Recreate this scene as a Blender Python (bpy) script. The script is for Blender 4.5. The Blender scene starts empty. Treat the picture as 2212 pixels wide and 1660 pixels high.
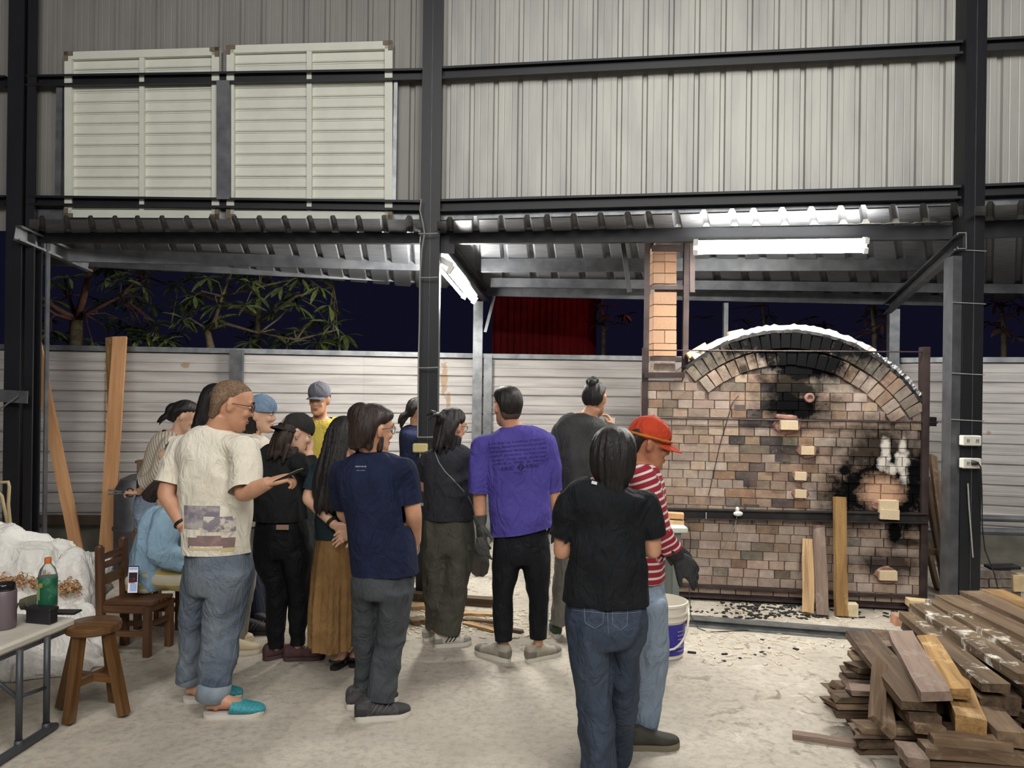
import bpy, bmesh, math, random
import numpy as np
from mathutils import Vector, Matrix, Quaternion, noise
from mathutils.bvhtree import BVHTree

SC = bpy.context.scene
COL = SC.collection
RNG = random.Random(11)
V = Vector
PI = math.pi

# ------------------------------------------------------------------ camera, world, light, exposure
FPX, CX, CY, CAMH, ROLL = 1660.0, 1106.0, 830.0, 1.70, 0.013
CR = V((math.cos(ROLL), 0, math.sin(ROLL)))
CU = V((-math.sin(ROLL), 0, math.cos(ROLL)))
CAMP = V((0, 0, CAMH))
cam = bpy.data.cameras.new('camera')
cam.lens = FPX / 2212 * 36.0
cam.sensor_width = 36.0
cam.clip_start = 0.05
cam_o = bpy.data.objects.new('camera', cam)
COL.objects.link(cam_o)
cm = Matrix.Identity(4)
for i in range(3):
    cm[i][0] = CR[i]; cm[i][1] = CU[i]; cm[i][2] = (0, -1, 0)[i]; cm[i][3] = CAMP[i]
cam_o.matrix_world = cm
SC.camera = cam_o

SC.view_settings.view_transform = 'Standard'
SC.view_settings.look = 'None'
SC.view_settings.gamma = 1.0
SC.view_settings.use_curve_mapping = False
SC.view_settings.exposure = 0.0
TUBE_POWER = 320.0          # emission of the fluorescent tubes
HALL_POWER = 170.0          # each hall lamp behind the photographer; also scales the added overhead fill

w = bpy.data.worlds.new('night')
SC.world = w
w.use_nodes = True
w.node_tree.nodes['Background'].inputs[0].default_value = (0.0045, 0.0045, 0.013, 1)
w.node_tree.nodes['Background'].inputs[1].default_value = 1.0


def area(name, loc, target, sx, sy, power, col=(1, 1, 1)):
    l = bpy.data.lights.new(name, 'AREA')
    l.shape = 'RECTANGLE'; l.size = sx; l.size_y = sy; l.energy = power; l.color = col
    o = bpy.data.objects.new(name, l); COL.objects.link(o)
    o.location = loc
    o.rotation_euler = (V(target) - V(loc)).to_track_quat('-Z', 'Y').to_euler()
    return o


area('hall_light', (-2.6, -1.4, 5.6), (-1.0, 4.5, 1.6), 1.6, 1.6, HALL_POWER * 0.7, (1.0, 0.97, 0.92))
area('hall_light', (2.4, -1.4, 5.6), (1.6, 5.5, 2.6), 1.6, 1.6, HALL_POWER * 0.95, (1.0, 0.97, 0.92))
area('hall_light', (0.3, 1.7, 5.9), (0.3, 2.1, 0), 2.4, 1.2, HALL_POWER * 0.45, (1.0, 0.97, 0.92))  # added overhead fill, no such fitting known; brightens the near floor
area('hall_light', (0.2, -4.0, 5.2), (0.2, 4.0, 1.2), 3.0, 1.6, HALL_POWER * 1.1, (1.0, 0.97, 0.93))


area('right_fence_fill', (4.75, 6.1, 2.72), (4.75, 6.3, 0), 1.2, .12, 26, (1.0, 0.98, 0.95))  # added fill light, no lamp known there; lifts the fence right of the kiln
_l = bpy.data.lights.new('red_yard_lamp', 'POINT'); _l.energy = 4.5; _l.color = (1.0, .16, .10); _l.shadow_soft_size = .15
_o = bpy.data.objects.new('red_yard_lamp', _l); COL.objects.link(_o); _o.location = (1.75, 11.0, 3.3)


# ------------------------------------------------------------------ places read off the picture
def ray(px, py):
    return CR * ((px - CX) / FPX) + CU * ((CY - py) / FPX) + V((0, 1, 0))


def P(px, py, Y):
    return CAMP + ray(px, py) * Y


def G(px, py, z=0.0):
    d = ray(px, py)
    return CAMP + d * ((z - CAMH) / d.z)


class Plane:
    """an upright plane through two plan points; at(px,py) meets the line of sight, off moves it away from the viewer"""
    def __init__(s, a, b):
        s.a = V((a.x, a.y, 0)); s.b = V((b.x, b.y, 0))
        s.t = (s.b - s.a).normalized()
        s.n = V((-s.t.y, s.t.x, 0))          # pointing away from the camera

    def at(s, px, py, off=0.0):
        d = ray(px, py)
        k = ((s.a + s.n * off) - CAMP).dot(s.n) / d.dot(s.n)
        return CAMP + d * k

    def s_of(s, p):
        return (V((p.x, p.y, 0)) - s.a).dot(s.t)

    def pt(s, u, z, off=0.0):
        p = s.a + s.t * u + s.n * off
        return V((p.x, p.y, z))


# ------------------------------------------------------------------ materials
def lin(c):
    def f(x):
        x = x / 255.0
        return x / 12.92 if x <= 0.04045 else ((x + 0.055) / 1.055) ** 2.4
    return (f(c[0]), f(c[1]), f(c[2]), 1.0)


class NT:
    def __init__(s, m):
        m.use_nodes = True
        s.t = m.node_tree
        s.b = s.t.nodes['Principled BSDF']

    def n(s, typ, **kw):
        nd = s.t.nodes.new(typ)
        for k, v in kw.items():
            setattr(nd, k, v)
        return nd

    def l(s, a, b):
        s.t.links.new(a, b)

    def coord(s, kind='Object', scale=None):
        if kind == 'World':
            o = s.n('ShaderNodeNewGeometry').outputs['Position']
        else:
            o = s.n('ShaderNodeTexCoord').outputs[kind]
        if scale is None:
            return o
        mp = s.n('ShaderNodeMapping')
        mp.inputs['Scale'].default_value = scale
        s.l(o, mp.inputs['Vector'])
        return mp.outputs[0]

    def noise(s, vec, scale, detail=3, rough=0.55, dist=0.0):
        nd = s.n('ShaderNodeTexNoise')
        nd.inputs['Scale'].default_value = scale
        nd.inputs['Detail'].default_value = detail
        nd.inputs['Roughness'].default_value = rough
        nd.inputs['Distortion'].default_value = dist
        s.l(vec, nd.inputs['Vector'])
        return nd.outputs['Fac']

    def ramp(s, fac, lo, hi):
        nd = s.n('ShaderNodeMapRange')
        nd.inputs['From Min'].default_value = lo
        nd.inputs['From Max'].default_value = hi
        s.l(fac, nd.inputs['Value'])
        return nd.outputs[0]

    def mix(s, fac, a, b):
        nd = s.n('ShaderNodeMix', data_type='RGBA')
        for sock, v in ((nd.inputs[0], fac), (nd.inputs[6], a), (nd.inputs[7], b)):
            if isinstance(v, (int, float)):
                sock.default_value = v
            elif isinstance(v, tuple):
                sock.default_value = v
            else:
                s.l(v, sock)
        return nd.outputs[2]

    def math(s, op, a, b=None):
        nd = s.n('ShaderNodeMath', operation=op)
        for sock, v in zip(nd.inputs, (a, b)):
            if v is None:
                continue
            if isinstance(v, (int, float)):
                sock.default_value = v
            else:
                s.l(v, sock)
        return nd.outputs[0]

    def bump(s, h, strength, dist=0.01):
        nd = s.n('ShaderNodeBump')
        nd.inputs['Strength'].default_value = strength
        nd.inputs['Distance'].default_value = dist
        s.l(h, nd.inputs['Height'])
        s.l(nd.outputs[0], s.b.inputs['Normal'])


MATS = {}


def mat(name, col, rough=0.6, metal=0.0, col2=None, scale=6.0, lo=0.4, hi=0.65, stretch=None, bump=0.0, bscale=60.0,
        bstretch=None, vary=0.0, coord='Object', emit=0.0, spec=None, trans=0.0, detail=4, bdist=0.004, sheen=0.0):
    """a procedural material: a colour, a second colour in noise patches, fine relief, and an optional per-object shift of lightness"""
    if name in MATS:
        return MATS[name]
    m = bpy.data.materials.new(name)
    t = NT(m)
    b = t.b
    c = lin(col)
    b.inputs['Roughness'].default_value = rough
    b.inputs['Metallic'].default_value = metal
    if spec is not None:
        b.inputs['Specular IOR Level'].default_value = spec
    if trans:
        b.inputs['Transmission Weight'].default_value = trans
    if sheen:
        b.inputs['Sheen Weight'].default_value = sheen
    out = None
    if col2 is not None:
        f = t.ramp(t.noise(t.coord(coord, stretch), scale, detail), lo, hi)
        out = t.mix(f, c, lin(col2))
    if vary:
        oi = t.n('ShaderNodeObjectInfo').outputs['Random']
        hv = t.n('ShaderNodeHueSaturation')
        if out is None:
            hv.inputs['Color'].default_value = c
        else:
            t.l(out, hv.inputs['Color'])
        t.l(t.math('ADD', t.math('MULTIPLY', oi, 2 * vary), 1.0 - vary), hv.inputs['Value'])
        t.l(t.math('ADD', t.math('MULTIPLY', t.math('FRACT', t.math('MULTIPLY', oi, 7.3)), 0.8 * vary), 1.0 - 0.4 * vary), hv.inputs['Saturation'])
        out = hv.outputs[0]
    if out is None:
        b.inputs['Base Color'].default_value = c
    else:
        t.l(out, b.inputs['Base Color'])
    if emit:
        b.inputs['Emission Color'].default_value = c
        b.inputs['Emission Strength'].default_value = emit
    if bump:
        t.bump(t.noise(t.coord(coord, bstretch or stretch), bscale, 4), bump, bdist)
    MATS[name] = m
    return m


# ------------------------------------------------------------------ mesh building
def frame_of(d, up=V((0, 0, 1))):
    z = d.normalized()
    x = up.cross(z)
    if x.length < 1e-4:
        x = V((1, 0, 0)).cross(z)
        if x.length < 1e-4:
            x = V((0, 1, 0)).cross(z)
    x.normalize()
    return x, z.cross(x), z


class MB:
    def __init__(s):
        s.v = []; s.f = []

    def add(s, vs, fs):
        o = len(s.v)
        s.v += [tuple(v) for v in vs]
        s.f += [tuple(i + o for i in f) for f in fs]
        return s

    def hexa(s, c):
        """8 corners: bottom ring 0..3, top ring 4..7"""
        return s.add(c, [(3, 2, 1, 0), (4, 5, 6, 7), (0, 1, 5, 4), (1, 2, 6, 5), (2, 3, 7, 6), (3, 0, 4, 7)])

    def box(s, c, size, rot=None, bevel=0.0):
        c = V(c); hx, hy, hz = size[0] / 2, size[1] / 2, size[2] / 2
        if bevel <= 0:
            pts = [V((x * hx, y * hy, z * hz)) for z in (-1, 1) for x, y in ((-1, -1), (1, -1), (1, 1), (-1, 1))]
            if rot is not None:
                pts = [rot @ p for p in pts]
            return s.hexa([c + p for p in pts])
        bm = bmesh.new()
        bmesh.ops.create_cube(bm, size=1)
        for v in bm.verts:
            v.co = V((v.co.x * 2 * hx, v.co.y * 2 * hy, v.co.z * 2 * hz))
        bmesh.ops.bevel(bm, geom=bm.edges[:], offset=min(bevel, hx * .95, hy * .95, hz * .95), segments=1, affect='EDGES', profile=0.5)
        bm.verts.index_update()
        vs = [(c + (rot @ v.co if rot is not None else v.co)) for v in bm.verts]
        fs = [[v.index for v in f.verts] for f in bm.faces]
        bm.free()
        return s.add(vs, fs)

    def bar(s, a, b, w, h, up=V((0, 0, 1)), bevel=0.0):
        """a bar from a to b, w across, h along up"""
        a, b = V(a), V(b)
        x, y, z = frame_of(b - a, V(up))
        m = Matrix((x, y, z)).transposed()
        return s.box((a + b) / 2, (w, h, (b - a).length), m, bevel)

    def prism(s, prof, a, b, up=V((0, 0, 1))):
        """a 2D outline (x across, y up) run from a to b"""
        a, b = V(a), V(b)
        x, y, z = frame_of(b - a, V(up))
        n = len(prof)
        vs = [a + x * p[0] + y * p[1] for p in prof] + [b + x * p[0] + y * p[1] for p in prof]
        fs = [(i, (i + 1) % n, n + (i + 1) % n, n + i) for i in range(n)]
        fs += [tuple(range(n - 1, -1, -1)), tuple(range(n, 2 * n))]
        return s.add(vs, fs)

    def channel(s, a, b, w, h, t=0.006, up=V((0, 0, 1)), flip=False):
        """C channel: web h tall, flanges w wide opening to +x (or -x with flip)"""
        k = -1 if flip else 1
        pr = [(0, -h / 2), (w, -h / 2), (w, -h / 2 + .018), (w - t, -h / 2 + .018), (w - t, -h / 2 + t), (t, -h / 2 + t), (t, h / 2 - t), (w - t, h / 2 - t),
              (w - t, h / 2 - .018), (w, h / 2 - .018), (w, h / 2), (0, h / 2)]
        pr = [(k * (x - w / 2), y) for x, y in pr]
        if flip:
            pr = pr[::-1]
        return s.prism(pr, a, b, up)

    def angle(s, a, b, w, t=0.006, up=V((0, 0, 1)), sx=1, sy=1):
        pr = [(0, 0), (w, 0), (w, t), (t, t), (t, w), (0, w)]
        pr = [(sx * x, sy * y) for x, y in pr]
        if sx * sy < 0:
            pr = pr[::-1]
        return s.prism(pr, a, b, up)

    def hbeam(s, a, b, w, h, tf=0.01, tw=0.008, up=V((0, 0, 1))):
        w2, h2, t2 = w / 2, h / 2, tw / 2
        pr = [(-w2, -h2), (w2, -h2), (w2, -h2 + tf), (t2, -h2 + tf), (t2, h2 - tf), (w2, h2 - tf), (w2, h2), (-w2, h2), (-w2, h2 - tf), (-t2, h2 - tf), (-t2, -h2 + tf), (-w2, -h2 + tf)]
        return s.prism(pr, a, b, up)

    def tube(s, pts, rad, n=10, cap=True):
        pts = [V(p) for p in pts]
        if not hasattr(rad, '__len__'):
            rad = [rad] * len(pts)
        vs, fs = [], []
        x = None
        for i, p in enumerate(pts):
            d = (pts[min(i + 1, len(pts) - 1)] - pts[max(i - 1, 0)])
            if d.length < 1e-9:
                d = V((0, 0, 1))
            d.normalize()
            if x is None:
                x, y, _ = frame_of(d)
            else:
                x = x - d * x.dot(d)
                if x.length < 1e-5:
                    x, y, _ = frame_of(d)
                x.normalize()
                y = d.cross(x)
            for k in range(n):
                a = 2 * PI * k / n
                vs.append(p + (x * math.cos(a) + y * math.sin(a)) * rad[i])
        for i in range(len(pts) - 1):
            for k in range(n):
                fs.append((i * n + k, i * n + (k + 1) % n, (i + 1) * n + (k + 1) % n, (i + 1) * n + k))
        if cap:
            fs.append(tuple(range(n - 1, -1, -1)))
            fs.append(tuple(range((len(pts) - 1) * n, len(pts) * n)))
        return s.add(vs, fs)

    def lathe(s, c, prof, n=24, axis=None):
        """profile of (radius, height) turned about the upright axis through c"""
        c = V(c)
        vs, fs = [], []
        R = axis if axis is not None else Matrix.Identity(3)
        for r, h in prof:
            for k in range(n):
                a = 2 * PI * k / n
                vs.append(c + R @ V((r * math.cos(a), r * math.sin(a), h)))
        for i in range(len(prof) - 1):
            for k in range(n):
                fs.append((i * n + k, i * n + (k + 1) % n, (i + 1) * n + (k + 1) % n, (i + 1) * n + k))
        if prof[0][0] > 1e-4:
            fs.append(tuple(range(n - 1, -1, -1)))
        if prof[-1][0] > 1e-4:
            fs.append(tuple(range((len(prof) - 1) * n, len(prof) * n)))
        return s.add(vs, fs)

    def ellipsoid(s, c, r, rot=None, nu=16, nv=10):
        c = V(c)
        vs, fs = [], []
        for j in range(1, nv):
            t = PI * j / nv
            for k in range(nu):
                a = 2 * PI * k / nu
                p = V((r[0] * math.sin(t) * math.cos(a), r[1] * math.sin(t) * math.sin(a), r[2] * math.cos(t)))
                vs.append(c + (rot @ p if rot is not None else p))
        top = len(vs); p = V((0, 0, r[2])); vs.append(c + (rot @ p if rot is not None else p))
        bot = len(vs); vs.append(c - (rot @ p if rot is not None else p))
        for j in range(nv - 2):
            for k in range(nu):
                fs.append((j * nu + k, (j + 1) * nu + k, (j + 1) * nu + (k + 1) % nu, j * nu + (k + 1) % nu))
        for k in range(nu):
            fs.append((top, k, (k + 1) % nu))
            fs.append((bot, (nv - 2) * nu + (k + 1) % nu, (nv - 2) * nu + k))
        return s.add(vs, fs)

    def loft(s, secs, n=20, sub=4, power=2.0):
        """secs: (centre, rx, ry, xdir, ydir): closed rings joined smoothly along the way"""
        C = np.array([list(q[0]) for q in secs], float)
        rx = np.array([q[1] for q in secs], float); ry = np.array([q[2] for q in secs], float)
        X = np.array([list(V(q[3]).normalized()) for q in secs], float)
        Yd = np.array([list(V(q[4]).normalized()) for q in secs], float)

        def cr(A, i, t):
            p0 = A[max(i - 1, 0)]; p1 = A[i]; p2 = A[i + 1]; p3 = A[min(i + 2, len(A) - 1)]
            return 0.5 * ((2 * p1) + (p2 - p0) * t + (2 * p0 - 5 * p1 + 4 * p2 - p3) * t * t + (3 * p1 - p0 - 3 * p2 + p3) * t ** 3)
        rings = []
        for i in range(len(secs) - 1):
            for k in range(sub):
                t = k / sub
                rings.append((cr(C, i, t), max(cr(rx, i, t), 1e-4), max(cr(ry, i, t), 1e-4), X[i] * (1 - t) + X[i + 1] * t, Yd[i] * (1 - t) + Yd[i + 1] * t))
        rings.append((C[-1], rx[-1], ry[-1], X[-1], Yd[-1]))
        vs, fs = [], []
        for c, a, b, x, y in rings:
            for k in range(n):
                th = 2 * PI * k / n
                ct, st = math.cos(th), math.sin(th)
                if power != 2.0:
                    ct = math.copysign(abs(ct) ** (2 / power), ct); st = math.copysign(abs(st) ** (2 / power), st)
                vs.append(tuple(c + x * (a * ct) + y * (b * st)))
        m = len(rings)
        for i in range(m - 1):
            for k in range(n):
                fs.append((i * n + k, i * n + (k + 1) % n, (i + 1) * n + (k + 1) % n, (i + 1) * n + k))
        fs.append(tuple(range(n - 1, -1, -1)))
        fs.append(tuple(range((m - 1) * n, m * n)))
        return s.add(vs, fs)

    def limb(s, pts, rad, n=16, sub=5, flat=1.0):
        """a smooth tapering limb through joints"""
        pts = [V(p) for p in pts]
        secs = []
        x = None
        for i, p in enumerate(pts):
            d = pts[min(i + 1, len(pts) - 1)] - pts[max(i - 1, 0)]
            d.normalize()
            if x is None:
                x, y, _ = frame_of(d, V((0, 1, 0.01)))
            else:
                x = x - d * x.dot(d); x.normalize(); y = d.cross(x)
            secs.append((p, rad[i], rad[i] * flat, x, y))
        return s.loft(secs, n, sub)

    def patch(s, A, B, C, D, prof, vsub=1, thick=0.0):
        """a ribbed sheet: corners A B along u at v=0, D C at v=1; prof of (u 0..1, offset along the normal)"""
        nrm = (B - A).cross(D - A).normalized()
        vs, fs = [], []
        m = len(prof)
        for j in range(vsub + 1):
            v = j / vsub
            for u, o in prof:
                p = A * (1 - u) * (1 - v) + B * u * (1 - v) + C * u * v + D * (1 - u) * v
                vs.append(p + nrm * o)
        for j in range(vsub):
            for i in range(m - 1):
                fs.append((j * m + i, j * m + i + 1, (j + 1) * m + i + 1, (j + 1) * m + i))
        return s.add(vs, fs)

    def mesh(s, name, mt=None, off=None, smooth=False):
        me = bpy.data.meshes.new(name)
        vs = s.v if off is None else [(x - off[0], y - off[1], z - off[2]) for x, y, z in s.v]
        me.from_pydata(vs, [], s.f)
        if smooth is True:
            me.polygons.foreach_set('use_smooth', [True] * len(me.polygons))
        elif smooth:
            me.polygons.foreach_set('use_smooth', [True] * len(me.polygons))
            me.set_sharp_from_angle(angle=smooth)
        if mt is not None:
            me.materials.append(mt)
        me.update()
        return me

    def build(s, name, mt, parent=None, smooth=False, local=False, label=None):
        off = None if (parent is None or local) else wloc(parent)
        return link(name, s.mesh(name, mt, off, smooth), parent, label)


def wloc(o):
    p = V((0, 0, 0))
    while o is not None:
        p += o.location
        o = o.parent
    return p


def link(name, me, parent=None, label=None):
    o = bpy.data.objects.new(name, me)
    COL.objects.link(o)
    if parent is not None:
        o.parent = parent
    if label:
        o['label'] = label
    return o


def thing(name, label, cat, loc, group=None):
    o = bpy.data.objects.new(name, None)
    COL.objects.link(o)
    o.location = loc
    o.empty_display_size = 0.1
    tag(o, label, cat, group)
    return o


def tag(o, label=None, cat=None, group=None, kind=None):
    if label: o['label'] = label
    if cat: o['category'] = cat
    if group: o['group'] = group
    if kind: o['kind'] = kind
    return o


def struct(name, mb, mt, smooth=False):
    return tag(mb.build(name, mt, None, smooth), kind='structure')


def copy_tree(o, parent=None):
    c = o.copy()
    COL.objects.link(c)
    if parent is not None:
        c.parent = parent
    for ch in list(o.children):
        copy_tree(ch, c)
    return c


def ribs(length, pitch, start=0.0, w=0.045, d=0.02, slope=0.010, up=1, mids=()):
    """profile of a sheet with trapezoid ribs, as (u, offset)"""
    pr = [(0.0, 0.0)]
    x = start
    while x < length:
        for a, o in ((x - w / 2, 0), (x - w / 2 + slope, d), (x + w / 2 - slope, d), (x + w / 2, 0)):
            if 0 < a < length:
                pr.append((a, o * up))
        for mrel in mids:
            for a, o in ((-0.005, 0), (0, 0.0012), (0.005, 0)):
                q = x + mrel * pitch + a
                if 0 < q < length:
                    pr.append((q, o * up))
        x += pitch
    pr.append((length, 0.0))
    return [(a / length, o) for a, o in pr]
# ------------------------------------------------------------------ the building: floor, cladding wall, frame, lean-to roof
M_BLACK = mat('black_steel_paint', (24, 26, 31), 0.5, 0.0, (36, 38, 43), 3.0, 0.45, 0.8, (1, 1, .4), 0.15, 40)
M_GALV = mat('galvanised_steel', (150, 153, 155), 0.42, 0.75, (112, 116, 120), 9.0, 0.35, 0.7, None, 0.1, 30)
M_GALVD = mat('dull_galvanised_steel', (112, 114, 118), 0.5, 0.6, (84, 86, 92), 7.0, 0.35, 0.7, None, 0.1, 30)
M_RUST = mat('brown_primer_steel', (74, 60, 58), 0.6, 0.3, (48, 38, 38), 9.0, 0.35, 0.7, None, 0.2, 60)
M_WIRE = mat('grey_wire', (150, 150, 148), 0.5)
M_DARKWIRE = mat('dark_wire', (36, 36, 38), 0.5)

# floor: pale dusty concrete with swept ash, stains and cracks
mf = bpy.data.materials.new('dusty_concrete')
t = NT(mf)
wc = t.coord('World')
base = t.mix(t.ramp(t.noise(wc, 1.3, 5, 0.6), .35, .68), lin((206, 198, 184)), lin((176, 168, 154)))
fine = t.mix(t.ramp(t.noise(wc, 22, 6, 0.7), .45, .75), base, lin((158, 150, 136)))
sp = t.noise(wc, 7, 6, 0.65, 1.5)
scr = t.ramp(sp, .56, .66)
y_sep = t.n('ShaderNodeSeparateXYZ'); t.l(wc, y_sep.inputs[0])
far = t.ramp(y_sep.outputs[1], 3.8, 5.2)
right = t.ramp(y_sep.outputs[0], 0.2, 1.6)
zone = t.math('MAXIMUM', far, right)
dirty = t.mix(t.math('MULTIPLY', t.math('MULTIPLY', scr, zone), .75), fine, lin((104, 90, 76)))
crumb = t.ramp(t.noise(wc, 48, 5, 0.7), .62, .70)
dirty = t.mix(t.math('MULTIPLY', t.math('MULTIPLY', crumb, zone), .55), dirty, lin((62, 54, 48)))
pale = t.ramp(t.noise(wc, 5.0, 5, 0.65, 1.2), .58, .70)
dirty = t.mix(t.math('MULTIPLY', t.math('MULTIPLY', pale, zone), .6), dirty, lin((232, 224, 210)))
t.l(dirty, t.b.inputs['Base Color'])
t.b.inputs['Roughness'].default_value = 0.72
t.bump(t.math('ADD', t.noise(wc, 26, 6, .65), t.math('MULTIPLY', sp, 0.8)), 0.35, 0.012)
fb = MB()
nx, ny = 40, 36
fx0, fx1, fy0, fy1 = -8.5, 9.5, -3.5, 8.9
fb.hexa([(fx0, fy0, -.12), (fx1, fy0, -.12), (fx1, fy1, -.12), (fx0, fy1, -.12), (fx0, fy0, 0), (fx1, fy0, 0), (fx1, fy1, 0), (fx0, fy1, 0)])
struct('floor', fb, mf)

# plan of the frame: three columns, two bays that meet at a slight angle
BL = Plane(P(45, 830, 6.30), P(926, 830, 6.10))
BR = Plane(P(926, 830, 6.10), P(2095, 830, 5.50))


def W(px, py, off=0.0):
    return (BL if px < 926 else BR).at(px, py, off)


# corrugated cladding above the lean-to: sheets lapped side by side
M_CLAD = mat('pale_grey_cladding', (186, 186, 180), 0.48, 0.25, (166, 166, 163), 2.2, 0.4, 0.7, (3, 3, .5), 0.12, 5, (9, 9, .3), spec=.35)
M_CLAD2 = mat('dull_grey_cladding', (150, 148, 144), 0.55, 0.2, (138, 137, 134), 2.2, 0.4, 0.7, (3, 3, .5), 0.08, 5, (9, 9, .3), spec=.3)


def clad(name, plane, u0, u1, z0, z1, m, pitch, nsheet, w):
    root = bpy.data.objects.new(name, None); COL.objects.link(root)
    root.location = plane.pt((u0 + u1) / 2, z0, 0.13)
    root['kind'] = 'structure'
    per = max(1, round((u1 - u0) / nsheet / pitch)) * pitch
    u = u0; k = 0
    while u < u1 - .02:
        e = min(u + per + 0.03, u1)
        b = MB()
        o = 0.13 + (0.004 if k % 2 else 0.0)
        # ribs fold away from the viewer
        b.patch(plane.pt(u, z0, o), plane.pt(e, z0, o), plane.pt(e, z1, o), plane.pt(u, z1, o), ribs(e - u, pitch, pitch / 2, w, 0.022, .010, -1, (.34, .66)))
        b.build('cladding_sheet', m, root)
        u += per; k += 1
    return root


zb = 2.93
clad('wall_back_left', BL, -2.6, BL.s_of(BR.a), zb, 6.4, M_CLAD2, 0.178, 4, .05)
clad('wall_back_right', BR, 0.0, (BR.b - BR.a).length + 3.9, zb, 6.4, M_CLAD, 0.196, 9, .046)

# columns
def upright(px, Y0, off_to, mb, w, d, z0=0.0, z1=6.4, dx=0.0, dy=0.0):
    p = P(px, 830, Y0)
    mb.box((p.x + dx, p.y + dy + d / 2, (z0 + z1) / 2), (w, d, z1 - z0))


def col_thing(name, px, Y, label, build):
    p = P(px, 830, Y)
    o = thing(name, label, 'column', (p.x, p.y, 0))
    o['kind'] = 'structure'
    build(o, p)
    return o


def bl(o, p):
    b = MB(); b.hbeam((p.x - .075, p.y + .12, 0), (p.x - .075, p.y + .12, 6.4), .13, .24, .012, .01, V((0, 1, 0))); b.build('flange_beam', M_BLACK, o)
    b = MB(); b.channel((p.x + .04, p.y + .09, 0), (p.x + .04, p.y + .09, 6.4), .07, .12, .006, V((0, 1, 0))); b.build('side_channel', M_BLACK, o)
    b = MB(); b.box((p.x + .10, p.y + .18, 3.2), (.012, .05, 6.4)); b.build('cladding_edge', M_GALVD, o)
    b = MB(); b.box((p.x - .075, p.y + .12, .01), (.26, .34, .02)); b.build('base_plate', M_BLACK, o)
    q = P(28, 857, 6.22)
    b = MB(); b.box(q, (.24, .008, .10), Matrix.Rotation(.04, 3, 'Y')); b.build('fixing_plate', M_GALV, o)
    b = MB(); b.tube([P(40, 855, 6.2), P(0, 884, 6.15), P(-40, 912, 6.1)], .007, 6); b.build('stay_rod', M_GALV, o)


def bc(o, p):
    for dx, nm in ((-.045, 'channel_half'), (.035, 'channel_half')):
        b = MB(); b.channel((p.x + dx, p.y + .07, 0), (p.x + dx, p.y + .07, 6.4), .075, .14, .006, V((0, 1, 0)), dx > 0); b.build(nm, M_BLACK, o)
    b = MB(); b.box((p.x - .005, p.y + .008, 3.2), (.004, .004, 6.4)); b.build('weld_seam', M_GALVD, o)
    b = MB(); b.box((p.x, p.y + .07, .01), (.26, .26, .02)); b.build('base_plate', M_BLACK, o)


def brr(o, p):
    for dx in (-.02, .055):
        b = MB(); b.channel((p.x + dx, p.y + .07, 0), (p.x + dx, p.y + .07, 6.4), .074, .14, .006, V((0, 1, 0)), dx > 0); b.build('channel_half', M_BLACK, o)
    b = MB(); b.box((p.x + .018, p.y - .002, 3.2), (.004, .006, 6.4)); b.build('weld_seam', M_GALVD, o)
    b = MB(); b.channel((p.x - .092, p.y + .07, 0), (p.x - .092, p.y + .07, 2.66), .065, .12, .005, V((0, 1, 0))); b.build('galvanised_post', M_GALVD, o, label='grey galvanised post strapped to the column')
    for py in (541, 655, 808, 908):
        z = P(2085, py, 5.5).z
        b = MB(); b.tube([(p.x - .13, p.y - .004, z + .004), (p.x - .05, p.y - .008, z), (p.x + .10, p.y - .008, z - .006), (p.x + .10, p.y + .06, z)], .004, 6); b.build('tie_wire', M_WIRE, o)
    b = MB(); b.box((p.x, p.y + .07, .01), (.30, .26, .02)); b.build('base_plate', M_BLACK, o)


col_thing('steel_column', 45, 6.30, 'wide black steel column at the end of the shuttered bay, by the plastic sacks', bl)
col_thing('steel_column', 926, 6.10, 'black steel column in mid hall with a junction box and wires tied on', bc)
col_thing('steel_column', 2095, 5.50, 'black steel column with white sockets beside the kiln', brr)

# girts across the bays
def girt(name, pl, a, b, h, d=.05):
    m = MB(); up = V((0, 0, 1))
    pa, pb = pl.at(*a, d / 2 + .03), pl.at(*b, d / 2 + .03)
    m.channel(pa, pb, d, h, .006, up, True)
    struct(name, m, M_BLACK)


girt('trim_1', BL, (60, 176), (912, 162), .092)
girt('trim_2', BL, (60, 434), (912, 445), .082)
girt('trim_3', BR, (946, 159.5), (2082, 104), .098)
girt('trim_4', BR, (946, 445), (2078, 416), .098)
girt('trim_5', BR, (2118, 99), (3000, 53), .092)
girt('trim_6', BR, (2114, 412), (3000, 378), .085)
girt('trim_7', BL, (-500, 189), (14, 177), .092)
girt('trim_8', BL, (-500, 434), (14, 434), .082)

# flashing strip where the lean-to meets the wall
for nm, pl, a, b in (('trim_9', BL, (62, 464), (906, 464)), ('trim_10', BR, (946, 464), (2072, 430)), ('trim_11', BR, (2112, 438), (3000, 400))):
    m = MB(); m.bar(pl.at(*a, .11), pl.at(*b, .11), .012, .09)
    struct(nm, m, M_GALV)

# lean-to roof sheets; ribs stand up, seen from below as slots
M_ROOF = mat('lean_to_sheet', (132, 134, 138), 0.42, 0.55, (104, 106, 112), 6, .4, .7, (1, 6, 1), 0.1, 12)


def roof(name, A, B, C, D, n, pitch):
    root = bpy.data.objects.new(name, None); COL.objects.link(root)
    root.location = (A + B) / 2
    root['kind'] = 'structure'
    Lw = (B - A).length
    for i in range(n):
        u0, u1 = i / n, min(1.0, (i + 1) / n + 0.01)
        b = MB()
        b.patch(A.lerp(B, u0), A.lerp(B, u1), D.lerp(C, u1), D.lerp(C, u0), ribs(Lw * (u1 - u0), pitch, pitch * .5, .06, .032, .016, 1), 2)
        b.build('roof_sheet', M_ROOF, root)


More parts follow.
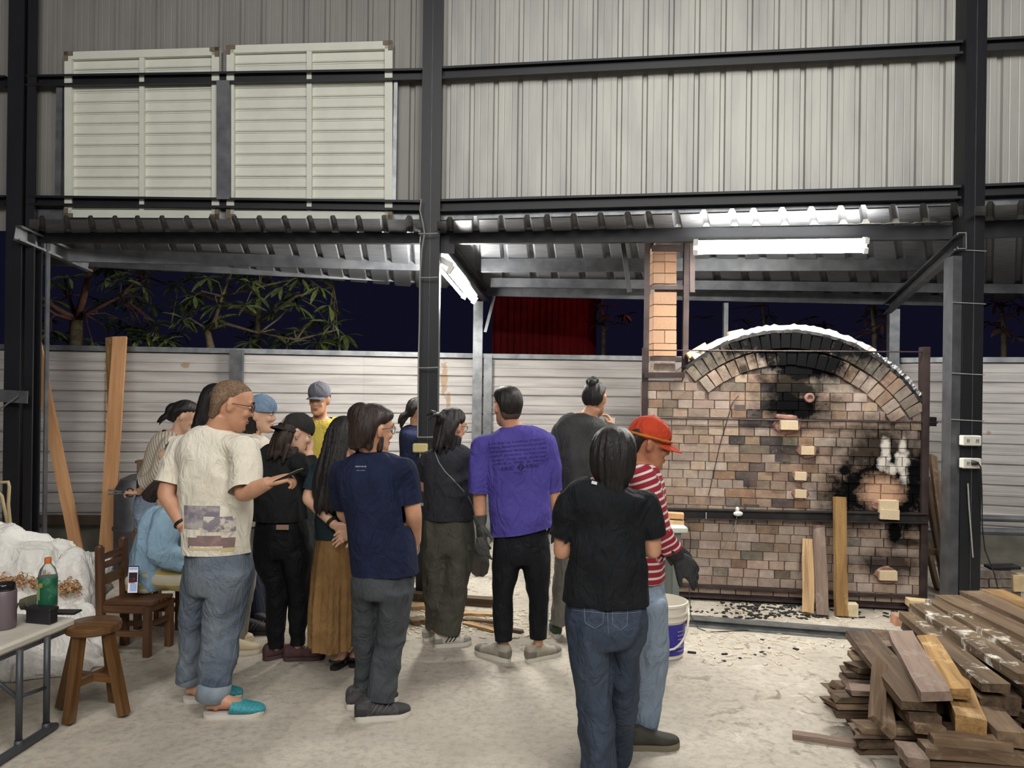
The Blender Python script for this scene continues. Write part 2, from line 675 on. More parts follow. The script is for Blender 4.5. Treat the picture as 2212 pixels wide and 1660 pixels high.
roof('roof_lean_to_left', BL.at(64, 474, -.20), BL.at(907, 474, -.20), P(912, 622, 8.35), P(60, 548, 7.0), 4, .199)
roof('roof_lean_to_right', BR.at(944, 478, -.20), BR.at(2078, 446, -.20), P(2100, 652, 8.25), P(944, 622, 8.35), 5, .199)
roof('roof_lean_to_end', BR.at(2106, 446, -.20), BR.at(3000, 402, -.20), P(2900, 655, 7.9), P(2106, 652, 8.25), 4, .199)

# purlins and eave beams under the sheets
def purlin(name, a, b, h, d, m=M_GALVD, flip=False):
    q = MB(); q.channel(V(a), V(b), d, h, .006, V((0, 0, 1)), flip)
    struct(name, q, m)


purlin('trim_12', BL.at(80, 514, .16), BL.at(908, 516, .16), .085, .06, M_BLACK)
purlin('trim_13', P(150, 552, 6.65), P(908, 573, 7.35), .11, .05)
purlin('trim_14', P(90, 560, 6.95), P(908, 602, 8.2), .10, .05)
purlin('trim_15', BR.at(946, 514, .16), BR.at(2070, 503, .16), .105, .06, M_BLACK)
purlin('trim_16', P(1040, 574, 7.0), P(2066, 570, 6.7), .12, .05)
purlin('trim_17', P(1060, 611, 7.7), P(2100, 624, 7.5), .09, .05)
purlin('trim_18', P(1050, 629, 8.2), P(2110, 652, 8.05), .11, .06)
purlin('trim_19', BR.at(2108, 498, .16), BR.at(3000, 462, .16), .12, .06, M_BLACK)
purlin('trim_20', P(2110, 624, 7.5), P(2880, 630, 7.2), .09, .05)

# rafters from the columns down to the fence posts
q = MB(); q.channel(P(38, 503, 6.2), P(196, 574, 7.0), .06, .125, .006, V((0, 0, 1)), True); struct('trim_21', q, M_GALV)
q = MB(); q.channel(P(2078, 520, 5.45), P(1915, 668, 7.9), .06, .12, .006, V((0, 0, 1))); struct('trim_22', q, M_GALVD)
q = MB(); q.channel(P(960, 530, 6.3), P(1050, 640, 8.2), .06, .13, .006, V((0, 0, 1)), True); struct('trim_23', q, M_GALVD)
q = MB(); q.box(P(960, 527, 6.2) + V((0, .02, .0)), (.16, .02, .15)); struct('trim_24', q, M_BLACK)

# ------------------------------------------------------------------ boundary fence behind the yard
M_FENCE = mat('weathered_white_sheet', (184, 180, 177), 0.55, 0.1, (158, 154, 153), 3.0, .4, .7, (.5, .5, 6), .08, 14, vary=.03)
t = NT(M_FENCE)
src = t.b.inputs['Base Color'].links[0].from_socket
sx = t.n('ShaderNodeSeparateXYZ'); t.l(t.coord('World'), sx.inputs[0])
tot = None
for px_, py_, Y_, rx_, ry_ in ((960, 815, 8.17, .035, .22), (968, 868, 8.17, .025, .10), (226, 880, 7.58, .012, .5), (2137, 935, 7.5, .02, .02), (400, 790, 7.68, .05, .03)):
    c_ = P(px_, py_, Y_)
    dx_ = t.math('DIVIDE', t.math('SUBTRACT', sx.outputs[0], c_.x), rx_); dz_ = t.math('DIVIDE', t.math('SUBTRACT', sx.outputs[2], c_.z), ry_)
    r_ = t.math('SQRT', t.math('ADD', t.math('MULTIPLY', dx_, dx_), t.math('MULTIPLY', dz_, dz_)))
    g_ = t.ramp(t.math('SUBTRACT', 1.0, t.math('ADD', r_, t.math('MULTIPLY', t.math('SUBTRACT', t.noise(t.coord('World'), 22, 4), .5), 2.0))), -.1, .25)
    tot = g_ if tot is None else t.math('MAXIMUM', tot, g_)
t.l(t.mix(t.math('MULTIPLY', tot, .8), src, lin((150, 122, 92))), t.b.inputs['Base Color'])
M_CONC = mat('old_concrete', (124, 122, 112), 0.85, 0, (98, 96, 86), 5, .4, .7, None, .4, 40)
FP = [P(-620, 830, 7.3), P(-60, 830, 7.45), P(60, 830, 7.5), P(513, 830, 7.75), P(1040, 830, 8.25), P(1400, 830, 8.35), P(1930, 830, 7.95), P(2060, 830, 7.6), P(2420, 830, 7.2), P(3050, 830, 6.9)]
FTOP, FBOT = 1.985, .30
c0 = FP[3]
fence = thing('metal_fence', 'weathered white ribbed metal fence on a concrete kerb behind the yard', 'fence', (c0.x, c0.y, 0))


def fence_prof(h):
    pr = []
    z = 0.0
    k = 0
    while z < h - .02:
        for a, o in ((0.0, 0), (.012, -.022), (.024, 0), (.085, 0), (.092, .006), (.112, .006), (.119, 0), (.188, 0)):
            if z + a < h:
                pr.append(((z + a) / h, o))
        z += .2
    pr.append((1.0, 0))
    return pr


for i in range(len(FP) - 1):
    a, b = FP[i], FP[i + 1]
    n = max(1, round((b - a).length / 1.6))
    for k in range(n):
        p, r = a.lerp(b, k / n), a.lerp(b, (k + 1) / n)
        p = V((p.x, p.y + (.004 if k % 2 else 0), 0)); r = V((r.x, r.y + (.004 if k % 2 else 0), 0))
        m = MB()
        z = V((0, 0, 1))
        m.patch(p + z * FTOP, p + z * FBOT, r + z * FBOT, r + z * FTOP, fence_prof(FTOP - FBOT))
        m.build('fence_sheet', M_FENCE, fence)
    m = MB(); zt = V((0, 0, FTOP + .012))
    m.bar(V((a.x, a.y - .01, 0)) + zt, V((b.x, b.y - .01, 0)) + zt, .05, .05); m.build('top_rail', M_GALV, fence)
    m = MB(); m.bar(V((a.x, a.y + .06, .16)), V((b.x, b.y + .06, .16)), .18, .34); m.build('kerb', M_CONC, fence)
for px, Y, w_ in ((513, 7.70, .13), (1054, 8.2, .085), (2058, 7.52, .09)):
    p = P(px, 830, Y)
    m = MB(); m.channel((p.x, p.y - .03, 0), (p.x, p.y - .03, FTOP + .02), w_, .05, .005, V((0, 1, 0))); m.build('fence_post', M_GALV, fence)
m = MB(); m.bar(P(64, 1122, 7.42), P(226, 1124, 7.42), .05, .085); m.build('bottom_rail', mat('dark_timber_rail', (84, 70, 58), .8), fence)
for py, r in ((1122, .03), (1150, .034)):
    m = MB(); m.tube([P(1995, py - 6, 7.3), P(2330, py + 4, 6.95)], r, 10); m.build('pipe_rail', M_GALVD, fence)

# galvanised posts that carry the lean-to
for px, Y, top, w_ in ((1031, 8.15, 652, .10), (1928, 7.85, 668, .105), (1565, 8.0, 655, .045), (150, 7.0, 562, .05)):
    p = P(px, 830, Y)
    if px == 150:
        continue
    m = MB(); zt = P(px, top, Y).z
    m.channel((p.x, p.y, 0), (p.x, p.y, zt), w_, .06, .005, V((0, 1, 0)))
    o = m.build('roof_post', M_GALV)
    tag(o, {1031: 'tall galvanised roof post standing by the fence under the slanting lamp', 1928: 'galvanised roof post rising behind the kiln beside its end upright', 1565: 'thin galvanised roof post showing above the kiln arch'}[px], 'post', kind='structure')
p = P(1066, 0, 8.0)
m = MB(); m.bar(P(1068, 640, 8.1), P(1048, 718, 8.1), .05, .03); struct('trim_25', m, M_GALV)

# ------------------------------------------------------------------ louvred shutter windows on the wall
M_WHITE = mat('white_shutter_paint', (226, 228, 216), 0.45, 0, (216, 218, 206), 4, .4, .7)
M_BRACK = mat('brown_corner_plastic', (118, 106, 88), 0.5)


def shutter(name, x0, x1, yt0, yt1, yb0, yb1):
    o = .105
    tl, tr, blp, brp = W(x0, yt0, o), W(x1, yt1, o), W(x0, yb0, o), W(x1, yb1, o)
    root = bpy.data.objects.new(name, None); COL.objects.link(root)
    root.location = (blp + brp) / 2
    root['kind'] = 'structure'
    tag(root, None)
    n = BL.n

    def pt(u, v, d=0.0):
        return (blp * (1 - u) + brp * u) * (1 - v) + (tl * (1 - u) + tr * u) * v - n * d
    wd, ht = (brp - blp).length, (tl - blp).length
    fw = .062
    m = MB()
    eu, ev = fw / wd / 2, fw / ht / 2
    m.bar(pt(eu, 0, .02), pt(eu, 1, .02), fw, .045, n); m.bar(pt(1 - eu, 0, .02), pt(1 - eu, 1, .02), fw, .045, n)
    m.bar(pt(0, 1 - ev, .02), pt(1, 1 - ev, .02), fw, .045, n); m.bar(pt(0, ev, .02), pt(1, ev, .02), fw, .045, n)
    m.build('frame', M_WHITE, root)
    m = MB(); m.bar(pt(.5, 0, .02), pt(.5, 1, .02), .04, .035, n); m.build('mullion', M_WHITE, root)
    rows = 14
    for c in (0, 1):
        ua, ub = ((fw / wd, .5 - .02 / wd), (.5 + .02 / wd, 1 - fw / wd))[c]
        for r in range(rows):
            va = fw / ht + r * (1 - 2 * fw / ht) / rows
            vb = va + (1 - 2 * fw / ht) / rows
            h = vb - va
            m = MB()
            prof = [(va, -.004), (va + h * .10, -.004), (va + h * .13, .010), (va + h * .24, .014), (va + h * .27, .002), (va + h * .95, .0), (va + h * .97, -.004)]
            vs, fs = [], []
            for u in (ua, ub):
                for v, d in prof:
                    vs.append(pt(u, v, d + .006))
                for v, d in prof[::-1]:
                    vs.append(pt(u, v, -.012))
            k = len(prof) * 2
            fs = [(i, (i + 1) % k, k + (i + 1) % k, k + i) for i in range(k)] + [tuple(range(k))[::-1], tuple(range(k, 2 * k))]
            m.add(vs, fs)
            m.build('slat', M_WHITE, root)
    for u, v, sx, sy in ((0, 1, 1, -1), (1, 1, -1, -1), (0, 0, 1, 1), (1, 0, -1, 1)):
        m = MB()
        a, b_ = .016 / wd, .016 / ht
        m.bar(pt(u + sx * .075 / wd, v + sy * b_, .044), pt(u, v + sy * b_, .044), .034, .012, n)
        m.bar(pt(u + sx * a, v + sy * .075 / ht, .044), pt(u + sx * a, v, .044), .034, .012, n)
        m.build('corner_bracket', M_BRACK, root)
    return root


shutter('window_1', 146, 478, 117, 107, 472, 474)
shutter('window_2', 494, 850, 103, 93, 474, 476)
m = MB(); m.channel(W(484, 176, .045), W(484, 432, .045), .105, .05, .005, V((0, 1, 0))); struct('trim_26', m, M_GALVD)
m = MB(); m.channel(W(132, 186, .09), W(128, 430, .09), .05, .05, .005, V((0, 1, 0))); struct('trim_27', m, M_GALV)
m = MB(); m.channel(W(856, 176, .09), W(852, 436, .09), .03, .05, .005, V((0, 1, 0))); struct('trim_28', m, M_GALV)
# ------------------------------------------------------------------ fluorescent lamps under the lean-to
M_TUBE = mat('lamp_tube', (255, 252, 244), 0.3, emit=TUBE_POWER)
M_LAMPW = mat('lamp_white_enamel', (225, 225, 222), 0.4)


def lamp(name, label, a, b, up, gap=.085, hw=.11):
    o = thing(name, label, 'lamp', (a + b) / 2)
    d = (b - a).normalized()
    up = (up - d * up.dot(d)).normalized()
    side = d.cross(up).normalized()
    m = MB(); m.bar(a - d * .03 + up * .055, b + d * .03 + up * .055, hw, .05, up); m.build('housing', M_LAMPW, o)
    for k in (-1, 1):
        off = side * (gap / 2 * k)
        m = MB(); m.tube([a + off, b + off], .0145, 10); m.build('lamp_tube', M_TUBE, o)
        for e, s_ in ((a, -1), (b, 1)):
            m = MB(); m.box(e + off + d * (.015 * s_) + up * .018, (.04, .03, .07), Matrix((side, d, up)).transposed()); m.build('lamp_holder', M_LAMPW, o)
    return o


la = BR.at(1508, 535, -.12); lb = BR.at(1866, 531, -.12)
lamp('fluorescent_lamp', 'bright twin tube lamp fixed level under the roof beam above the kiln', la, lb, V((0, .95, .32)), .07, .085)
lamp('fluorescent_lamp', 'glaring twin tube lamp slanting along the rafter beside the mid column', P(958, 582, 6.25), P(1012, 647, 7.35), V((.45, 0, .9)), .11)

# ------------------------------------------------------------------ brick kiln
KP = Plane(P(1393, 830, 6.20), P(1995, 830, 5.90))
KW = (KP.b - KP.a).length


def K(px, py, off=0.0):
    p = KP.at(px, py, off)
    return KP.s_of(p), p.z


def kiln_material(name, c1, c2, soot=True, bumpy=.5):
    m = bpy.data.materials.new(name)
    t = NT(m)
    oc = t.coord('World')
    oi = t.n('ShaderNodeObjectInfo').outputs['Random']
    col = t.mix(t.ramp(t.noise(oc, 14, 5, .65), .35, .7), lin(c1), lin(c2))
    # each brick fires to its own shade
    blot = t.ramp(t.noise(oc, 3.1, 4, .6, .5), .46, .68)
    col = t.mix(t.math('MULTIPLY', blot, .5), col, lin((146, 120, 102)))
    hv = t.n('ShaderNodeHueSaturation')
    t.l(col, hv.inputs['Color'])
    t.l(t.math('ADD', t.math('MULTIPLY', oi, .30), .84), hv.inputs['Value'])
    t.l(t.math('ADD', t.math('MULTIPLY', t.math('FRACT', t.math('MULTIPLY', oi, 11.7)), 0.35), .66), hv.inputs['Saturation'])
    t.l(t.math('ADD', t.math('MULTIPLY', t.math('FRACT', t.math('MULTIPLY', oi, 5.3)), .02), .492), hv.inputs['Hue'])
    col = hv.outputs[0]
    ash = t.ramp(t.noise(oc, 30, 5, .7), .60, .72)
    col = t.mix(t.math('MULTIPLY', ash, .35), col, lin((226, 214, 196)))
    if soot:
        sep = t.n('ShaderNodeSeparateXYZ'); t.l(oc, sep.inputs[0])
        X, Z = sep.outputs[0], sep.outputs[2]
        wob = t.math('MULTIPLY', t.math('SUBTRACT', t.noise(oc, 9, 6, .7), .5), 1.7)

        def blobs(lst, sc=195.0, wk=1.0):
            tot = None
            for px, py, rx, ry, k in lst:
                p = KP.at(px, py)
                dx = t.math('DIVIDE', t.math('SUBTRACT', X, p.x), rx / sc)
                dz = t.math('DIVIDE', t.math('SUBTRACT', Z, p.z), ry / sc)
                d2 = t.math('ADD', t.math('MULTIPLY', dx, dx), t.math('MULTIPLY', dz, dz))
                g = t.math('SUBTRACT', 1.0, t.math('ADD', t.math('SQRT', d2), t.math('MULTIPLY', wob, wk)))
                g = t.math('MULTIPLY', t.ramp(g, -.45, .45), k)
                tot = g if tot is None else t.math('MAXIMUM', tot, g)
            return tot
        s_ = blobs([(1732, 735, 185, 50, 1), (1650, 742, 80, 18, .9), (1735, 788, 85, 36, 1), (1712, 838, 48, 46, .95), (1720, 878, 52, 32, 1), (1606, 798, 10, 14, .9),
                    (1905, 985, 66, 52, .9), (1930, 1015, 76, 44, 1), (1856, 1060, 54, 52, 1), (1954, 1072, 34, 60, 1), (1890, 1036, 70, 30, 1), (1930, 1150, 13, 26, 1), (1958, 1172, 26, 8, .9),
                    (1915, 1222, 42, 20, .85), (1822, 1018, 14, 12, 1), (1752, 985, 14, 10, .5), (1880, 1000, 70, 50, .45), (1560, 825, 60, 20, .25)])
        col = t.mix(s_, col, lin((11, 11, 12)))
        pale = blobs([(1912, 972, 8, 20, 1), (1948, 962, 7, 18, 1), (1908, 1000, 11, 16, 1), (1948, 998, 13, 20, 1), (1925, 1014, 9, 12, 1), (1952, 1030, 8, 14, 1), (1938, 985, 5, 8, 1), (1918, 990, 5, 9, 1)], 290.0, 2.0)
        col = t.mix(pale, col, lin((222, 216, 206)))
        pk = blobs([(1900, 1062, 38, 34, 1), (1925, 1075, 24, 18, .8)], 285.0, 1.3)
        col = t.mix(pk, col, lin((196, 160, 134)))
    t.l(col, t.b.inputs['Base Color'])
    t.b.inputs['Roughness'].default_value = .92
    t.b.inputs['Specular IOR Level'].default_value = .08
    t.bump(t.noise(oc, 55, 5, .7), bumpy, .008)
    return m


M_KBRICK = kiln_material('kiln_firebrick', (184, 162, 144), (156, 134, 118))
M_KWARM = kiln_material('kiln_toasted_brick', (170, 140, 112), (128, 104, 88))
M_KDARK = kiln_material('kiln_dark_brick', (84, 78, 78), (66, 58, 58))
M_KARCH = kiln_material('kiln_arch_brick', (142, 130, 114), (98, 92, 80))
M_MORTAR = kiln_material('kiln_mortar', (176, 152, 138), (150, 126, 112), True, .8)
M_PLUG = mat('pale_plug_brick', (226, 206, 172), .8, 0, (206, 184, 150), 12, .4, .7, None, .4, 60, vary=.06)
M_PINK = mat('pink_clay', (156, 118, 106), .9, 0, (112, 82, 76), 16, .4, .7, None, .8, 40)
M_SOOTHOLE = mat('black_peep_hole', (20, 19, 20), .95)

kc = KP.pt(KW / 2, 0)
kiln = thing('brick_kiln', 'large arched pottery kiln of pale firebrick with soot stains in a steel frame', 'kiln', kc)

# the arch: one circle drawn through spring and crown
ARC_C = K(1697, 1038)
RO = 326 / 276.5
R1, R2 = RO - .015, RO - .145          # outer ring
R3 = RO - .275                         # inner ring
BACK = 1.45
a_l, a_r = math.atan2(K(1478, 800)[1] - ARC_C[1], K(1478, 800)[0] - ARC_C[0]), math.atan2(K(1988, 892)[1] - ARC_C[1], KW - .02 - ARC_C[0])


def wall_top(s_):
    """height of the kiln outline at s_"""
    lsh = K(1475, 812)[0]
    dz = RO * RO - (s_ - ARC_C[0]) ** 2
    za = ARC_C[1] + math.sqrt(max(dz, 0.0))
    if s_ < lsh:
        return max(K(1435, 815)[1], 0)
    return za


# body behind the facing (mortar joints show between the bricks)
out = [(0.0, 0.02)]
sN = 40
lsh_ = K(1480, 812)[0]
out += [(0.0, K(1435, 817)[1] - .02), (lsh_ - .001, K(1435, 817)[1] - .02)]
for i in range(sN + 1):
    s_ = lsh_ + (KW - lsh_) * i / sN
    out.append((s_, min(wall_top(s_) - .02, ARC_C[1] + RO)))
out.append((KW, 0.02))
m = MB()
n_ = len(out)
vs = [KP.pt(a, z, .012) for a, z in out] + [KP.pt(a, z, BACK) for a, z in out]
m.add(vs, [tuple(range(n_))[::-1], tuple(range(n_, 2 * n_))] + [(i, (i + 1) % n_, n_ + (i + 1) % n_, n_ + i) for i in range(n_)])
m.build('mortar_core', M_MORTAR, kiln)

bm = bmesh.new(); bmesh.ops.create_cube(bm, size=1)
bmesh.ops.bevel(bm, geom=bm.edges[:], offset=.022, segments=1, affect='EDGES')
UNIT_BRICK = {}


def unit(key, m_):
    if key not in UNIT_BRICK:
        me = bpy.data.meshes.new('brick'); bm.to_mesh(me); me.materials.append(m_)
        UNIT_BRICK[key] = me
    return UNIT_BRICK[key]


KROT = Matrix((KP.t, KP.n, V((0, 0, 1)))).transposed()


def place_brick(name, m_, s_, z, L, h, proud, tilt=0.0, depth=.11, parent=None, label=None):
    o = link(name, unit(m_.name, m_), parent or kiln, label)
    c = KP.pt(s_, z, depth / 2 - proud) - wloc(parent or kiln)
    rot = (KROT @ Matrix.Rotation(tilt, 3, 'Y')).to_4x4()
    o.matrix_local = Matrix.Translation(c) @ rot @ Matrix.Diagonal((L, depth, h, 1))
    return o


rk = random.Random(5)
Z_LSH = K(1435, 817)[1]


def free_of_arch(s_, z):
    dx, dz = s_ - ARC_C[0], z + CH * (.25 if z > ARC_C[1] else -.25) - ARC_C[1]
    r = math.hypot(dx, dz)
    if r < R3 + .004:
        return True
    th = math.atan2(dz, dx)
    if dx > 0:
        if r > R1:
            return th < a_r - .03
        return th < a_r + .02
    if r > R1 - .01:
        return z + CH / 2 < Z_LSH
    return th > a_l or th < -1.5
CH = .0665
z0 = K(1700, 1290)[1]
door_l, door_r = K(1586, 1000)[0], K(1768, 1000)[0]
door_b, door_t = K(1680, 1105)[1], K(1680, 812)[1]
beam_z = K(1700, 1114)[1]
face = []
z = z0 + CH / 2
row = 0
while z < ARC_C[1] + R3:
    s_ = -rk.random() * .1
    soldier = rk.random() < .25
    while s_ < KW:
        L = .23 if (soldier and rk.random() < .6) else (.114 if rk.random() < .72 else .165)
        a, b = max(s_, .012), min(s_ + L, KW - .012)
        s_ += L + .004
        if b - a < .03:
            continue
        # keep clear of the arch rings: the longest free run of the brick stays
        best, run = None, None
        k_ = a
        while k_ <= b + 1e-6:
            ok_ = free_of_arch(k_, z)
            if ok_:
                run = (run[0], k_) if run else (k_, k_)
                if best is None or run[1] - run[0] > best[1] - best[0]:
                    best = run
            else:
                run = None
            k_ += (b - a) / 12
        if best is None or best[1] - best[0] < .03:
            continue
        a, b = best
        face.append([(a + b) / 2, z, b - a])
    z += CH + .0035
    row += 1
face.sort(key=lambda q: (not (door_l < q[0] < door_r and door_b < q[1] < door_t)))
nb = 0
rest = MB()
for c, z, L in face:
    indoor = door_l < c < door_r and door_b < z < door_t
    if indoor:
        r = rk.random()
        mm = M_KDARK if r < .13 else (M_KWARM if r < .72 else (M_KARCH if r < .84 else M_KBRICK))
        nm = 'infill_brick'
    else:
        r = rk.random()
        mm = M_KWARM if r < (.12 if z > beam_z else .08) else (M_KARCH if r < .16 else M_KBRICK)
        nm = 'brick'
    proud = rk.uniform(0, .011)
    if nm == 'brick':
        nb += 1
        if nb > 300:
            rest.box(KP.pt(c, z, .05 - proud), (L - .004, .1, CH), KROT)
            continue
    place_brick(nm, mm, c, z, L - .003, CH, proud + .002, rk.uniform(-.006, .006))
if rest.v:
    tag(rest.build('brickwork', M_KBRICK, kiln), kind='stuff')
print('face bricks', len(face), nb)

# arch rings
for ring, (ra, rb, nmm) in enumerate(((R2, R1, M_KARCH), (R3, R2 - .006, M_KBRICK))):
    step = .074 / ((ra + rb) / 2)
    al, ar = (a_l, a_r) if ring == 0 else (a_l - .02, a_r + .03)
    n_ = int((al - ar) / step)
    for i in range(n_):
        th = al - (i + .5) * (al - ar) / n_
        rm = (ra + rb) / 2 + rk.uniform(-.004, .004)
        s_, z = ARC_C[0] + rm * math.cos(th), ARC_C[1] + rm * math.sin(th)
        if s_ < .02 or s_ > KW - .01:
            continue
        mm = nmm if rk.random() < .8 else M_KWARM
        place_brick('arch_brick', mm, s_, z, rb - ra - .003, (al - ar) / n_ * ra - .003, .016 + rk.uniform(0, .008) - ring * .004, -th, .12)

# blanket of insulation over the vault, ragged along the front edge
def arc_band(r0, r1, t0, t1, f0, f1, n, seed, jag):
    q = random.Random(seed)
    mm_ = MB()
    vs, fs = [], []
    for i in range(n + 1):
        th = t0 + (t1 - t0) * i / n
        j = q.uniform(-jag, jag)
        for r, f in ((r0, f0 + j), (r1 + q.uniform(-jag, jag) * .6, f0 + j * .5 + q.uniform(-.006, .006)), (r1 + q.uniform(-jag, jag) * .4, f1), (r0, f1)):
            vs.append(KP.pt(ARC_C[0] + r * math.cos(th), ARC_C[1] + r * math.sin(th), f))
    for i in range(n):
        for k in range(4):
            fs.append((i * 4 + k, i * 4 + (k + 1) % 4, (i + 1) * 4 + (k + 1) % 4, (i + 1) * 4 + k))
    fs += [(0, 1, 2, 3), (n * 4 + 3, n * 4 + 2, n * 4 + 1, n * 4)]
    mm_.add(vs, fs)
    return mm_


M_BLANKET = mat('white_ceramic_blanket', (222, 216, 204), .95, 0, (196, 188, 172), 14, .4, .7, None, .9, 30)
M_CHAR = mat('charred_blanket', (34, 33, 34), .95, 0, (64, 62, 58), 18, .55, .8, None, .9, 40)
M_FOIL = mat('crumpled_foil', (190, 190, 192), .25, .95, bump=1.0, bscale=40, bdist=.02)
arc_band(R1 - .006, RO + .006, a_l - .02, a_r + .06, -.022, .4, 70, 3, .011).build('charred_blanket', M_CHAR, kiln)
arc_band(RO + .004, RO + .046, a_l - .10, 1.0, -.012, 1.2, 50, 4, .013).build('insulation_blanket', M_BLANKET, kiln)
arc_band(RO + .002, RO + .035, 1.0, a_r + .10, .0, 1.2, 40, 5, .014).build('foil_wrap', M_FOIL, kiln)

# plugs in the spy holes and the fire box
for px, py, w_, h_, proud in ((1701, 918, 36, 20, .06), (1742, 973, 27, 18, .03), (1727, 1028, 24, 18, .03), (1727, 1066, 24, 18, .03), (1915, 1089, 38, 19, .05), (1915, 1109, 39, 21, .06), (1914, 1241, 36, 20, .04)):
    s_, z = K(px, py)
    place_brick('plug_brick', M_PLUG, s_, z, w_ / 276, h_ / 276, proud + .02, rk.uniform(-.03, .03), .2)
for px, py, w_, h_ in ((1701, 918, 62, 52), (1742, 975, 50, 36), (1727, 1029, 40, 32), (1727, 1067, 42, 34), (1914, 1243, 52, 42), (1890, 1092, 18, 20)):
    s_, z = K(px, py)
    m = MB()
    q = random.Random(px)
    vs = []
    for k in range(14):
        th = 2 * PI * k / 14
        r = 1 + q.uniform(-.12, .12)
        vs.append((s_ + w_ / 552 * r * math.cos(th), z + h_ / 552 * r * math.sin(th)))
    k = len(vs)
    m.add([KP.pt(a, b, .01) for a, b in vs] + [KP.pt(s_ + (a - s_) * .8, z + (b - z) * .8, -.022 - q.uniform(0, .008)) for a, b in vs],
          [(i, k + i, k + (i + 1) % k, (i + 1) % k) for i in range(k)] + [tuple(range(k, 2 * k))[::-1]])
    m.build('clay_daub', M_PINK, kiln)
s_, z = K(1700, 900)
m = MB(); m.bar(KP.pt(s_ - .09, z, -.02), KP.pt(s_ + .075, z - .012, -.02), .035, .04, bevel=.012); m.build('clay_daub', M_PINK, kiln)
s_, z = K(1748, 860)
m = MB(); m.lathe(KP.pt(s_, z, -.012), [(.036, -.02), (.040, 0), (.034, .016), (.022, .018), (.020, .006), (0, .006)], 14, Matrix((KP.t, V((0, 0, 1)), KP.n * -1)).transposed()); m.build('spy_hole_collar', M_PINK, kiln)
for px, py, w_, h_ in ((1600, 881, 28, 13), (1690, 990, 32, 16), (1620, 1043, 28, 16), (1690, 970, 8, 12), (1623, 1097, 32, 15), (1765, 972, 8, 16), (1630, 890, 12, 12)):
    s_, z = K(px, py)
    place_brick('dark_brick', M_KDARK, s_, z, w_ / 276, h_ / 276, .012, 0, .05)

# steel frame round the kiln
def kbar(a, b, w_, d_, name, m_=M_RUST, off=-.03):
    q = MB(); q.bar(KP.pt(*K(*a), off), KP.pt(*K(*b), off), w_, d_, KP.n); return q.build(name, m_, kiln)


pl_ = K(1391, 752); pr_ = K(1994, 752)
for s_, ztop in ((K(1391, 1000)[0], K(1391, 752)[1]), (K(1995, 1000)[0], K(1992, 750)[1])):
    q = MB(); q.channel(KP.pt(s_, 0, .01), KP.pt(s_, ztop, .01), .05, .10, .007, KP.n); q.build('frame_upright', M_RUST, kiln)
q = MB(); q.hbeam(KP.pt(-.02, K(1440, 1108)[1], -.035), KP.pt(KW + .02, K(2000, 1118)[1], -.035), .075, .075, .008, .007); q.build('waist_beam', mat('waist_beam_steel', (52, 50, 52), .5, .4, (80, 76, 74), 8, .5, .8), kiln)
q = MB(); q.channel(KP.pt(-.02, .075, -.02), KP.pt(KW + .03, .068, -.02), .06, .10, .007, V((0, 0, 1)), True); q.build('base_channel', M_RUST, kiln)
q = MB(); q.bar(KP.pt(*K(1392, 811), -.03), KP.pt(*K(1478, 811), -.03), .05, .045); q.build('lintel_bar', M_RUST, kiln)
q = MB(); q.tube([KP.pt(*K(1386, 757), -.02), KP.pt(*K(1996, 761), -.02)], .006, 6); q.build('tie_rod', M_RUST, kiln)
q = MB(); q.tube([KP.pt(*K(1386, 903), -.03), KP.pt(*K(2022, 913), -.03)], .008, 6); q.build('tie_rod', M_RUST, kiln)
q = MB(); q.box(KP.pt(*K(2008, 911), .0), (.075, .07, .07), KROT); q.build('rod_clamp', M_BLACK, kiln)
s1, z1 = K(1595, 855); s2, z2 = K(1530, 1070)
q = MB(); q.tube([KP.pt(s1, z1, -.02), KP.pt(s1 - .05, z1 - .06, -.022), KP.pt((s1 + s2) / 2 - .03, (z1 + z2) / 2, -.02), KP.pt(s2, z2, -.02)], .003, 5); q.build('sensor_wire', M_DARKWIRE, kiln)
s1, z1 = K(1591, 1106); s2, z2 = K(1562, 1190)
q = MB(); q.tube([KP.pt(s1, z1, -.07), KP.pt(s1 - .02, z1 - .1, -.06), KP.pt(s2, z2, -.04)], .004, 5); q.build('sensor_wire', M_WIRE, kiln)
q = MB(); q.ellipsoid(KP.pt(s1, z1 - .002, -.085), (.038, .02, .02)); q.ellipsoid(KP.pt(s1 - .005, z1 + .03, -.075), (.016, .016, .022)); q.build('sensor_head', M_LAMPW, kiln, True)
q = MB(); q.bar(KP.pt(*K(1523, 1104), -.078), KP.pt(*K(1523, 1118), -.078), .006, .004); q.build('tape_strip', M_LAMPW, kiln)
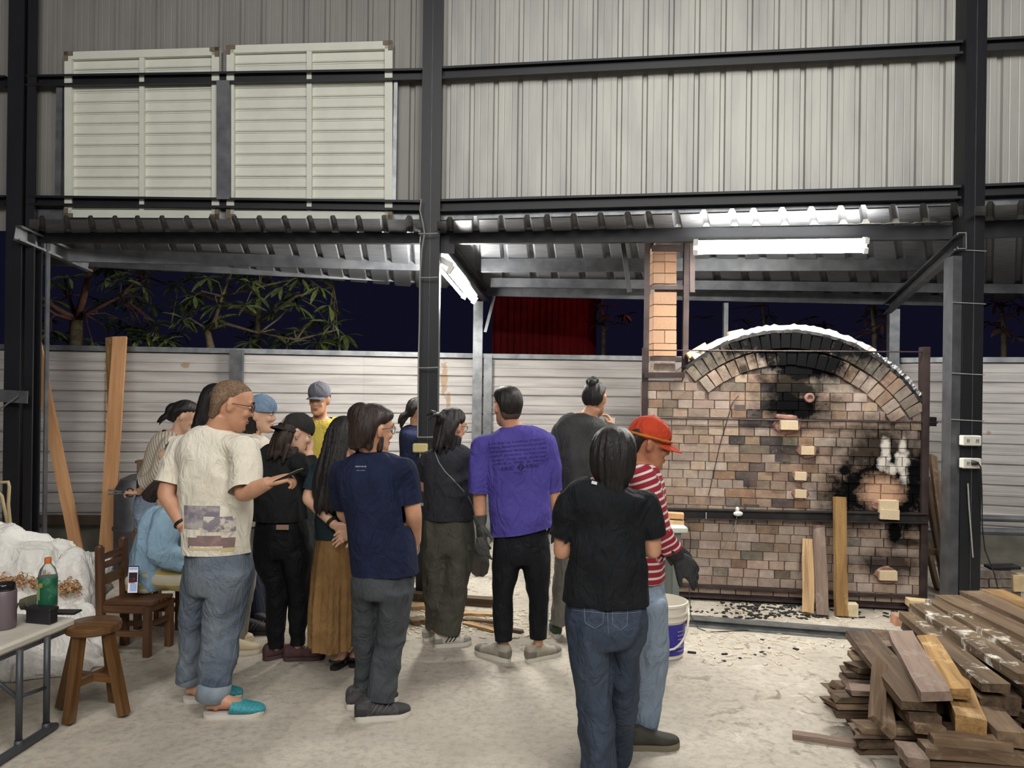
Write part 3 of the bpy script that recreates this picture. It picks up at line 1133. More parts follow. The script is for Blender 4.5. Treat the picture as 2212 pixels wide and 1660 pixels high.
# plank-like angle edging of the yard kerb under the kiln: chimney
ch_p = P(1437, 830, 6.34)
chim = thing('brick_chimney', 'square brick chimney flue in a brown angle steel frame rising through the roof', 'chimney', P(1437, 815, 6.34))
CPz = lambda py: P(1437, py, 6.34).z
cx_, cy_ = ch_p.x, ch_p.y
wch = 52 / 1660 * 6.34
core = MB(); core.box((cx_, cy_ + .14, (CPz(806) + CPz(520)) / 2), (wch * .9, .20, CPz(520) - CPz(806))); core.build('mortar_core', M_MORTAR, chim)
ys = [802, 770, 742, 713, 684, 658, 630, 613, 590, 565, 548, 532]
M_CBRICK = mat('chimney_firebrick', (178, 142, 114), .85, 0, (150, 118, 96), 14, .4, .7, None, .5, 60, vary=.12)
me_c = unit('chim', M_CBRICK)
for i in range(len(ys) - 1):
    za, zb_ = CPz(ys[i]), CPz(ys[i + 1])
    if ys[i] == 630 or ys[i] == 802:
        continue
    two = rk.random() < .3
    dx = P(1437 + (815 - ys[i]) * .0, ys[i], 6.34).x - cx_
    for k in ((-.5, .5) if two else (0,)):
        o = link('brick', me_c, chim)
        L = wch * (.49 if two else .98)
        c = V((cx_ + k * L + dx, cy_ + .03 + rk.uniform(-.008, .008) + .10, (za + zb_) / 2)) - wloc(chim)
        o.matrix_local = Matrix.Translation(c) @ Matrix.Diagonal((L, .22, zb_ - za - .004, 1))
for i, (ya, yb, k) in enumerate(((808, 522, -1), (803, 522, 1))):
    x_ = cx_ + k * (wch / 2 + .021)
    q = MB(); q.angle((x_ + .02 * k, cy_ - .012, CPz(ya)), (x_ + .02 * k, cy_ - .012, CPz(yb)), .045, .006, V((0, 1, 0)), k, 1); q.build('corner_angle', M_RUST, chim)
for py, h_ in ((622, .035), (776, .035), (538, .05)):
    q = MB(); q.bar((cx_ - wch / 2 - .03, cy_ - .02, CPz(py)), (cx_ + wch / 2 + .03, cy_ - .02, CPz(py)), .02, h_); q.build('frame_band', M_RUST, chim)
q = MB(); q.bar(P(1495, 520, 6.15), P(1495, 632, 6.15), .04, .03, V((0, 1, 0))); struct('trim_29', q, M_RUST)
q = MB(); q.bar(P(1345, 525, 6.3), P(1360, 632, 6.3), .035, .03, V((0, 1, 0))); struct('trim_30', q, M_BLACK)

# loose bricks lying on the vault
M_LOOSE = mat('loose_buff_brick', (226, 200, 156), .85, 0, (208, 176, 132), 12, .4, .7, None, .4, 60, vary=.08)


def loose(label, px, py, w_, h_, d_, tilt, off=.12, group=None, Y=None, m_=None, name='loose_brick', rz=0.0):
    me = bpy.data.meshes.new(name)
    b2 = bm.copy()
    for v in b2.verts:
        v.co = V((v.co.x * w_, v.co.y * d_, v.co.z * h_))
    b2.to_mesh(me); b2.free(); me.materials.append(m_ or M_LOOSE)
    o = link(name, me)
    p = KP.at(px, py, off) if Y is None else P(px, py, Y)
    o.matrix_world = Matrix.Translation(p) @ (KROT @ Matrix.Rotation(rz, 3, 'Z') @ Matrix.Rotation(tilt, 3, 'Y')).to_4x4()
    tag(o, label, 'brick', group)
    return o


loose('long buff brick lying flat on the very crown of the kiln vault', 1700, 713, .25, .055, .12, .03, .10)
loose('cream half brick tilted on the insulation by the crown of the kiln', 1589, 724, .115, .07, .12, -.22, .10)
loose('pinkish buff brick leaning on the lower end of the vault by the chimney', 1505, 758, .17, .05, .12, -.55, .10)
loose('thin buff slab brick sliding down the foil side of the vault', 1852, 758, .22, .035, .12, .52, .10)
# ------------------------------------------------------------------ beyond the fence
m = MB()
a, b = P(1062, 830, 12.0), P(1262, 830, 12.6)
ht = 3.35
L_ = (b - a).length
m.patch(V((a.x, a.y, 0)), V((b.x, b.y, 0)), V((b.x, b.y, ht)), V((a.x, a.y, ht)), ribs(L_, .11, .05, .06, .03, .02, 1))
shed = thing('corrugated_shed', 'dark red corrugated shed wall standing in the night beyond the fence', 'shed', ((a.x + b.x) / 2, (a.y + b.y) / 2, 0))
M_RED = mat('red_corrugated_sheet', (190, 46, 50), .6, .1, (150, 36, 42), 4, .4, .7)
m.build('wall_sheet', M_RED, shed)
m = MB(); m.patch(V((b.x, b.y, 0)), V((b.x + .4, b.y + 2.2, 0)), V((b.x + .4, b.y + 2.2, ht)), V((b.x, b.y, ht)), ribs(2.2, .11, .05, .06, .03, .02, 1)); m.build('wall_sheet', M_RED, shed)
m = MB(); m.box((a.x + .35, a.y - .05, .95), (.8, .06, 1.9)); m.build('dark_doorway', mat('dark_doorway_board', (28, 24, 30), .9), shed)
m = MB(); m.patch(V((-9, 9.2, 0)), V((8, 9.2, 0)), V((8, 16, 0)), V((-9, 16, 0)), [(0, 0), (1, 0)]); struct('ground', m, mat('dark_soil', (40, 38, 32), .95))

M_BARK = mat('grey_bark', (120, 108, 84), .9, 0, (84, 70, 54), 20, .4, .7, None, .5, 50)
M_BARKR = mat('reddish_bark', (120, 84, 66), .9, 0, (88, 60, 48), 20, .4, .7, None, .5, 50)
M_LEAF = mat('mango_leaf', (118, 132, 76), .45, 0, (80, 96, 56), 9, .4, .7, vary=.32)
M_LEAFD = mat('dry_brown_leaf', (110, 84, 62), .55, 0, (80, 58, 46), 9, .4, .7, vary=.3)


def leaf_mesh(name, m_):
    vs, fs = [], []
    W_ = [0.02, .5, .95, 1.0, .7, .03]
    for i, w_ in enumerate(W_):
        x = i / 5
        z = -.22 * x * x + .05 * x
        vs += [(x, -.11 * w_, z + .035 * w_), (x, 0, z), (x, .11 * w_, z + .035 * w_)]
    for i in range(5):
        for k in (0, 1):
            fs.append((i * 3 + k, i * 3 + k + 1, (i + 1) * 3 + k + 1, (i + 1) * 3 + k))
    me = bpy.data.meshes.new(name); me.from_pydata(vs, [], fs); me.materials.append(m_)
    me.polygons.foreach_set('use_smooth', [True] * len(fs))
    return me


ME_LEAF, ME_LEAFD = leaf_mesh('leaf', M_LEAF), leaf_mesh('leaf', M_LEAFD)


def tree(name, label, base, branches, clusters, me, seed, size=.19, nleaf=(8, 12), bark=M_BARK, group=None):
    """branches: lists of (point, radius); clusters: where whorls of leaves hang"""
    r = random.Random(seed)
    o = thing(name, label, 'tree', base, group)
    for k, br in enumerate(branches):
        mm = MB(); mm.tube([p for p, _ in br], [q for _, q in br], 8)
        mm.build('trunk' if k == 0 else 'branch', bark if k else M_BARK, o, True)
    joints = [p for br in branches for p, _ in br]
    tw = MB()
    for c in clusters:
        near = min(joints, key=lambda p: (p - c).length)
        mid = near.lerp(c, .5) + V((r.uniform(-.06, .06), r.uniform(-.06, .06), .05))
        tw.tube([near, mid, c], [.012, .008, .005], 5)
        n = r.randint(*nleaf)
        for i in range(n):
            az = 2 * PI * (i + r.random() * .7) / n
            el = r.uniform(-.75, .45)
            lf = link('leaf', me, o)
            s_ = size * r.uniform(.7, 1.2)
            rot = Matrix.Rotation(az, 4, 'Z') @ Matrix.Rotation(-el, 4, 'Y') @ Matrix.Rotation(r.uniform(-.5, .5), 4, 'X')
            lf.matrix_local = Matrix.Translation(c - V(base)) @ rot @ Matrix.Diagonal((s_, s_ * r.uniform(.8, 1.2), s_, 1))
    tag(tw.build('twigs', bark, o), kind='stuff')
    return o


Yt = 9.3
tb = P(165, 760, Yt); tb = V((tb.x, tb.y, 0))
fork = P(165, 692, Yt)
br = [[(tb, .10), (P(163, 745, Yt), .085), (fork, .075)],
      [(fork, .05), (P(180, 645, Yt - .1), .04), (P(190, 600, Yt - .1), .036), (P(203, 560, Yt - .2), .03), (P(215, 520, Yt - .2), .02)],
      [(fork, .045), (P(120, 665, Yt - .2), .028), (P(92, 645, Yt - .3), .022), (P(60, 618, Yt - .3), .014)],
      [(fork, .03), (P(148, 640, Yt), .02), (P(140, 600, Yt), .014)],
      [(fork, .03), (P(185, 680, Yt - .1), .024), (P(260, 640, Yt - .1), .016), (P(300, 600, Yt), .01)],
      [(fork, .03), (P(120, 680, Yt - .3), .016), (P(85, 655, Yt - .4), .01)]]
r_ = random.Random(21)
cl = [P(x, y, Yt + r_.uniform(-.5, .4)) for x, y in ((110, 715), (95, 735), (130, 725), (290, 640), (235, 600), (260, 690), (300, 720), (340, 700), (245, 740), (320, 735), (290, 560), (120, 610), (330, 660), (200, 740), (100, 690), (350, 745), (270, 600), (310, 620), (235, 570), (340, 580), (215, 650), (280, 660), (150, 600), (110, 650), (300, 580))]
tree('mango_tree', 'forked tree with a reddish limb and drooping leaves beyond the shuttered bay fence', tb, br, cl, ME_LEAF, 3, .23, (7, 10), bark=M_BARKR)
Yt = 9.0
tb = P(450, 760, Yt); tb = V((tb.x, tb.y, 0))
fork = P(447, 715, Yt)
br = [[(tb, .06), (P(455, 750, Yt), .05), (fork, .04)],
      [(fork, .03), (P(437, 705, Yt), .018), (P(400, 695, Yt), .01), (P(370, 700, Yt), .008)],
      [(fork, .035), (P(465, 690, Yt), .025), (P(480, 640, Yt), .018), (P(500, 590, Yt), .01)],
      [(fork, .03), (P(490, 700, Yt), .02), (P(560, 720, Yt), .014), (P(600, 690, Yt), .01)],
      [(P(480, 640, Yt), .018), (P(560, 620, Yt), .014), (P(650, 600, Yt), .01)],
      [(P(560, 720, Yt), .016), (P(640, 735, Yt), .014), (P(720, 715, Yt), .01)]]
cl = [P(x, y, Yt + r_.uniform(-.4, .4)) for x, y in ((400, 690), (385, 615), (420, 640), (450, 600), (500, 590), (540, 610), (580, 600), (470, 660), (560, 640), (610, 620), (650, 600), (690, 620), (530, 660), (590, 670), (640, 660), (680, 690), (720, 700), (745, 725), (600, 720), (650, 715), (540, 740), (470, 690), (690, 740), (620, 745), (560, 580), (620, 580), (710, 660))]
tree('mango_tree', 'bushy mango tree with bright leaf clusters over the fence post', tb, br, cl, ME_LEAF, 4, .23)
Yt = 9.9
tb = P(560, 760, Yt); tb = V((tb.x, tb.y, 0))
br = [[(tb, .06), (P(555, 720, Yt), .04), (P(560, 640, Yt), .03), (P(540, 560, Yt), .015)], [(P(555, 700, Yt), .03), (P(640, 640, Yt), .02), (P(720, 620, Yt), .01)], [(P(555, 680, Yt), .03), (P(440, 640, Yt), .02), (P(320, 600, Yt), .01)]]
r2 = random.Random(5)
tree('mango_tree', 'tall dim mango tree standing behind the two brighter ones in the dark', tb, br, [P(r2.uniform(230, 740), r2.uniform(570, 750), Yt + r2.uniform(-.4, .4)) for i in range(27)], ME_LEAF, 31, .24, (8, 12))
Yt = 8.85
tb = P(330, 752, Yt); tb = V((tb.x, tb.y, 0))
tree('young_mango', 'low green leaf clump peeping over the fence beside the tall timbers', tb, [[(tb, .03), (P(325, 735, Yt), .02)]], [P(x, y, Yt) for x, y in ((318, 722), (345, 728), (300, 735), (360, 735))], ME_LEAF, 6, .22)
for px, lab, cs, sd, Yt in ((1885, 'sparse brownish tree hanging over the fence behind the kiln end upright', ((1890, 670), (1870, 690), (1905, 700), (1860, 720), (1915, 680), (1840, 735), (1900, 735)), 7, 9.3),
                            (2165, 'sparse brownish tree over the fence outside the socketed column', ((2150, 655), (2180, 680), (2165, 710), (2140, 700), (2200, 660), (2190, 730)), 8, 9.0),
                            (1650, 'dim leafless looking tree in the dark over the kiln crown', ((1520, 690), (1600, 690), (1660, 680), (1740, 690), (1780, 700)), 9, 10.5),
                            (1300, 'dim tree with a reddish glow beside the red shed', ((1290, 660), (1310, 680), (1290, 700), (1330, 700), (1350, 680)), 10, 11.0)):
    tb = P(px, 760, Yt); tb = V((tb.x, tb.y, 0))
    c_ = [P(x, y, Yt + r_.uniform(-.3, .3)) for x, y in cs]
    tree('sparse_tree', lab, tb, [[(tb, .05), (P(px + 4, 720, Yt), .03), (P(px - 2, 660, Yt), .018), (P(px + 6, 600, Yt), .01)]], c_, ME_LEAFD, sd, .2, (6, 9), M_BARKR)

# ------------------------------------------------------------------ timber
def wood_mat(name, c1, c2, rough=.8, bump=.5, vary=.12):
    return mat(name, c1, rough, 0, c2, 5, .38, .66, (1, 1, 1), bump, 26, None, vary, 'Object', detail=6)


def grain_mat(name, c1, c2, c3=None, k3=.6, rough=.82, vary=.1, bump=.6):
    """sawn wood: grain runs along each board's own long axis (local x)"""
    m_ = bpy.data.materials.new(name)
    t = NT(m_)
    oc = t.coord('Object', (1.6, 22, 22))
    ri = t.n('ShaderNodeObjectInfo').outputs['Random']
    ad = t.n('ShaderNodeVectorMath', operation='ADD'); t.l(oc, ad.inputs[0])
    cb = t.n('ShaderNodeCombineXYZ'); t.l(t.math('MULTIPLY', ri, 37.0), cb.inputs[0]); t.l(t.math('MULTIPLY', ri, 11.0), cb.inputs[1]); t.l(cb.outputs[0], ad.inputs[1])
    g = t.noise(ad.outputs[0], 1.0, 6, .65, .6)
    col = t.mix(t.ramp(g, .36, .66), lin(c1), lin(c2))
    if c3 is not None:
        f = t.ramp(t.noise(t.coord('World', (1, 1, 1)), 7, 5, .7, .4), .56, .66)
        col = t.mix(t.math('MULTIPLY', f, k3), col, lin(c3))
    hv = t.n('ShaderNodeHueSaturation'); t.l(col, hv.inputs['Color'])
    t.l(t.math('ADD', t.math('MULTIPLY', ri, 2 * vary), 1 - vary), hv.inputs['Value'])
    t.l(hv.outputs[0], t.b.inputs['Base Color'])
    t.b.inputs['Roughness'].default_value = rough
    t.bump(g, bump, .01)
    return m_


M_PINE = grain_mat('new_pine_board', (196, 150, 106), (170, 122, 82), vary=.05, bump=.2)
M_OLDW = grain_mat('weathered_plank', (128, 106, 82), (92, 72, 54), (170, 156, 134), .45)
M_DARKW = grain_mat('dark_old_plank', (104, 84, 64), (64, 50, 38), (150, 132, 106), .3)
M_LIMEW = grain_mat('limewashed_old_plank', (118, 98, 74), (80, 64, 48), (232, 228, 216), .95)
M_GREYW = grain_mat('grey_brown_board', (140, 120, 106), (112, 94, 84), (170, 158, 146), .4)
M_GOLDW = grain_mat('golden_old_timber', (172, 136, 84), (120, 90, 54), (204, 180, 140), .5)
M_SPLIT = grain_mat('split_pale_wood', (214, 182, 138), (150, 116, 80), vary=.08)
M_CHAIRW = grain_mat('varnished_brown_wood', (112, 78, 52), (74, 48, 32), rough=.42, vary=.08, bump=.25)
M_STOOLW = grain_mat('varnished_stool_wood', (120, 86, 50), (80, 52, 28), rough=.3, vary=.05, bump=.15)


def board_mesh(L, w_, h_, seed=0, rough=.004, ragged=0.0):
    """a sawn board along local x, with slightly worn edges and, if asked, a broken end"""
    q = random.Random(seed)
    n = 5
    vs = []
    for i in range(n + 1):
        x = -L / 2 + L * i / n
        for a, b_ in ((-1, -1), (1, -1), (1, 1), (-1, 1)):
            xx = x
            if ragged and i in (0, n):
                xx += q.uniform(-ragged, ragged)
            vs.append((xx, a * w_ / 2 + q.uniform(-rough, rough), b_ * h_ / 2 + q.uniform(-rough, rough) * .6))
    fs = []
    for i in range(n):
        for k in range(4):
            fs.append((i * 4 + k, i * 4 + (k + 1) % 4, (i + 1) * 4 + (k + 1) % 4, (i + 1) * 4 + k))
    fs += [(3, 2, 1, 0), tuple(n * 4 + k for k in range(4))]
    return vs, fs


def board(label, a, b, w_, h_, m_, up=V((0, 0, 1)), name='plank', cat='plank', group=None, seed=None, ragged=0.0, rough=.004, parent=None):
    a, b = V(a), V(b)
    x = (b - a).normalized()
    up = V(up)
    y = up.cross(x)
    if y.length < 1e-3:
        y = V((0, 1, 0)).cross(x)
    y.normalize(); z = x.cross(y)
    seed = seed if seed is not None else RNG.randint(0, 99999)
    vs, fs = board_mesh((b - a).length, w_, h_, seed, rough, ragged)
    me = bpy.data.meshes.new(name); me.from_pydata(vs, [], fs); me.materials.append(m_)
    o = link(name, me, parent)
    mw = Matrix((x, y, z)).transposed().to_4x4()
    c = (a + b) / 2 - (wloc(parent) if parent else V((0, 0, 0)))
    o.matrix_local = Matrix.Translation(c) @ mw
    if parent is None:
        tag(o, label, cat, group)
    return o


# leaning timbers at the shuttered end of the yard
board('single pinkish pine plank leaning steeply against the wide black column', P(55, 640, 6.78), G(174, 1226, .02), .10, .035, M_PINE, V((.3, -1, .2)))
board('broad new pine board standing in front of its pair against the fence', P(259, 728, 7.42), G(228, 1222, .02), .125, .03, M_PINE, V((.1, -1, .1)))
board('narrow darker pine board standing behind the broad new one at the fence', P(238, 729, 7.45), G(252, 1200, .02), .10, .03, M_GOLDW, V((-.5, -1, .1)))
o = thing('steel_drum', 'dull grey drum half hidden behind the new pine boards', 'drum', G(297, 1225))
p0 = G(297, 1225)
m = MB(); m.lathe(p0, [(.20, 0), (.205, .02), (.2, .04), (.2, .34), (.207, .36), (.2, .38), (.2, .70), (.15, .80), (.06, .84), (.0, .845)], 24); m.build('shell', M_GALVD, o, .6)
m = MB(); m.lathe(p0 + V((0, 0, .36)), [(.212, -.012), (.214, 0), (.212, .012)], 24); m.build('hoop', M_GALVD, o, .6)
p0 = G(352, 1215)
o = thing('wooden_rack', 'brown wooden rack by the fence beyond the woman in ribbed knitwear', 'rack', p0)
for dx, dy in ((-.22, 0), (.22, 0), (-.22, .25), (.22, .25)):
    board(None, p0 + V((dx, dy, 0)), p0 + V((dx, dy, .95)), .05, .05, M_OLDW, V((0, 1, 0)), 'leg', parent=o)
for z_ in (.25, .6, .93):
    board(None, p0 + V((-.26, .125, z_)), p0 + V((.26, .125, z_)), .30, .025, M_DARKW, V((0, 0, 1)), 'shelf_board', parent=o)

# boards stood against the kiln
board('pale split board standing on end, the shortest of those leaning on the kiln', G(1746, 1328, .01), P(1746, 1166, 5.98), .078, .035, M_SPLIT, V((.2, -1, 0)), ragged=.02)
board('grey brown board with a mortise slot leaning on the kiln between two others', G(1777, 1330, .01), P(1768, 1136, 5.97), .088, .03, M_GREYW, V((-.25, -1, 0)))
o = board('tall golden weathered post leaning on the waist beam of the kiln', G(1817, 1331, .01), P(1813, 1074, 5.86), .085, .045, M_GOLDW, V((0, -1, 0)))
m = MB(); m.bar(P(1771, 1188, 5.82), P(1771, 1202, 5.82), .012, .02, V((0, 1, 0)), 0)
loose('cream coloured wedge brick on the ash by the foot of the golden post', 1840, 1317, .075, .095, .07, .0, 0, None, 5.72, mat('cream_brick', (226, 212, 176), .85, 0, (200, 186, 150), 12, .4, .7))
# boards between the kiln and the column
for i, (a, b, w_, mm, lab) in enumerate(((G(2056, 1300, .01), P(2014, 985, 6.9), .075, M_OLDW, 'long weathered board leaning outermost between the kiln frame and the socketed column'),
                                         (G(2046, 1285, .01), P(2000, 1030, 6.95), .07, M_DARKW, 'dark board leaning behind the long weathered one beside the kiln frame'),
                                         (G(2026, 1275, .01), P(2000, 1170, 6.9), .055, M_DARKW, 'short blackened board leaning low beside the kiln frame'))):
    board(lab, a, b, w_, .03, mm, V((.2, -1, 0)))
loose('old block wedged among the boards beside the kiln frame', 2012, 1192, .10, .055, .06, .05, 0, None, 6.55, M_OLDW, 'wood_block')
m_ = bpy.data.objects[-1] if False else None

# ------------------------------------------------------------------ lumber pile
pile = []
G_LOW = 'short plank ends in the ragged lower stack'


def pb(label, a, b, w_, h_, m_, up=(0, 0, 1), **k):
    return board(label, a, b, w_, h_, m_, up, cat='plank', **k)


LP = 'lumber pile'
# the long limewashed boards on top: far ends (upper) to near ends (lower)
top_boards = [
    ((1965, 1330, 4.75), (2150, 1488, 3.72), .13, .045, M_LIMEW, 'long limewashed plank at the outer edge of the upper lumber stack'),
    ((1985, 1312, 4.8), (2225, 1468, 3.70), .13, .045, M_LIMEW, 'white spattered plank second from the outer edge of the upper stack'),
    ((2018, 1302, 4.85), (2290, 1452, 3.72), .12, .04, M_LIMEW, 'narrow limewashed plank third from the outer edge of the upper stack'),
    ((2045, 1294, 4.9), (2340, 1432, 3.74), .15, .045, M_OLDW, 'broad brown plank midway across the upper lumber stack'),
    ((2100, 1284, 4.95), (2380, 1410, 3.8), .15, .045, M_OLDW, 'dusty tan plank inside the broad brown one on the upper stack'),
    ((2140, 1281, 5.0), (2400, 1384, 3.9), .14, .045, M_GOLDW, 'light golden plank nearest the socketed column on the upper stack'),
]
for a, b, w_, h_, mm, lab in top_boards:
    pb(lab, P(*a), P(*b), w_, h_, mm, rough=.006)
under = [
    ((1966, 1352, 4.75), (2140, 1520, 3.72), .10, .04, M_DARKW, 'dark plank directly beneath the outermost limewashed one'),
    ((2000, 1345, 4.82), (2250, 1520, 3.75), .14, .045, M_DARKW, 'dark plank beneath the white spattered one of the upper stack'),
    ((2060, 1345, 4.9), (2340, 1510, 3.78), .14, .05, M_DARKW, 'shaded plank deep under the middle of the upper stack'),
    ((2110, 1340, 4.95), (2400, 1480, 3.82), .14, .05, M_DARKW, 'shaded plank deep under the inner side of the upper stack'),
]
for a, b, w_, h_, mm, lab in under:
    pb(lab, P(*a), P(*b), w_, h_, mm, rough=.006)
mid = [
    ((1858, 1372, 4.25), (1985, 1526, 3.50), .155, .04, M_DARKW, (0.0, -.25, 1), 'broad dark brown plank sloping down the front of the lumber pile'),
    ((1945, 1372, 4.20), (2022, 1506, 3.44), .125, .045, M_GREYW, (-.25, -.3, 1), 'reddish brown plank with plaster scab lying over the broad dark one'),
    ((2000, 1382, 4.15), (2072, 1500, 3.55), .10, .05, M_GOLDW, (-.15, -.2, 1), 'golden plank with cream plaster behind the reddish brown one'),
    ((2048, 1440, 4.2), (2098, 1572, 3.38), .12, .085, M_GOLDW, (0, 0, 1), 'thick square golden beam butting out of the pile centre'),
    ((2085, 1490, 4.2), (2188, 1600, 3.30), .125, .065, M_OLDW, (0, 0, 1), 'thick grey plank with its near end beside the golden beam'),
    ((2180, 1520, 4.0), (2300, 1590, 3.4), .12, .05, M_OLDW, (0, 0, 1), 'plank half out of frame below the upper stack'),
    ((1900, 1452, 4.15), (2000, 1555, 3.46), .13, .035, M_DARKW, (0, 0, 1), 'thin dark plank under the broad sloping one'),
    ((1930, 1500, 4.1), (2010, 1580, 3.40), .12, .04, M_OLDW, (0, 0, 1), 'grey plank third down beneath the broad sloping one'),
]
for a, b, w_, h_, mm, up, lab in mid:
    pb(lab, P(*a), P(*b), w_, h_, mm, up, rough=.006)
# two uprights propped on the ragged side
pb('wide weathered board propped upright on the ragged side of the pile', P(1900, 1430, 3.85), P(1893, 1560, 3.50), .07, .03, M_OLDW, (.2, -1, .4))
pb('short weathered board propped next to the wide upright one on the pile', P(1908, 1480, 3.80), P(1920, 1585, 3.46), .062, .03, M_OLDW, (.2, -1, .4))
# near horizontal boards along the bottom of the frame
for i, (a, b, w_, h_, mm, lab) in enumerate((
        ((2010, 1598, 3.38), (2180, 1610, 3.32), .09, .05, M_OLDW, 'light golden batten lying crosswise at the foot of the pile'),
        ((1990, 1618, 3.36), (2300, 1640, 3.28), .09, .05, M_OLDW, 'long crosswise batten under the light golden one'),
        ((1955, 1612, 3.40), (1985, 1650, 3.25), .09, .04, M_GREYW, 'grey white plank end poking forward at the foot of the pile'),
        ((1950, 1650, 3.36), (2320, 1668, 3.26), .10, .05, M_DARKW, 'lowest crosswise plank at the very bottom of the pile'))):
    pb(lab, P(*a), P(*b), w_, h_, mm, rough=.005)
pb('lone slat lying on the concrete in front of the lumber pile', G(1712, 1588, .014), G(1850, 1608, .014), .05, .026, M_GREYW, rough=.003)
# ragged plank ends on the pile's side: layer upon layer, running into the pile
q = random.Random(77)
ORD = ('lowest', 'second', 'third', 'fourth', 'fifth', 'sixth', 'seventh', 'topmost')
ROWS = (('front', 3.60, 4, (1868, 1862, 1858, 1864)), ('second', 3.84, 6, (1850, 1838, 1800, 1796, 1812, 1840)), ('third', 4.08, 7, (1830, 1820, 1800, 1806, 1818, 1836, 1846)), ('hindmost', 4.32, 8, (1846, 1840, 1838, 1842, 1852, 1850, 1856, 1862)))
for rn, yy0, nl, ends in ROWS:
    for li in range(nl):
        yy = yy0 + q.uniform(-.02, .02)
        x0 = (ends[li] + q.uniform(-5, 5) - 1106) / 1660 * yy
        zz = .018 + li * .0345
        L = q.uniform(.5, .62)
        dy = q.uniform(-.03, .03)
        mm = (M_DARKW, M_OLDW, M_DARKW, M_GREYW)[q.randint(0, 3)]
        pb('broken plank end in the ragged flank of the pile, %s layer, %s row' % (ORD[li], rn), V((x0, yy, zz)), V((x0 + L, yy + dy, zz)), q.uniform(.09, .17), q.uniform(.024, .030), mm, group=G_LOW, ragged=.03, rough=.004)
for rn, x0 in (('left', 2.12), ('middle', 2.42), ('right', 2.72)):
    for zn, z_ in (('bottom', .04), ('upper', .16)):
        pb('thick bearer beam under the upper stack, %s one of the %s course' % (rn, zn), V((x0, 3.75, z_)), V((x0 + .2, 4.75, z_)), .16, .09, M_DARKW, group='bearer planks inside the pile', rough=.003)

# wood scraps on the floor behind the people
for i, (a, b, w_, h_, mm, lab) in enumerate((
        ((888, 1288), (1066, 1302), .09, .06, M_DARKW, 'dark thick timber lying on the floor beyond the olive trousers'),
        ((892, 1312), (930, 1310), .10, .03, M_SPLIT, 'short pale offcut on the floor beside the mid column foot'),
        ((990, 1325), (1064, 1328), .07, .02, M_SPLIT, 'pale slat topmost among the floor scraps by the black track pants'),
        ((1000, 1338), (1072, 1345), .05, .02, M_OLDW, 'brown slat in the middle of the floor scraps by the black track pants'),
        ((1003, 1346), (1090, 1368), .06, .02, M_SPLIT, 'split pale slat lowest among the floor scraps'),
        ((1040, 1350), (1130, 1366), .04, .02, M_DARKW, 'dark splinter between the track pants legs'),
        ((886, 1345), (922, 1340), .10, .04, M_OLDW, 'offcut block on the floor left over near the grey trousers'))):
    board(lab, G(*a, h_ / 2), G(*b, h_ / 2), w_, h_, mm, cat='wood scrap', name='wood_scrap', ragged=.015)

# ------------------------------------------------------------------ yard floor: kerb channel, ash, bits
a, b = G(1436, 1350), G(1975, 1394)
m = MB(); m.channel(V((a.x, a.y + .03, .034)), V((b.x, b.y + .03, .034)), .06, .066, .006, V((0, 0, 1)), True)
struct('trim_31', m, M_GALV)
q = random.Random(9)
m = MB()
for i in range(300):
    px = q.gauss(1660, 85); py = q.uniform(1302, 1338)
    if i > 250:
        px = q.uniform(1480, 1960); py = q.choice((q.uniform(1310, 1338), q.uniform(1378, 1430)))
    if not (1470 < px < 1965):
        continue
    p = G(px, py, .0)
    s_ = q.uniform(.006, .024)
    m.box(p + V((0, 0, s_ * .2)), (s_ * q.uniform(.8, 2.6), s_ * q.uniform(.5, 1.2), s_ * .4), Matrix.Rotation(q.uniform(0, 6.28), 3, 'Z'))
tag(m.build('charcoal_bits', mat('charcoal', (40, 38, 36), .95, vary=.2)), 'scatter of black charcoal crumbs on the ash in front of the kiln', 'charcoal', kind='stuff')
m = MB()
for i in range(520):
    px, py = q.uniform(880, 1200), q.uniform(1320, 1380)
    if i > 300:
        px, py = q.uniform(1490, 2000), q.uniform(1320, 1440)
    p = G(px, py, .0)
    s_ = q.uniform(.006, .02)
    m.box(p + V((0, 0, s_ * .2)), (s_ * q.uniform(1, 4), s_, s_ * .4), Matrix.Rotation(q.uniform(0, 6.28), 3, 'Z'))
tag(m.build('wood_chips', mat('pale_wood_chip', (204, 194, 176), .9)), 'thin litter of pale bark and wood chips on the concrete', 'chips', kind='stuff')
loose('pinkish firebrick on the ash at the end of the steel kerb near the lumber', 1946, 1343, .11, .09, .11, .1, 0, None, 5.55, mat('pink_brick', (196, 150, 124), .85, 0, (170, 124, 100), 12, .4, .7))
loose('buff brick lying beyond the lumber at the kiln corner', 1985, 1304, .16, .055, .11, .05, 0, None, 5.75)
# bricks stacked by the fence
kb = random.Random(3)
for r in range(3):
    for c in range(4 - (r == 2)):
        px = 2116 + c * 24 + kb.uniform(-3, 3)
        loose('small grey brick in the %s course of the low stack, %s from the socketed column' % (('bottom', 'middle', 'top')[r], ('first', 'second', 'third', 'fourth')[c]), px, 1276 - r * 19, .088, .065, .12, kb.uniform(-.05, .05), 0, 'grey bricks stacked by the kerb', 6.2,
              mat('grey_brick', (150, 144, 136), .9, 0, (110, 96, 88), 9, .4, .7, None, .4, 50, vary=.2))
loose('taller buff block at the end of the low grey brick stack', 2195, 1258, .085, .13, .1, -.05, 0, None, 6.15)
loose('blackened flat tile lying on top of the low grey brick stack', 2165, 1225, .22, .02, .14, -.08, 0, None, 6.2, M_CHAR, 'roof_tile')

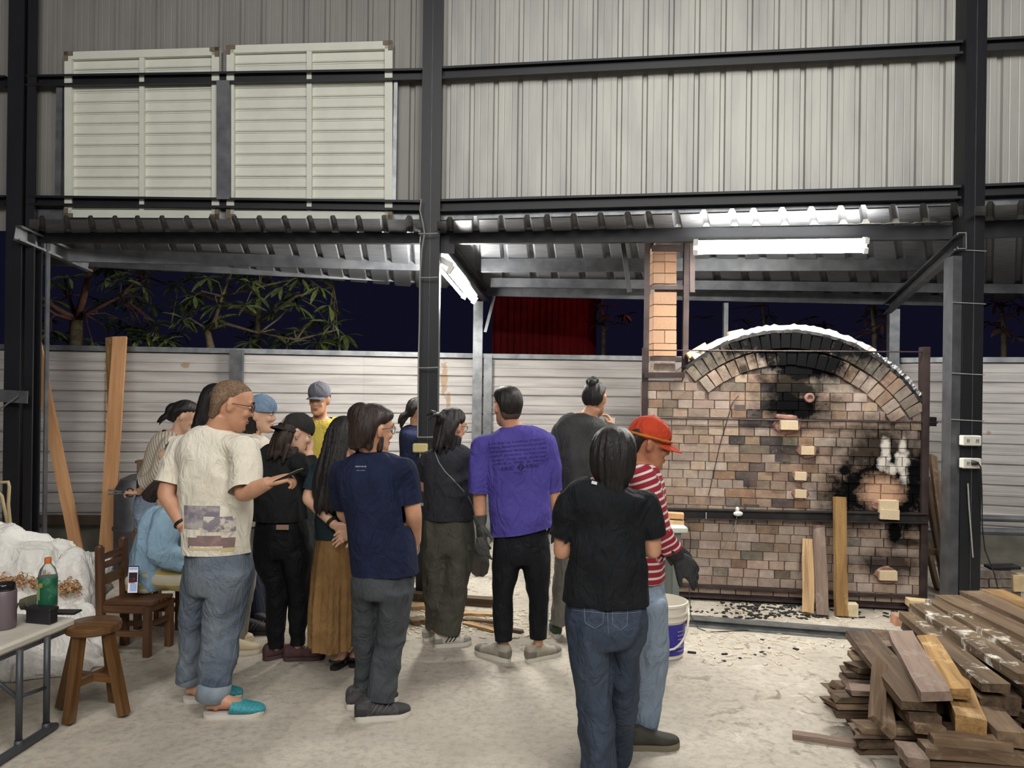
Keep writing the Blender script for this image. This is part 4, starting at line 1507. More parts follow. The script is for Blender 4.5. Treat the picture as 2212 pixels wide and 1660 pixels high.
# ------------------------------------------------------------------ bucket
pb0 = G(1431, 1414)
o = thing('plastic_bucket', 'white plastic pail with a blue label and a bail handle on the concrete', 'bucket', pb0)
m = MB(); m.lathe(pb0, [(.118, 0), (.128, .01), (.138, .235), (.150, .24), (.150, .25), (.142, .252), (.143, .27), (.153, .275), (.153, .287), (.144, .29), (.145, .325), (.154, .33), (.154, .345), (.147, .348), (.140, .30), (.122, .02), (0, .018)], 40); m.build('shell', mat('white_plastic', (222, 216, 202), .4), o, .5)
m = MB()
vs, fs = [], []
for i in range(25):
    th = -PI * .95 + PI * .95 * i / 24
    for z_, r in ((.03, .1312), (.225, .1392)):
        vs.append(pb0 + V((r * math.cos(th), r * math.sin(th), z_)))
for i in range(24):
    fs.append((2 * i, 2 * i + 2, 2 * i + 3, 2 * i + 1))
m.add(vs, fs); m.build('blue_label', mat('blue_label_ink', (44, 40, 142), .45, 0, (66, 60, 160), 30, .55, .7), o, True, label='deep blue printed label with small white lettering')
m = MB()
for k in range(6):
    th = -1.05
    for j in range(4):
        t0 = th + j * .12
        z_ = .18 - k * .024
        p0, p1 = (pb0 + V((.1402 * math.cos(a), .1402 * math.sin(a), z_)) for a in (t0, t0 + q.uniform(.06, .1)))
        m.bar(p0, p1, .002, .006)
m.build('label_lettering', mat('label_lettering_ink', (150, 150, 200), .5), o)
m = MB()
pts = [pb0 + V((math.cos(a) * .155, -.02 - math.sin(a) * .14, .30 - .22 * math.sin(a))) for a in [PI * i / 12 for i in range(13)]]
m.tube(pts, .007, 8); m.build('handle', mat('white_plastic', (222, 216, 202)), o, True)

# ------------------------------------------------------------------ side table by the kiln with bricks, cable
tz = .655
tr = G(1483, 1138, tz)
BW = .62
o = thing('work_bench', 'narrow grey legged bench with a white top beside the kiln', 'bench', (tr.x - .45, tr.y + .12, 0))
m = MB(); m.box((tr.x - BW / 2, tr.y + .15, tz - .02), (BW, .40, .04), None, .006); m.build('top', mat('pale_bench_top', (206, 210, 200), .5), o)
M_GREENG = mat('grey_green_steel', (118, 128, 124), .5, .3)
for dx in (-.075, -BW + .07):
    for dy in (.02, .28):
        m = MB(); m.box((tr.x + dx, tr.y + dy, (tz - .04) / 2), (.05, .05, tz - .04)); m.build('leg', M_GREENG, o)
m = MB(); m.box((tr.x - BW / 2, tr.y + .02, tz - .075), (BW - .08, .04, .07)); m.build('apron', M_GREENG, o)
loose('orange fired brick on top of the pale one on the narrow bench', 1460, 1114, .115, .04, .08, .02, 0, None, tr.y + .12, mat('orange_brick', (206, 148, 104), .85, 0, (222, 178, 130), 14, .4, .7))
loose('cream slab brick under the orange one on the narrow bench', 1452, 1128, .17, .035, .10, .02, 0, None, tr.y + .12)
pts = [P(1480, 1128, tr.y + .05), P(1490, 1140, tr.y), P(1492, 1170, tr.y), P(1490, 1200, tr.y), P(1489, 1280, 5.5), G(1492, 1330, .09), G(1500, 1345, .085), G(1508, 1358, .008), G(1530, 1366, .006), G(1580, 1364, .006), G(1640, 1362, .006)]
m = MB(); m.tube(pts, .0035, 6); tag(m.build('power_cable', M_DARKWIRE), 'thin black cable dropping from the bench and trailing over the steel kerb', 'cable')

# ------------------------------------------------------------------ sockets, box and wires on the columns
M_IVORY = mat('ivory_plastic', (226, 226, 216), .4)
for py, lab in ((952, 'upper white double socket on the column beside the kiln'), (1001, 'lower white socket with a black plug in it on the column')):
    p = P(2096, py, 5.46)
    o = thing('wall_socket', lab, 'socket', p)
    m = MB(); m.box(p, (.135, .05, .072), None, .006); m.build('plate', M_IVORY, o)
    for k in (-1, 1):
        m = MB(); m.box(p + V((k * .033, -.027, 0)), (.026, .006, .03), None, .002); m.build('outlet', mat('socket_outlet', (176, 176, 170), .4), o)
        for e in (-1, 1):
            m = MB(); m.box(p + V((k * .033 + e * .006, -.031, .002)), (.003, .002, .011)); m.build('slot', M_DARKWIRE, o)
p = P(2108, 1001, 5.42)
o = thing('power_plug', 'black plug with a cable hanging down the column beside the kiln', 'plug', p)
m = MB(); m.tube([p + V((-.03, .0, .004)), p + V((-.005, -.01, .002)), p + V((.012, -.012, -.004))], [.017, .015, .008], 10); m.build('plug_body', M_DARKWIRE, o, True)
m = MB(); m.tube([p + V((.012, -.012, -.004)), p + V((.03, -.01, -.03)), P(2121, 1060, 5.45), P(2122, 1140, 5.5), P(2128, 1190, 5.6), P(2148, 1240, 5.7), P(2160, 1290, 5.75)], .0045, 6); m.build('cable', M_DARKWIRE, o)
m = MB(); m.tube([P(2091, 1045, 5.47), P(2094, 1100, 5.47), P(2102, 1205, 5.47)], .005, 6); tag(m.build('loose_rod', M_WIRE), 'thin grey rod stood against the socketed column', 'rod')

p = P(908, 968, 6.02)
o = thing('junction_box', 'yellowish plastic junction box tied on the mid column', 'junction box', p)
m = MB(); m.box(p, (.115, .06, .07), None, .008); m.build('housing', mat('aged_cream_plastic', (206, 190, 132), .5), o)
m = MB(); m.tube([p + V((.0, .0, -.03)), P(907, 1100, 6.02), P(905, 1190, 6.02), P(893, 1215, 5.98), P(870, 1240, 5.9)], .007, 6); m.build('conduit', M_WIRE, o)
m = MB(); m.box(P(911, 1090, 6.0), (.04, .02, .02)); m.build('clip', M_WIRE, o)
for px, pts in ((905, [(910, 430), (907, 455), (913, 480), (917, 505), (911, 540), (907, 600), (906, 700), (904, 770), (903, 860), (902, 945)]),):
    m = MB(); m.tube([P(x, y, 6.04) for x, y in pts], .006, 6); tag(m.build('hanging_wire', M_WIRE), 'grey wire running down the outer face of the mid column to the junction box', 'wire')
for k, (py) in enumerate((505, 600, 795, 945)):
    z = P(926, py, 6.05)
    m = MB(); m.tube([P(904, py, 6.04), P(925, py, 6.02), P(946, py - 1, 6.03)], .005, 6); tag(m.build('tie_wire', M_WIRE), ('top tie wire wrapped round the mid column', 'tie wire round the mid column level with the slanting lamp', 'tie wire round the mid column at the fence top', 'lowest tie wire round the mid column above the junction box')[k], 'wire')

# ------------------------------------------------------------------ stool
M_ = M_STOOLW
sc = (G(148, 1568) + G(133, 1533) + G(248, 1518) + G(268, 1550)) / 4
o = thing('round_stool', 'round topped brown varnished wooden stool by the folding table', 'stool', sc)
sz = .465
m = MB(); m.lathe(sc, [(0, sz - .045), (.115, sz - .045), (.128, sz - .038), (.132, sz - .02), (.128, sz - .004), (.115, sz), (0, sz)], 36); m.build('seat', M_, o, .8)
feet = [G(148, 1568), G(268, 1550), G(248, 1518), G(133, 1533)]
tops = []
for f in feet:
    d = (f - sc); d.z = 0
    tp = sc + d.normalized() * .085 + V((0, 0, sz - .04)); tops.append(tp)
    board(None, tp, V((f.x, f.y, .012)), .044, .044, M_, V((d.y, -d.x, .01)), 'leg', parent=o, rough=.001)
for i, j in ((0, 2), (1, 3)):
    k = .56
    a, b = tops[i].lerp(V((feet[i].x, feet[i].y, 0)), k), tops[j].lerp(V((feet[j].x, feet[j].y, 0)), k)
    board(None, a, b, .03, .035, M_, V((0, 0, 1)), 'stretcher', parent=o, rough=.001)

# ------------------------------------------------------------------ low wooden chairs
nr, nf, ff = G(219, 1418), G(318, 1420), G(365, 1396)
fr = nr + (ff - nf)
cc = (nr + nf + ff + fr) / 4


def chair(name, label, group=None):
    o = thing(name, label, 'chair', cc, group)
    sh = .325
    ax = (nf - nr).normalized(); ay = (fr - nr).normalized()
    up = V((0, 0, 1))
    for p, top in ((nr, .665), (fr, .68)):
        board(None, p, p + up * top - ax * .02, .042, .036, M_CHAIRW, ay, 'back_post', parent=o, rough=.001)
        m = MB(); c_ = p + up * top - ax * .02
        m.lathe(c_, [(.021, -.02), (.021, 0), (.016, .012), (0, .018)], 10); m.build('post_cap', M_CHAIRW, o, .8)
    for p in (nf, ff):
        board(None, p, p + up * (sh - .02), .04, .036, M_CHAIRW, ay, 'leg', parent=o, rough=.001)
    for z_ in (.60, .545, .455):
        h_ = {.60: .035, .545: .035, .455: .06}[z_]
        board(None, nr + up * z_ - ax * .018, fr + up * (z_ + .012) - ax * .018, .02, h_, M_CHAIRW, up, 'back_rail', parent=o, rough=.001)
    n = 5
    for i in range(n):
        t_ = (i + .5) / n
        a, b = nr.lerp(fr, t_), nf.lerp(ff, t_)
        board(None, a + up * sh - ax * .0, b + up * sh + ax * .025, (fr - nr).length / n * .93 + .004, .018, M_CHAIRW, up, 'seat_slat', parent=o, rough=.001)
    for a, b in ((nr, nf), (fr, ff), (nf, ff), (nr, fr)):
        board(None, a + up * (sh - .035), b + up * (sh - .035), .02, .045, M_CHAIRW, up, 'apron', parent=o, rough=.001)
    for a, b, z_ in ((nr, nf, .14), (fr, ff, .14), (nf, ff, .19), (nr, fr, .10)):
        board(None, a + up * z_, b + up * z_, .02, .03, M_CHAIRW, up, 'stretcher', parent=o, rough=.001)
    return o


ch1 = chair('slatted_chair', 'low brown slatted wooden chair with a phone propped on its seat')
ch2 = copy_tree(ch1)
ch2.location = ch1.location + V((-.03, .52, 0))
tag(ch2, 'low brown wooden chair under the seated person in pale blue', 'chair')

# phone propped on the chair
def phone(name, label, c, x, up, w_, h_, case, screen, side=1):
    o = thing(name, label, 'phone', c)
    x = V(x).normalized(); up = V(up); up = (up - x * up.dot(x)).normalized(); n = x.cross(up)
    R3_ = Matrix((x, n, up)).transposed()
    m = MB(); m.box(c, (w_, .009, h_), R3_, .004); m.build('case', case, o)
    m = MB(); m.box(c + n * (.0052 * side), (w_ * .9, .001, h_ * .93), R3_); m.build('screen', screen, o)
    return o, R3_, n


c = P(288, 1253, 4.76)
M_SCREEN = mat('lit_phone_screen', (206, 200, 206), .2, emit=.55)
o, R3_, n_ = phone('smartphone', 'phone with a lit screen propped upright on the slatted chair seat', c, (1, .1, 0), (.06, .10, 1), .063, .168, mat('black_phone_case', (20, 20, 22), .5), M_SCREEN)
for dx, dz, w_, h_, cc_ in ((.0, .015, .05, .06, (40, 34, 40)), (-.006, -.005, .035, .03, (170, 90, 84)), (.004, -.045, .04, .05, (150, 170, 206)), (0, .068, .05, .014, (150, 140, 150))):
    m = MB(); m.box(c + R3_ @ V((dx, .0062, dz)), (w_, .0006, h_), R3_); m.build('screen_picture', mat('screen_tone_%d' % cc_[0], cc_, .3, emit=.4), o)

# ------------------------------------------------------------------ folding table and what stands on it
tz = .50
A = G(164, 1334, tz)
B = G(-60, 1424, tz)
d1 = (B - A); d1.z = 0; d1.normalize()
d2 = V((-d1.y, d1.x, 0))
if d2.x > 0:
    d2 = -d2
TL = .76
o = thing('folding_table', 'white plastic folding table with grey metal legs at the edge of the hall', 'table', A + d1 * .38 + d2 * .6 - V((0, 0, tz)))
m = MB(); m.box(A + d1 * TL / 2 + d2 * .6 + V((0, 0, -.022)), (TL, 1.2, .044), Matrix((d1, -d2, V((0, 0, 1)))).transposed(), .012); m.build('table_top', mat('white_table_plastic', (214, 208, 194), .5, 0, (196, 190, 176), 8, .4, .7), o)
m = MB(); m.box(A + d1 * TL / 2 + d2 * .03 + V((0, 0, -.052)), (TL - .06, .03, .03), Matrix((d1, -d2, V((0, 0, 1)))).transposed()); m.build('edge_rail', M_GALVD, o)
M_LEG = mat('grey_leg_paint', (74, 76, 82), .45, .3)
f1, f2 = G(122, 1566, .02), G(-70, 1690, .02)
m = MB(); m.tube([V((f1.x, f1.y, .016)), V((f1.x, f1.y, .02)).lerp(f2, .06) + V((0, 0, .004)), V((f2.x, f2.y, .02)).lerp(f1, .06) + V((0, 0, .004)), V((f2.x, f2.y, .016))], [.014, .02, .02, .014], 12); m.build('foot_bar', M_LEG, o, .6)
m = MB()
legs = []
for px, py in ((91, 1580), (24, 1618)):
    q_ = G(px, py, .02); q_ = f1 + (f2 - f1) * ((q_ - f1).dot((f2 - f1)) / (f2 - f1).length_squared)
    legs.append(q_)
    m = MB(); m.tube([q_, V((q_.x, q_.y, .06))], .018, 12); m.build('foot_sleeve', M_LEG, o, True)
    m = MB(); m.tube([V((q_.x, q_.y, .05)), V((q_.x, q_.y, tz - .03))], .0145, 12); m.build('leg', M_LEG, o, True)
m = MB(); m.tube([legs[0] + V((0, 0, .21)), legs[1] + V((0, 0, .235))], .009, 8); m.build('brace', M_LEG, o, True)
m = MB(); m.tube([legs[1] + V((0, 0, .225)), legs[1] + d2 * .35 + V((0, 0, tz - .06))], .009, 8); m.build('brace', M_LEG, o, True)

M_CLEAR = bpy.data.materials.new('clear_bottle_plastic')
t = NT(M_CLEAR); t.b.inputs['Base Color'].default_value = (.9, .95, .93, 1); t.b.inputs['Transmission Weight'].default_value = .92; t.b.inputs['Roughness'].default_value = .06; t.b.inputs['IOR'].default_value = 1.2
pc = G(102, 1336, tz)
k = (1336 - 1205) / 1660 * pc.y / .30
o = thing('tea_bottle', 'clear tea bottle with a green label and orange cap on the folding table', 'bottle', pc)
m = MB(); m.lathe(pc, [(r * k * 1.06, h_ * k) for r, h_ in ((.0, .004), (.034, .0), (.04, .008), (.041, .05), (.039, .055), (.041, .06), (.041, .20), (.040, .215), (.032, .245), (.016, .268), (.0135, .272), (.0135, .285))], 32); m.build('shell', M_CLEAR, o, True)
m = MB(); m.lathe(pc, [(r * k * 1.06, h_ * k) for r, h_ in ((.0415, .07), (.0419, .075), (.0419, .20), (.0415, .205))], 32)
bl_ = m.build('label_wrap', mat('green_tea_label', (26, 92, 66), .4, 0, (70, 130, 100), 18, .5, .62), o, True)
m = MB(); m.lathe(pc, [(r * k, h_ * k) for r, h_ in ((.0155, .272), (.0160, .275), (.0160, .296), (.0145, .300), (0, .300))], 20); m.build('cap', mat('orange_bottle_cap', (196, 112, 56), .45), o, .7)


def wrap(c, r, a0, a1, z0, z1, n, mt, name, parent):
    mm = MB(); vs, fs = [], []
    for i in range(n + 1):
        a = a0 + (a1 - a0) * i / n
        vs += [c + V((r * math.cos(a), r * math.sin(a), z0)), c + V((r * math.cos(a), r * math.sin(a), z1))]
    for i in range(n):
        fs.append((2 * i, 2 * i + 2, 2 * i + 3, 2 * i + 1))
    mm.add(vs, fs)
    return mm.build(name, mt, parent, True)


rr = .0425 * k * 1.06
wrap(pc, rr, -2.75, -2.15, .075 * k, .195 * k, 6, mat('label_white', (206, 214, 206), .4), 'label_panel', bl_)
for i in range(4):
    wrap(pc, rr + .0006, -2.6 + .02 * (i % 2), -2.32, (.172 - i * .026) * k, (.186 - i * .026) * k, 3, mat('label_ink_green', (40, 70, 60), .4), 'label_character', bl_)
wrap(pc, rr, -2.1, -1.85, .10 * k, .17 * k, 4, mat('label_leaf_green', (130, 176, 72), .4), 'label_leaf', bl_)
m = MB(); th = -1.75
cdir = V((math.cos(th), math.sin(th), 0))
m.lathe(pc + cdir * (rr - .0005) + V((0, 0, .172 * k)), [(.0, .0015), (.012 * k, .0014), (.012 * k, 0)], 16, Matrix((V((-cdir.y, cdir.x, 0)), V((0, 0, 1)), cdir)).transposed()); m.build('label_disc', mat('label_gold', (170, 146, 60), .4), bl_)
pt_ = G(8, 1358, tz)
o = thing('vacuum_tumbler', 'mauve grey insulated bottle with a shiny cap at the edge of the folding table', 'bottle', pt_)
r0 = 24 / 1660 * pt_.y
h0 = (1360 - 1263) / 1660 * pt_.y
m = MB(); m.lathe(pt_, [(r0 * .85, 0), (r0, .01), (r0, h0 * .84), (r0 * .95, h0 * .86)], 32); m.build('body', mat('mauve_enamel', (120, 106, 112), .4, .2), o, .8)
m = MB(); m.lathe(pt_, [(r0 * .9, h0 * .86), (r0 * .9, h0 * .98), (r0 * .86, h0), (0, h0)], 32); m.build('cap', mat('gunmetal_cap', (90, 84, 88), .2, .9), o, .8)
pk_ = G(82, 1350, tz)
o = thing('black_case', 'small black leather case standing in front of the tea bottle', 'case', pk_)
wk, hk = 62 / 1660 * pk_.y, 34 / 1660 * pk_.y
R_ = Matrix((V((.97, -.2, 0)).normalized(), V((.2, .97, 0)).normalized(), V((0, 0, 1)))).transposed()
m = MB(); m.box(pk_ + V((0, .03, hk / 2)), (wk, .055, hk), R_, .006); m.build('body', mat('black_leather', (34, 32, 38), .5, bump=.2, bscale=200), o)
m = MB(); m.box(pk_ + V((0, .03, hk - .006)), (wk * 1.04, .062, .016), R_, .004); m.build('lid', mat('black_leather', (34, 32, 38)), o)
pn = G(146, 1327, tz + .004)
phone('smartphone', 'dark phone lying flat at the far corner of the folding table', pn + V((-.03, .02, .003)), d1 * -1 + d2 * .2, d2, .075, .15, mat('black_phone_case', (20, 20, 22)), mat('dark_phone_screen', (24, 24, 30), .15))
pr = G(62, 1326, tz)
o = thing('cloth_roll', 'olive cloth bag slumped between the mauve bottle and the tea bottle', 'bag', pr)
m = MB(); m.limb([pr + V((-.07, .05, .03)), pr + V((-.02, .06, .04)), pr + V((.06, .08, .045))], [.028, .036, .04], 14); m.build('body', mat('olive_cloth', (104, 104, 84), .9, 0, (84, 82, 66), 8, .4, .7, None, .5, 60), o, True)
m = MB(); m.tube([pr + V((-.07, .0, .01)), pr + V((-.05, -.01, .05)), pr + V((-.02, .0, .06)), pr + V((.0, .0, .03))], .006, 8); m.build('handle', mat('olive_cloth', (104, 104, 84)), o, True)

# shovel stood by the fence behind the man in purple
g = G(1036, 1247)
o = thing('shovel', 'old dark shovel standing blade down between the olive trousers and the black track pants', 'shovel', g)
m = MB(); m.tube([g + V((0, .02, .20)), P(1030, 1130, g.y + .1), P(1024, 1010, g.y + .25)], .014, 10); m.build('handle', M_DARKW, o, True)
m = MB()
vs = []
for z_, w_ in ((.24, .03), (.20, .075), (.10, .085), (.03, .07), (.0, .03)):
    vs += [g + V((-w_, .0, z_)), g + V((0, .02, z_)), g + V((w_, .0, z_)), g + V((w_, .008, z_)), g + V((0, .028, z_)), g + V((-w_, .008, z_))]
fs = [(i * 6 + k, i * 6 + (k + 1) % 6, (i + 1) * 6 + (k + 1) % 6, (i + 1) * 6 + k) for i in range(4) for k in range(6)] + [(0, 1, 2, 3, 4, 5), (29, 28, 27, 26, 25, 24)]
m.add(vs, fs); m.build('blade', mat('dark_blade_steel', (58, 54, 52), .5, .6), o)
# ------------------------------------------------------------------ soft shapes: joined solids, remeshed to one skin
def vnoise(p, seed=0):
    """value noise on an (n,3) array, -1..1"""
    p = p + seed * 17.31
    i = np.floor(p).astype(np.int64); f = p - i
    f = f * f * (3 - 2 * f)

    def h(a, b, c):
        n = (a * 73856093) ^ (b * 19349663) ^ (c * 83492791)
        n = (n ^ (n >> 13)) * 1274126177 & 0x7fffffff
        return ((n ^ (n >> 16)) & 0xffff) / 32767.5 - 1.0
    r = 0
    for dx in (0, 1):
        for dy in (0, 1):
            for dz in (0, 1):
                wgt = (f[:, 0] if dx else 1 - f[:, 0]) * (f[:, 1] if dy else 1 - f[:, 1]) * (f[:, 2] if dz else 1 - f[:, 2])
                r = r + wgt * h(i[:, 0] + dx, i[:, 1] + dy, i[:, 2] + dz)
    return r


def remesh(mb, voxel=.01, smooth=2, name='skin'):
    me = mb.mesh('tmp')
    o = bpy.data.objects.new('tmp', me); COL.objects.link(o)
    md = o.modifiers.new('r', 'REMESH'); md.mode = 'VOXEL'; md.voxel_size = voxel
    if smooth:
        s_ = o.modifiers.new('s', 'SMOOTH'); s_.factor = .5; s_.iterations = smooth
    dg = bpy.context.evaluated_depsgraph_get()
    out = bpy.data.meshes.new_from_object(o.evaluated_get(dg))
    bpy.data.objects.remove(o); bpy.data.meshes.remove(me)
    out.name = name
    return out


def co_of(me):
    a = np.empty(len(me.vertices) * 3); me.vertices.foreach_get('co', a); return a.reshape(-1, 3)


def nrm_of(me):
    a = np.empty(len(me.vertices) * 3); me.vertices.foreach_get('normal', a); return a.reshape(-1, 3)


def set_co(me, a):
    me.vertices.foreach_set('co', a.reshape(-1)); me.update()


def cut(me, cuts):
    """open the mesh at (point, outward normal, reach): hems, cuffs, necklines"""
    b = bmesh.new(); b.from_mesh(me)
    for q in cuts:
        c, n, r = q[:3]
        c = V(c); n = V(n).normalized()
        lat = q[3] if len(q) > 3 else 1e9

        def near(f, rr):
            d = f.calc_center_median() - c
            return d.length < rr and (d - n * d.dot(n)).length < lat
        fs = [f for f in b.faces if near(f, r)]
        es = {e for f in fs for e in f.edges}; vs = {v for f in fs for v in f.verts}
        g = bmesh.ops.bisect_plane(b, geom=list(vs) + list(es) + fs, plane_co=c, plane_no=n, clear_outer=False)
        kill = [f for f in b.faces if near(f, r + .02) and (f.calc_center_median() - c).dot(n) > 1e-5]
        bmesh.ops.delete(b, geom=kill, context='FACES')
    b.to_mesh(me); b.free(); me.update()


def put(name, me, mt, parent, label=None):
    off = wloc(parent)
    a = co_of(me) - np.array(list(off)); set_co(me, a)
    me.materials.clear(); me.materials.append(mt)
    me.polygons.foreach_set('use_smooth', [True] * len(me.polygons))
    return link(name, me, parent, label)


# ------------------------------------------------------------------ cloth, skin, hair materials
def cloth(name, c, c2=None, rough=.85, bump=.25, scale=9, bscale=420, wrinkle=.55, **k):
    if name in MATS:
        return MATS[name]
    m = mat(name, c, rough, 0, c2, scale, .4, .68, spec=.25, **k)
    relief(m, wrinkle, bump, bscale)
    return m


def relief(m, wrinkle, weave, bscale=420):
    """creases that the geometry is too coarse for, over a fine weave"""
    t = NT(m)
    oc = t.coord('Object', (1, 1, .55))
    n1 = t.noise(oc, 9, 3, .5, 1.3)
    n1 = t.math('ABSOLUTE', t.math('SUBTRACT', n1, .5))
    n2 = t.noise(t.coord('Object', (1, 1, .8)), 24, 3, .5, .8)
    h = t.math('ADD', t.math('MULTIPLY', n1, -2.2), t.math('MULTIPLY', n2, .35))
    nd = t.n('ShaderNodeBump'); nd.inputs['Strength'].default_value = wrinkle; nd.inputs['Distance'].default_value = .03
    t.l(h, nd.inputs['Height'])
    nw = t.n('ShaderNodeBump'); nw.inputs['Strength'].default_value = weave; nw.inputs['Distance'].default_value = .002
    t.l(t.noise(t.coord('Object'), bscale, 3), nw.inputs['Height'])
    t.l(nd.outputs[0], nw.inputs['Normal'])
    t.l(nw.outputs[0], t.b.inputs['Normal'])
    return m


def skin_mat(name, c, c2):
    m = mat(name, c, .5, 0, c2, 11, .4, .7, None, .12, 260, spec=.35, bdist=.001)
    b = m.node_tree.nodes['Principled BSDF']
    b.inputs['Subsurface Weight'].default_value = .12
    b.inputs['Subsurface Radius'].default_value = (.012, .005, .003)
    return m


SKIN = skin_mat('light_skin', (206, 158, 128), (190, 138, 110))
SKIN_P = skin_mat('pale_skin', (216, 176, 150), (202, 156, 130))
SKIN_T = skin_mat('tanned_skin', (178, 124, 96), (158, 104, 80))


def hair_mat(name, c, c2):
    return mat(name, c, .5, 0, c2, 3.0, .42, .7, (26, 26, 2.2), .9, 3.0, (60, 60, 4), spec=.45, bdist=.006)


HAIR = hair_mat('black_hair', (20, 17, 17), (38, 32, 30))
HAIR_B = hair_mat('brown_tinged_hair', (34, 25, 22), (66, 46, 36))
STUBBLE = mat('cropped_hair_stubble', (136, 108, 84), .75, 0, (92, 74, 58), 120, .4, .6, None, .25, 300)
M_EYEW = mat('eye_white', (216, 206, 198), .25)
M_EYED = mat('dark_iris', (26, 18, 16), .15)
M_LIP = mat('lip', (168, 96, 88), .45)
M_FRAME = mat('black_spectacle_frame', (18, 17, 18), .3)
M_LENS = bpy.data.materials.new('spectacle_lens')
t = NT(M_LENS); t.b.inputs['Transmission Weight'].default_value = 1.0; t.b.inputs['Roughness'].default_value = .02; t.b.inputs['IOR'].default_value = 1.05; t.b.inputs['Base Color'].default_value = (.97, .98, 1, 1)

# ------------------------------------------------------------------ head
HEADS = [(-.118, .020, .074, .036), (-.104, .040, .085, .012), (-.082, .053, .087, -.022), (-.05, .061, .086, -.07), (-.01, .067, .088, -.092), (.025, .072, .090, -.100),
         (.055, .073, .086, -.099), (.08, .066, .072, -.086), (.098, .050, .048, -.064), (.109, .028, .018, -.038), (.113, .008, -.002, -.016)]


def ring_loft(mb, secs, T, n=24, sub=3, grow=0.0):
    S = []
    k = T.to_scale().x
    for z, hw, yf, yb in secs:
        S.append((T @ V((0, (yf + yb) / 2, z)), hw * k + grow, (yf - yb) / 2 * k + grow, T.to_3x3() @ V((1, 0, 0)), T.to_3x3() @ V((0, 1, 0))))
    mb.loft(S, n, sub)


def head_T(c, yaw, pitch=0.0, roll=0.0, s=1.0):
    R_ = Matrix.Rotation(-math.radians(yaw), 4, 'Z') @ Matrix.Rotation(-math.radians(pitch), 4, 'X') @ Matrix.Rotation(math.radians(roll), 4, 'Y')
    return Matrix.Translation(c) @ R_ @ Matrix.Scale(s, 4)


def face_bits(root, T, hair, lens=None, smile=False):
    s = T.to_scale().x
    R_ = T.to_3x3().normalized()
    for k in (-1, 1):
        m = MB(); m.ellipsoid(T @ V((k * .031, .0795, .008)), (.0135 * s, .009 * s, .0065 * s), R_, 12, 8); e = m.build('eye', M_EYEW, root, True)
        m = MB(); m.ellipsoid(T @ V((k * .031, .0855, .008)), (.0062 * s, .0042 * s, .0062 * s), R_, 10, 6); m.build('iris', M_EYED, e, True)
        m = MB(); m.limb([T @ V((k * .012, .090, .028)), T @ V((k * .03, .0915, .034)), T @ V((k * .052, .078, .030))], [.0035 * s, .0045 * s, .002 * s], 8, 3); m.build('eyebrow', hair, root, True)
    m = MB(); m.ellipsoid(T @ V((0, .0905, -.059)), (.021 * s, .006 * s, .0045 * s), R_, 12, 7); m.ellipsoid(T @ V((0, .089, -.068)), (.018 * s, .007 * s, .0055 * s), R_, 12, 7)
    m.build('lips', M_LIP, root, True)


def glasses(root, T, mt=None, r=(.024, .019)):
    s = T.to_scale().x
    m = MB()
    mt = mt or M_FRAME
    for k in (-1, 1):
        pts = []
        for i in range(17):
            a = 2 * PI * i / 16
            pts.append(T @ V((k * .033 + r[0] * math.cos(a), .101 - .012 * abs(.6 + k * math.cos(a) * .6), .006 + r[1] * math.sin(a))))
        m.tube(pts, .0019 * s, 6)
        m.tube([T @ V((k * .058, .090, .012)), T @ V((k * .077, .06, .012)), T @ V((k * .081, .0, .006)), T @ V((k * .079, -.02, -.006))], .0018 * s, 6)
    m.tube([T @ V((-.01, .098, .010)), T @ V((0, .102, .012)), T @ V((.01, .098, .010))], .0017 * s, 6)
    g = m.build('glasses', mt, root, True)
    for k in (-1, 1):
        m = MB(); m.ellipsoid(T @ V((k * .033, .0955, .006)), (r[0] * .95 * s, .0012 * s, r[1] * .95 * s), T.to_3x3().normalized(), 16, 8); m.build('lens', M_LENS, g, True)


# ------------------------------------------------------------------ hair
def add_strands(me, T, amp=.004, freq=17, seed=1):
    a = co_of(me); Ti = np.array(T.inverted())
    loc = a @ Ti[:3, :3].T + Ti[:3, 3]
    az = np.arctan2(loc[:, 0], loc[:, 1] + .005)
    q = np.stack([az * freq / 2, loc[:, 2] * 5 + loc[:, 1] * 3, np.full(len(a), .5)], 1)
    d = vnoise(q, seed) + .5 * vnoise(q * np.array([2.1, 1.4, 1]), seed + 3)
    top = np.clip((loc[:, 2] - .08) / .03, 0, 1)
    set_co(me, a + nrm_of(me) * (d * amp * (1 - .6 * top))[:, None])


def hair(root, T, mt, secs, blobs=(), locks=(), voxel=.0075, grow=0.0, amp=.004, name='hair', seed=1, freq=17):
    s = T.to_scale().x
    mb = MB()
    ring_loft(mb, secs, T, 28, 4, grow)
    R_ = T.to_3x3().normalized()
    for c, r in blobs:
        mb.ellipsoid(T @ V(c), [q * s for q in r], R_, 16, 10)
    for pts, rad in locks:
        mb.limb([T @ V(p) for p in pts], [q * s for q in rad], 8, 4)
    me = remesh(mb, voxel, 1)
    add_strands(me, T, amp * s, freq, seed)
    return put(name, me, mt, root)


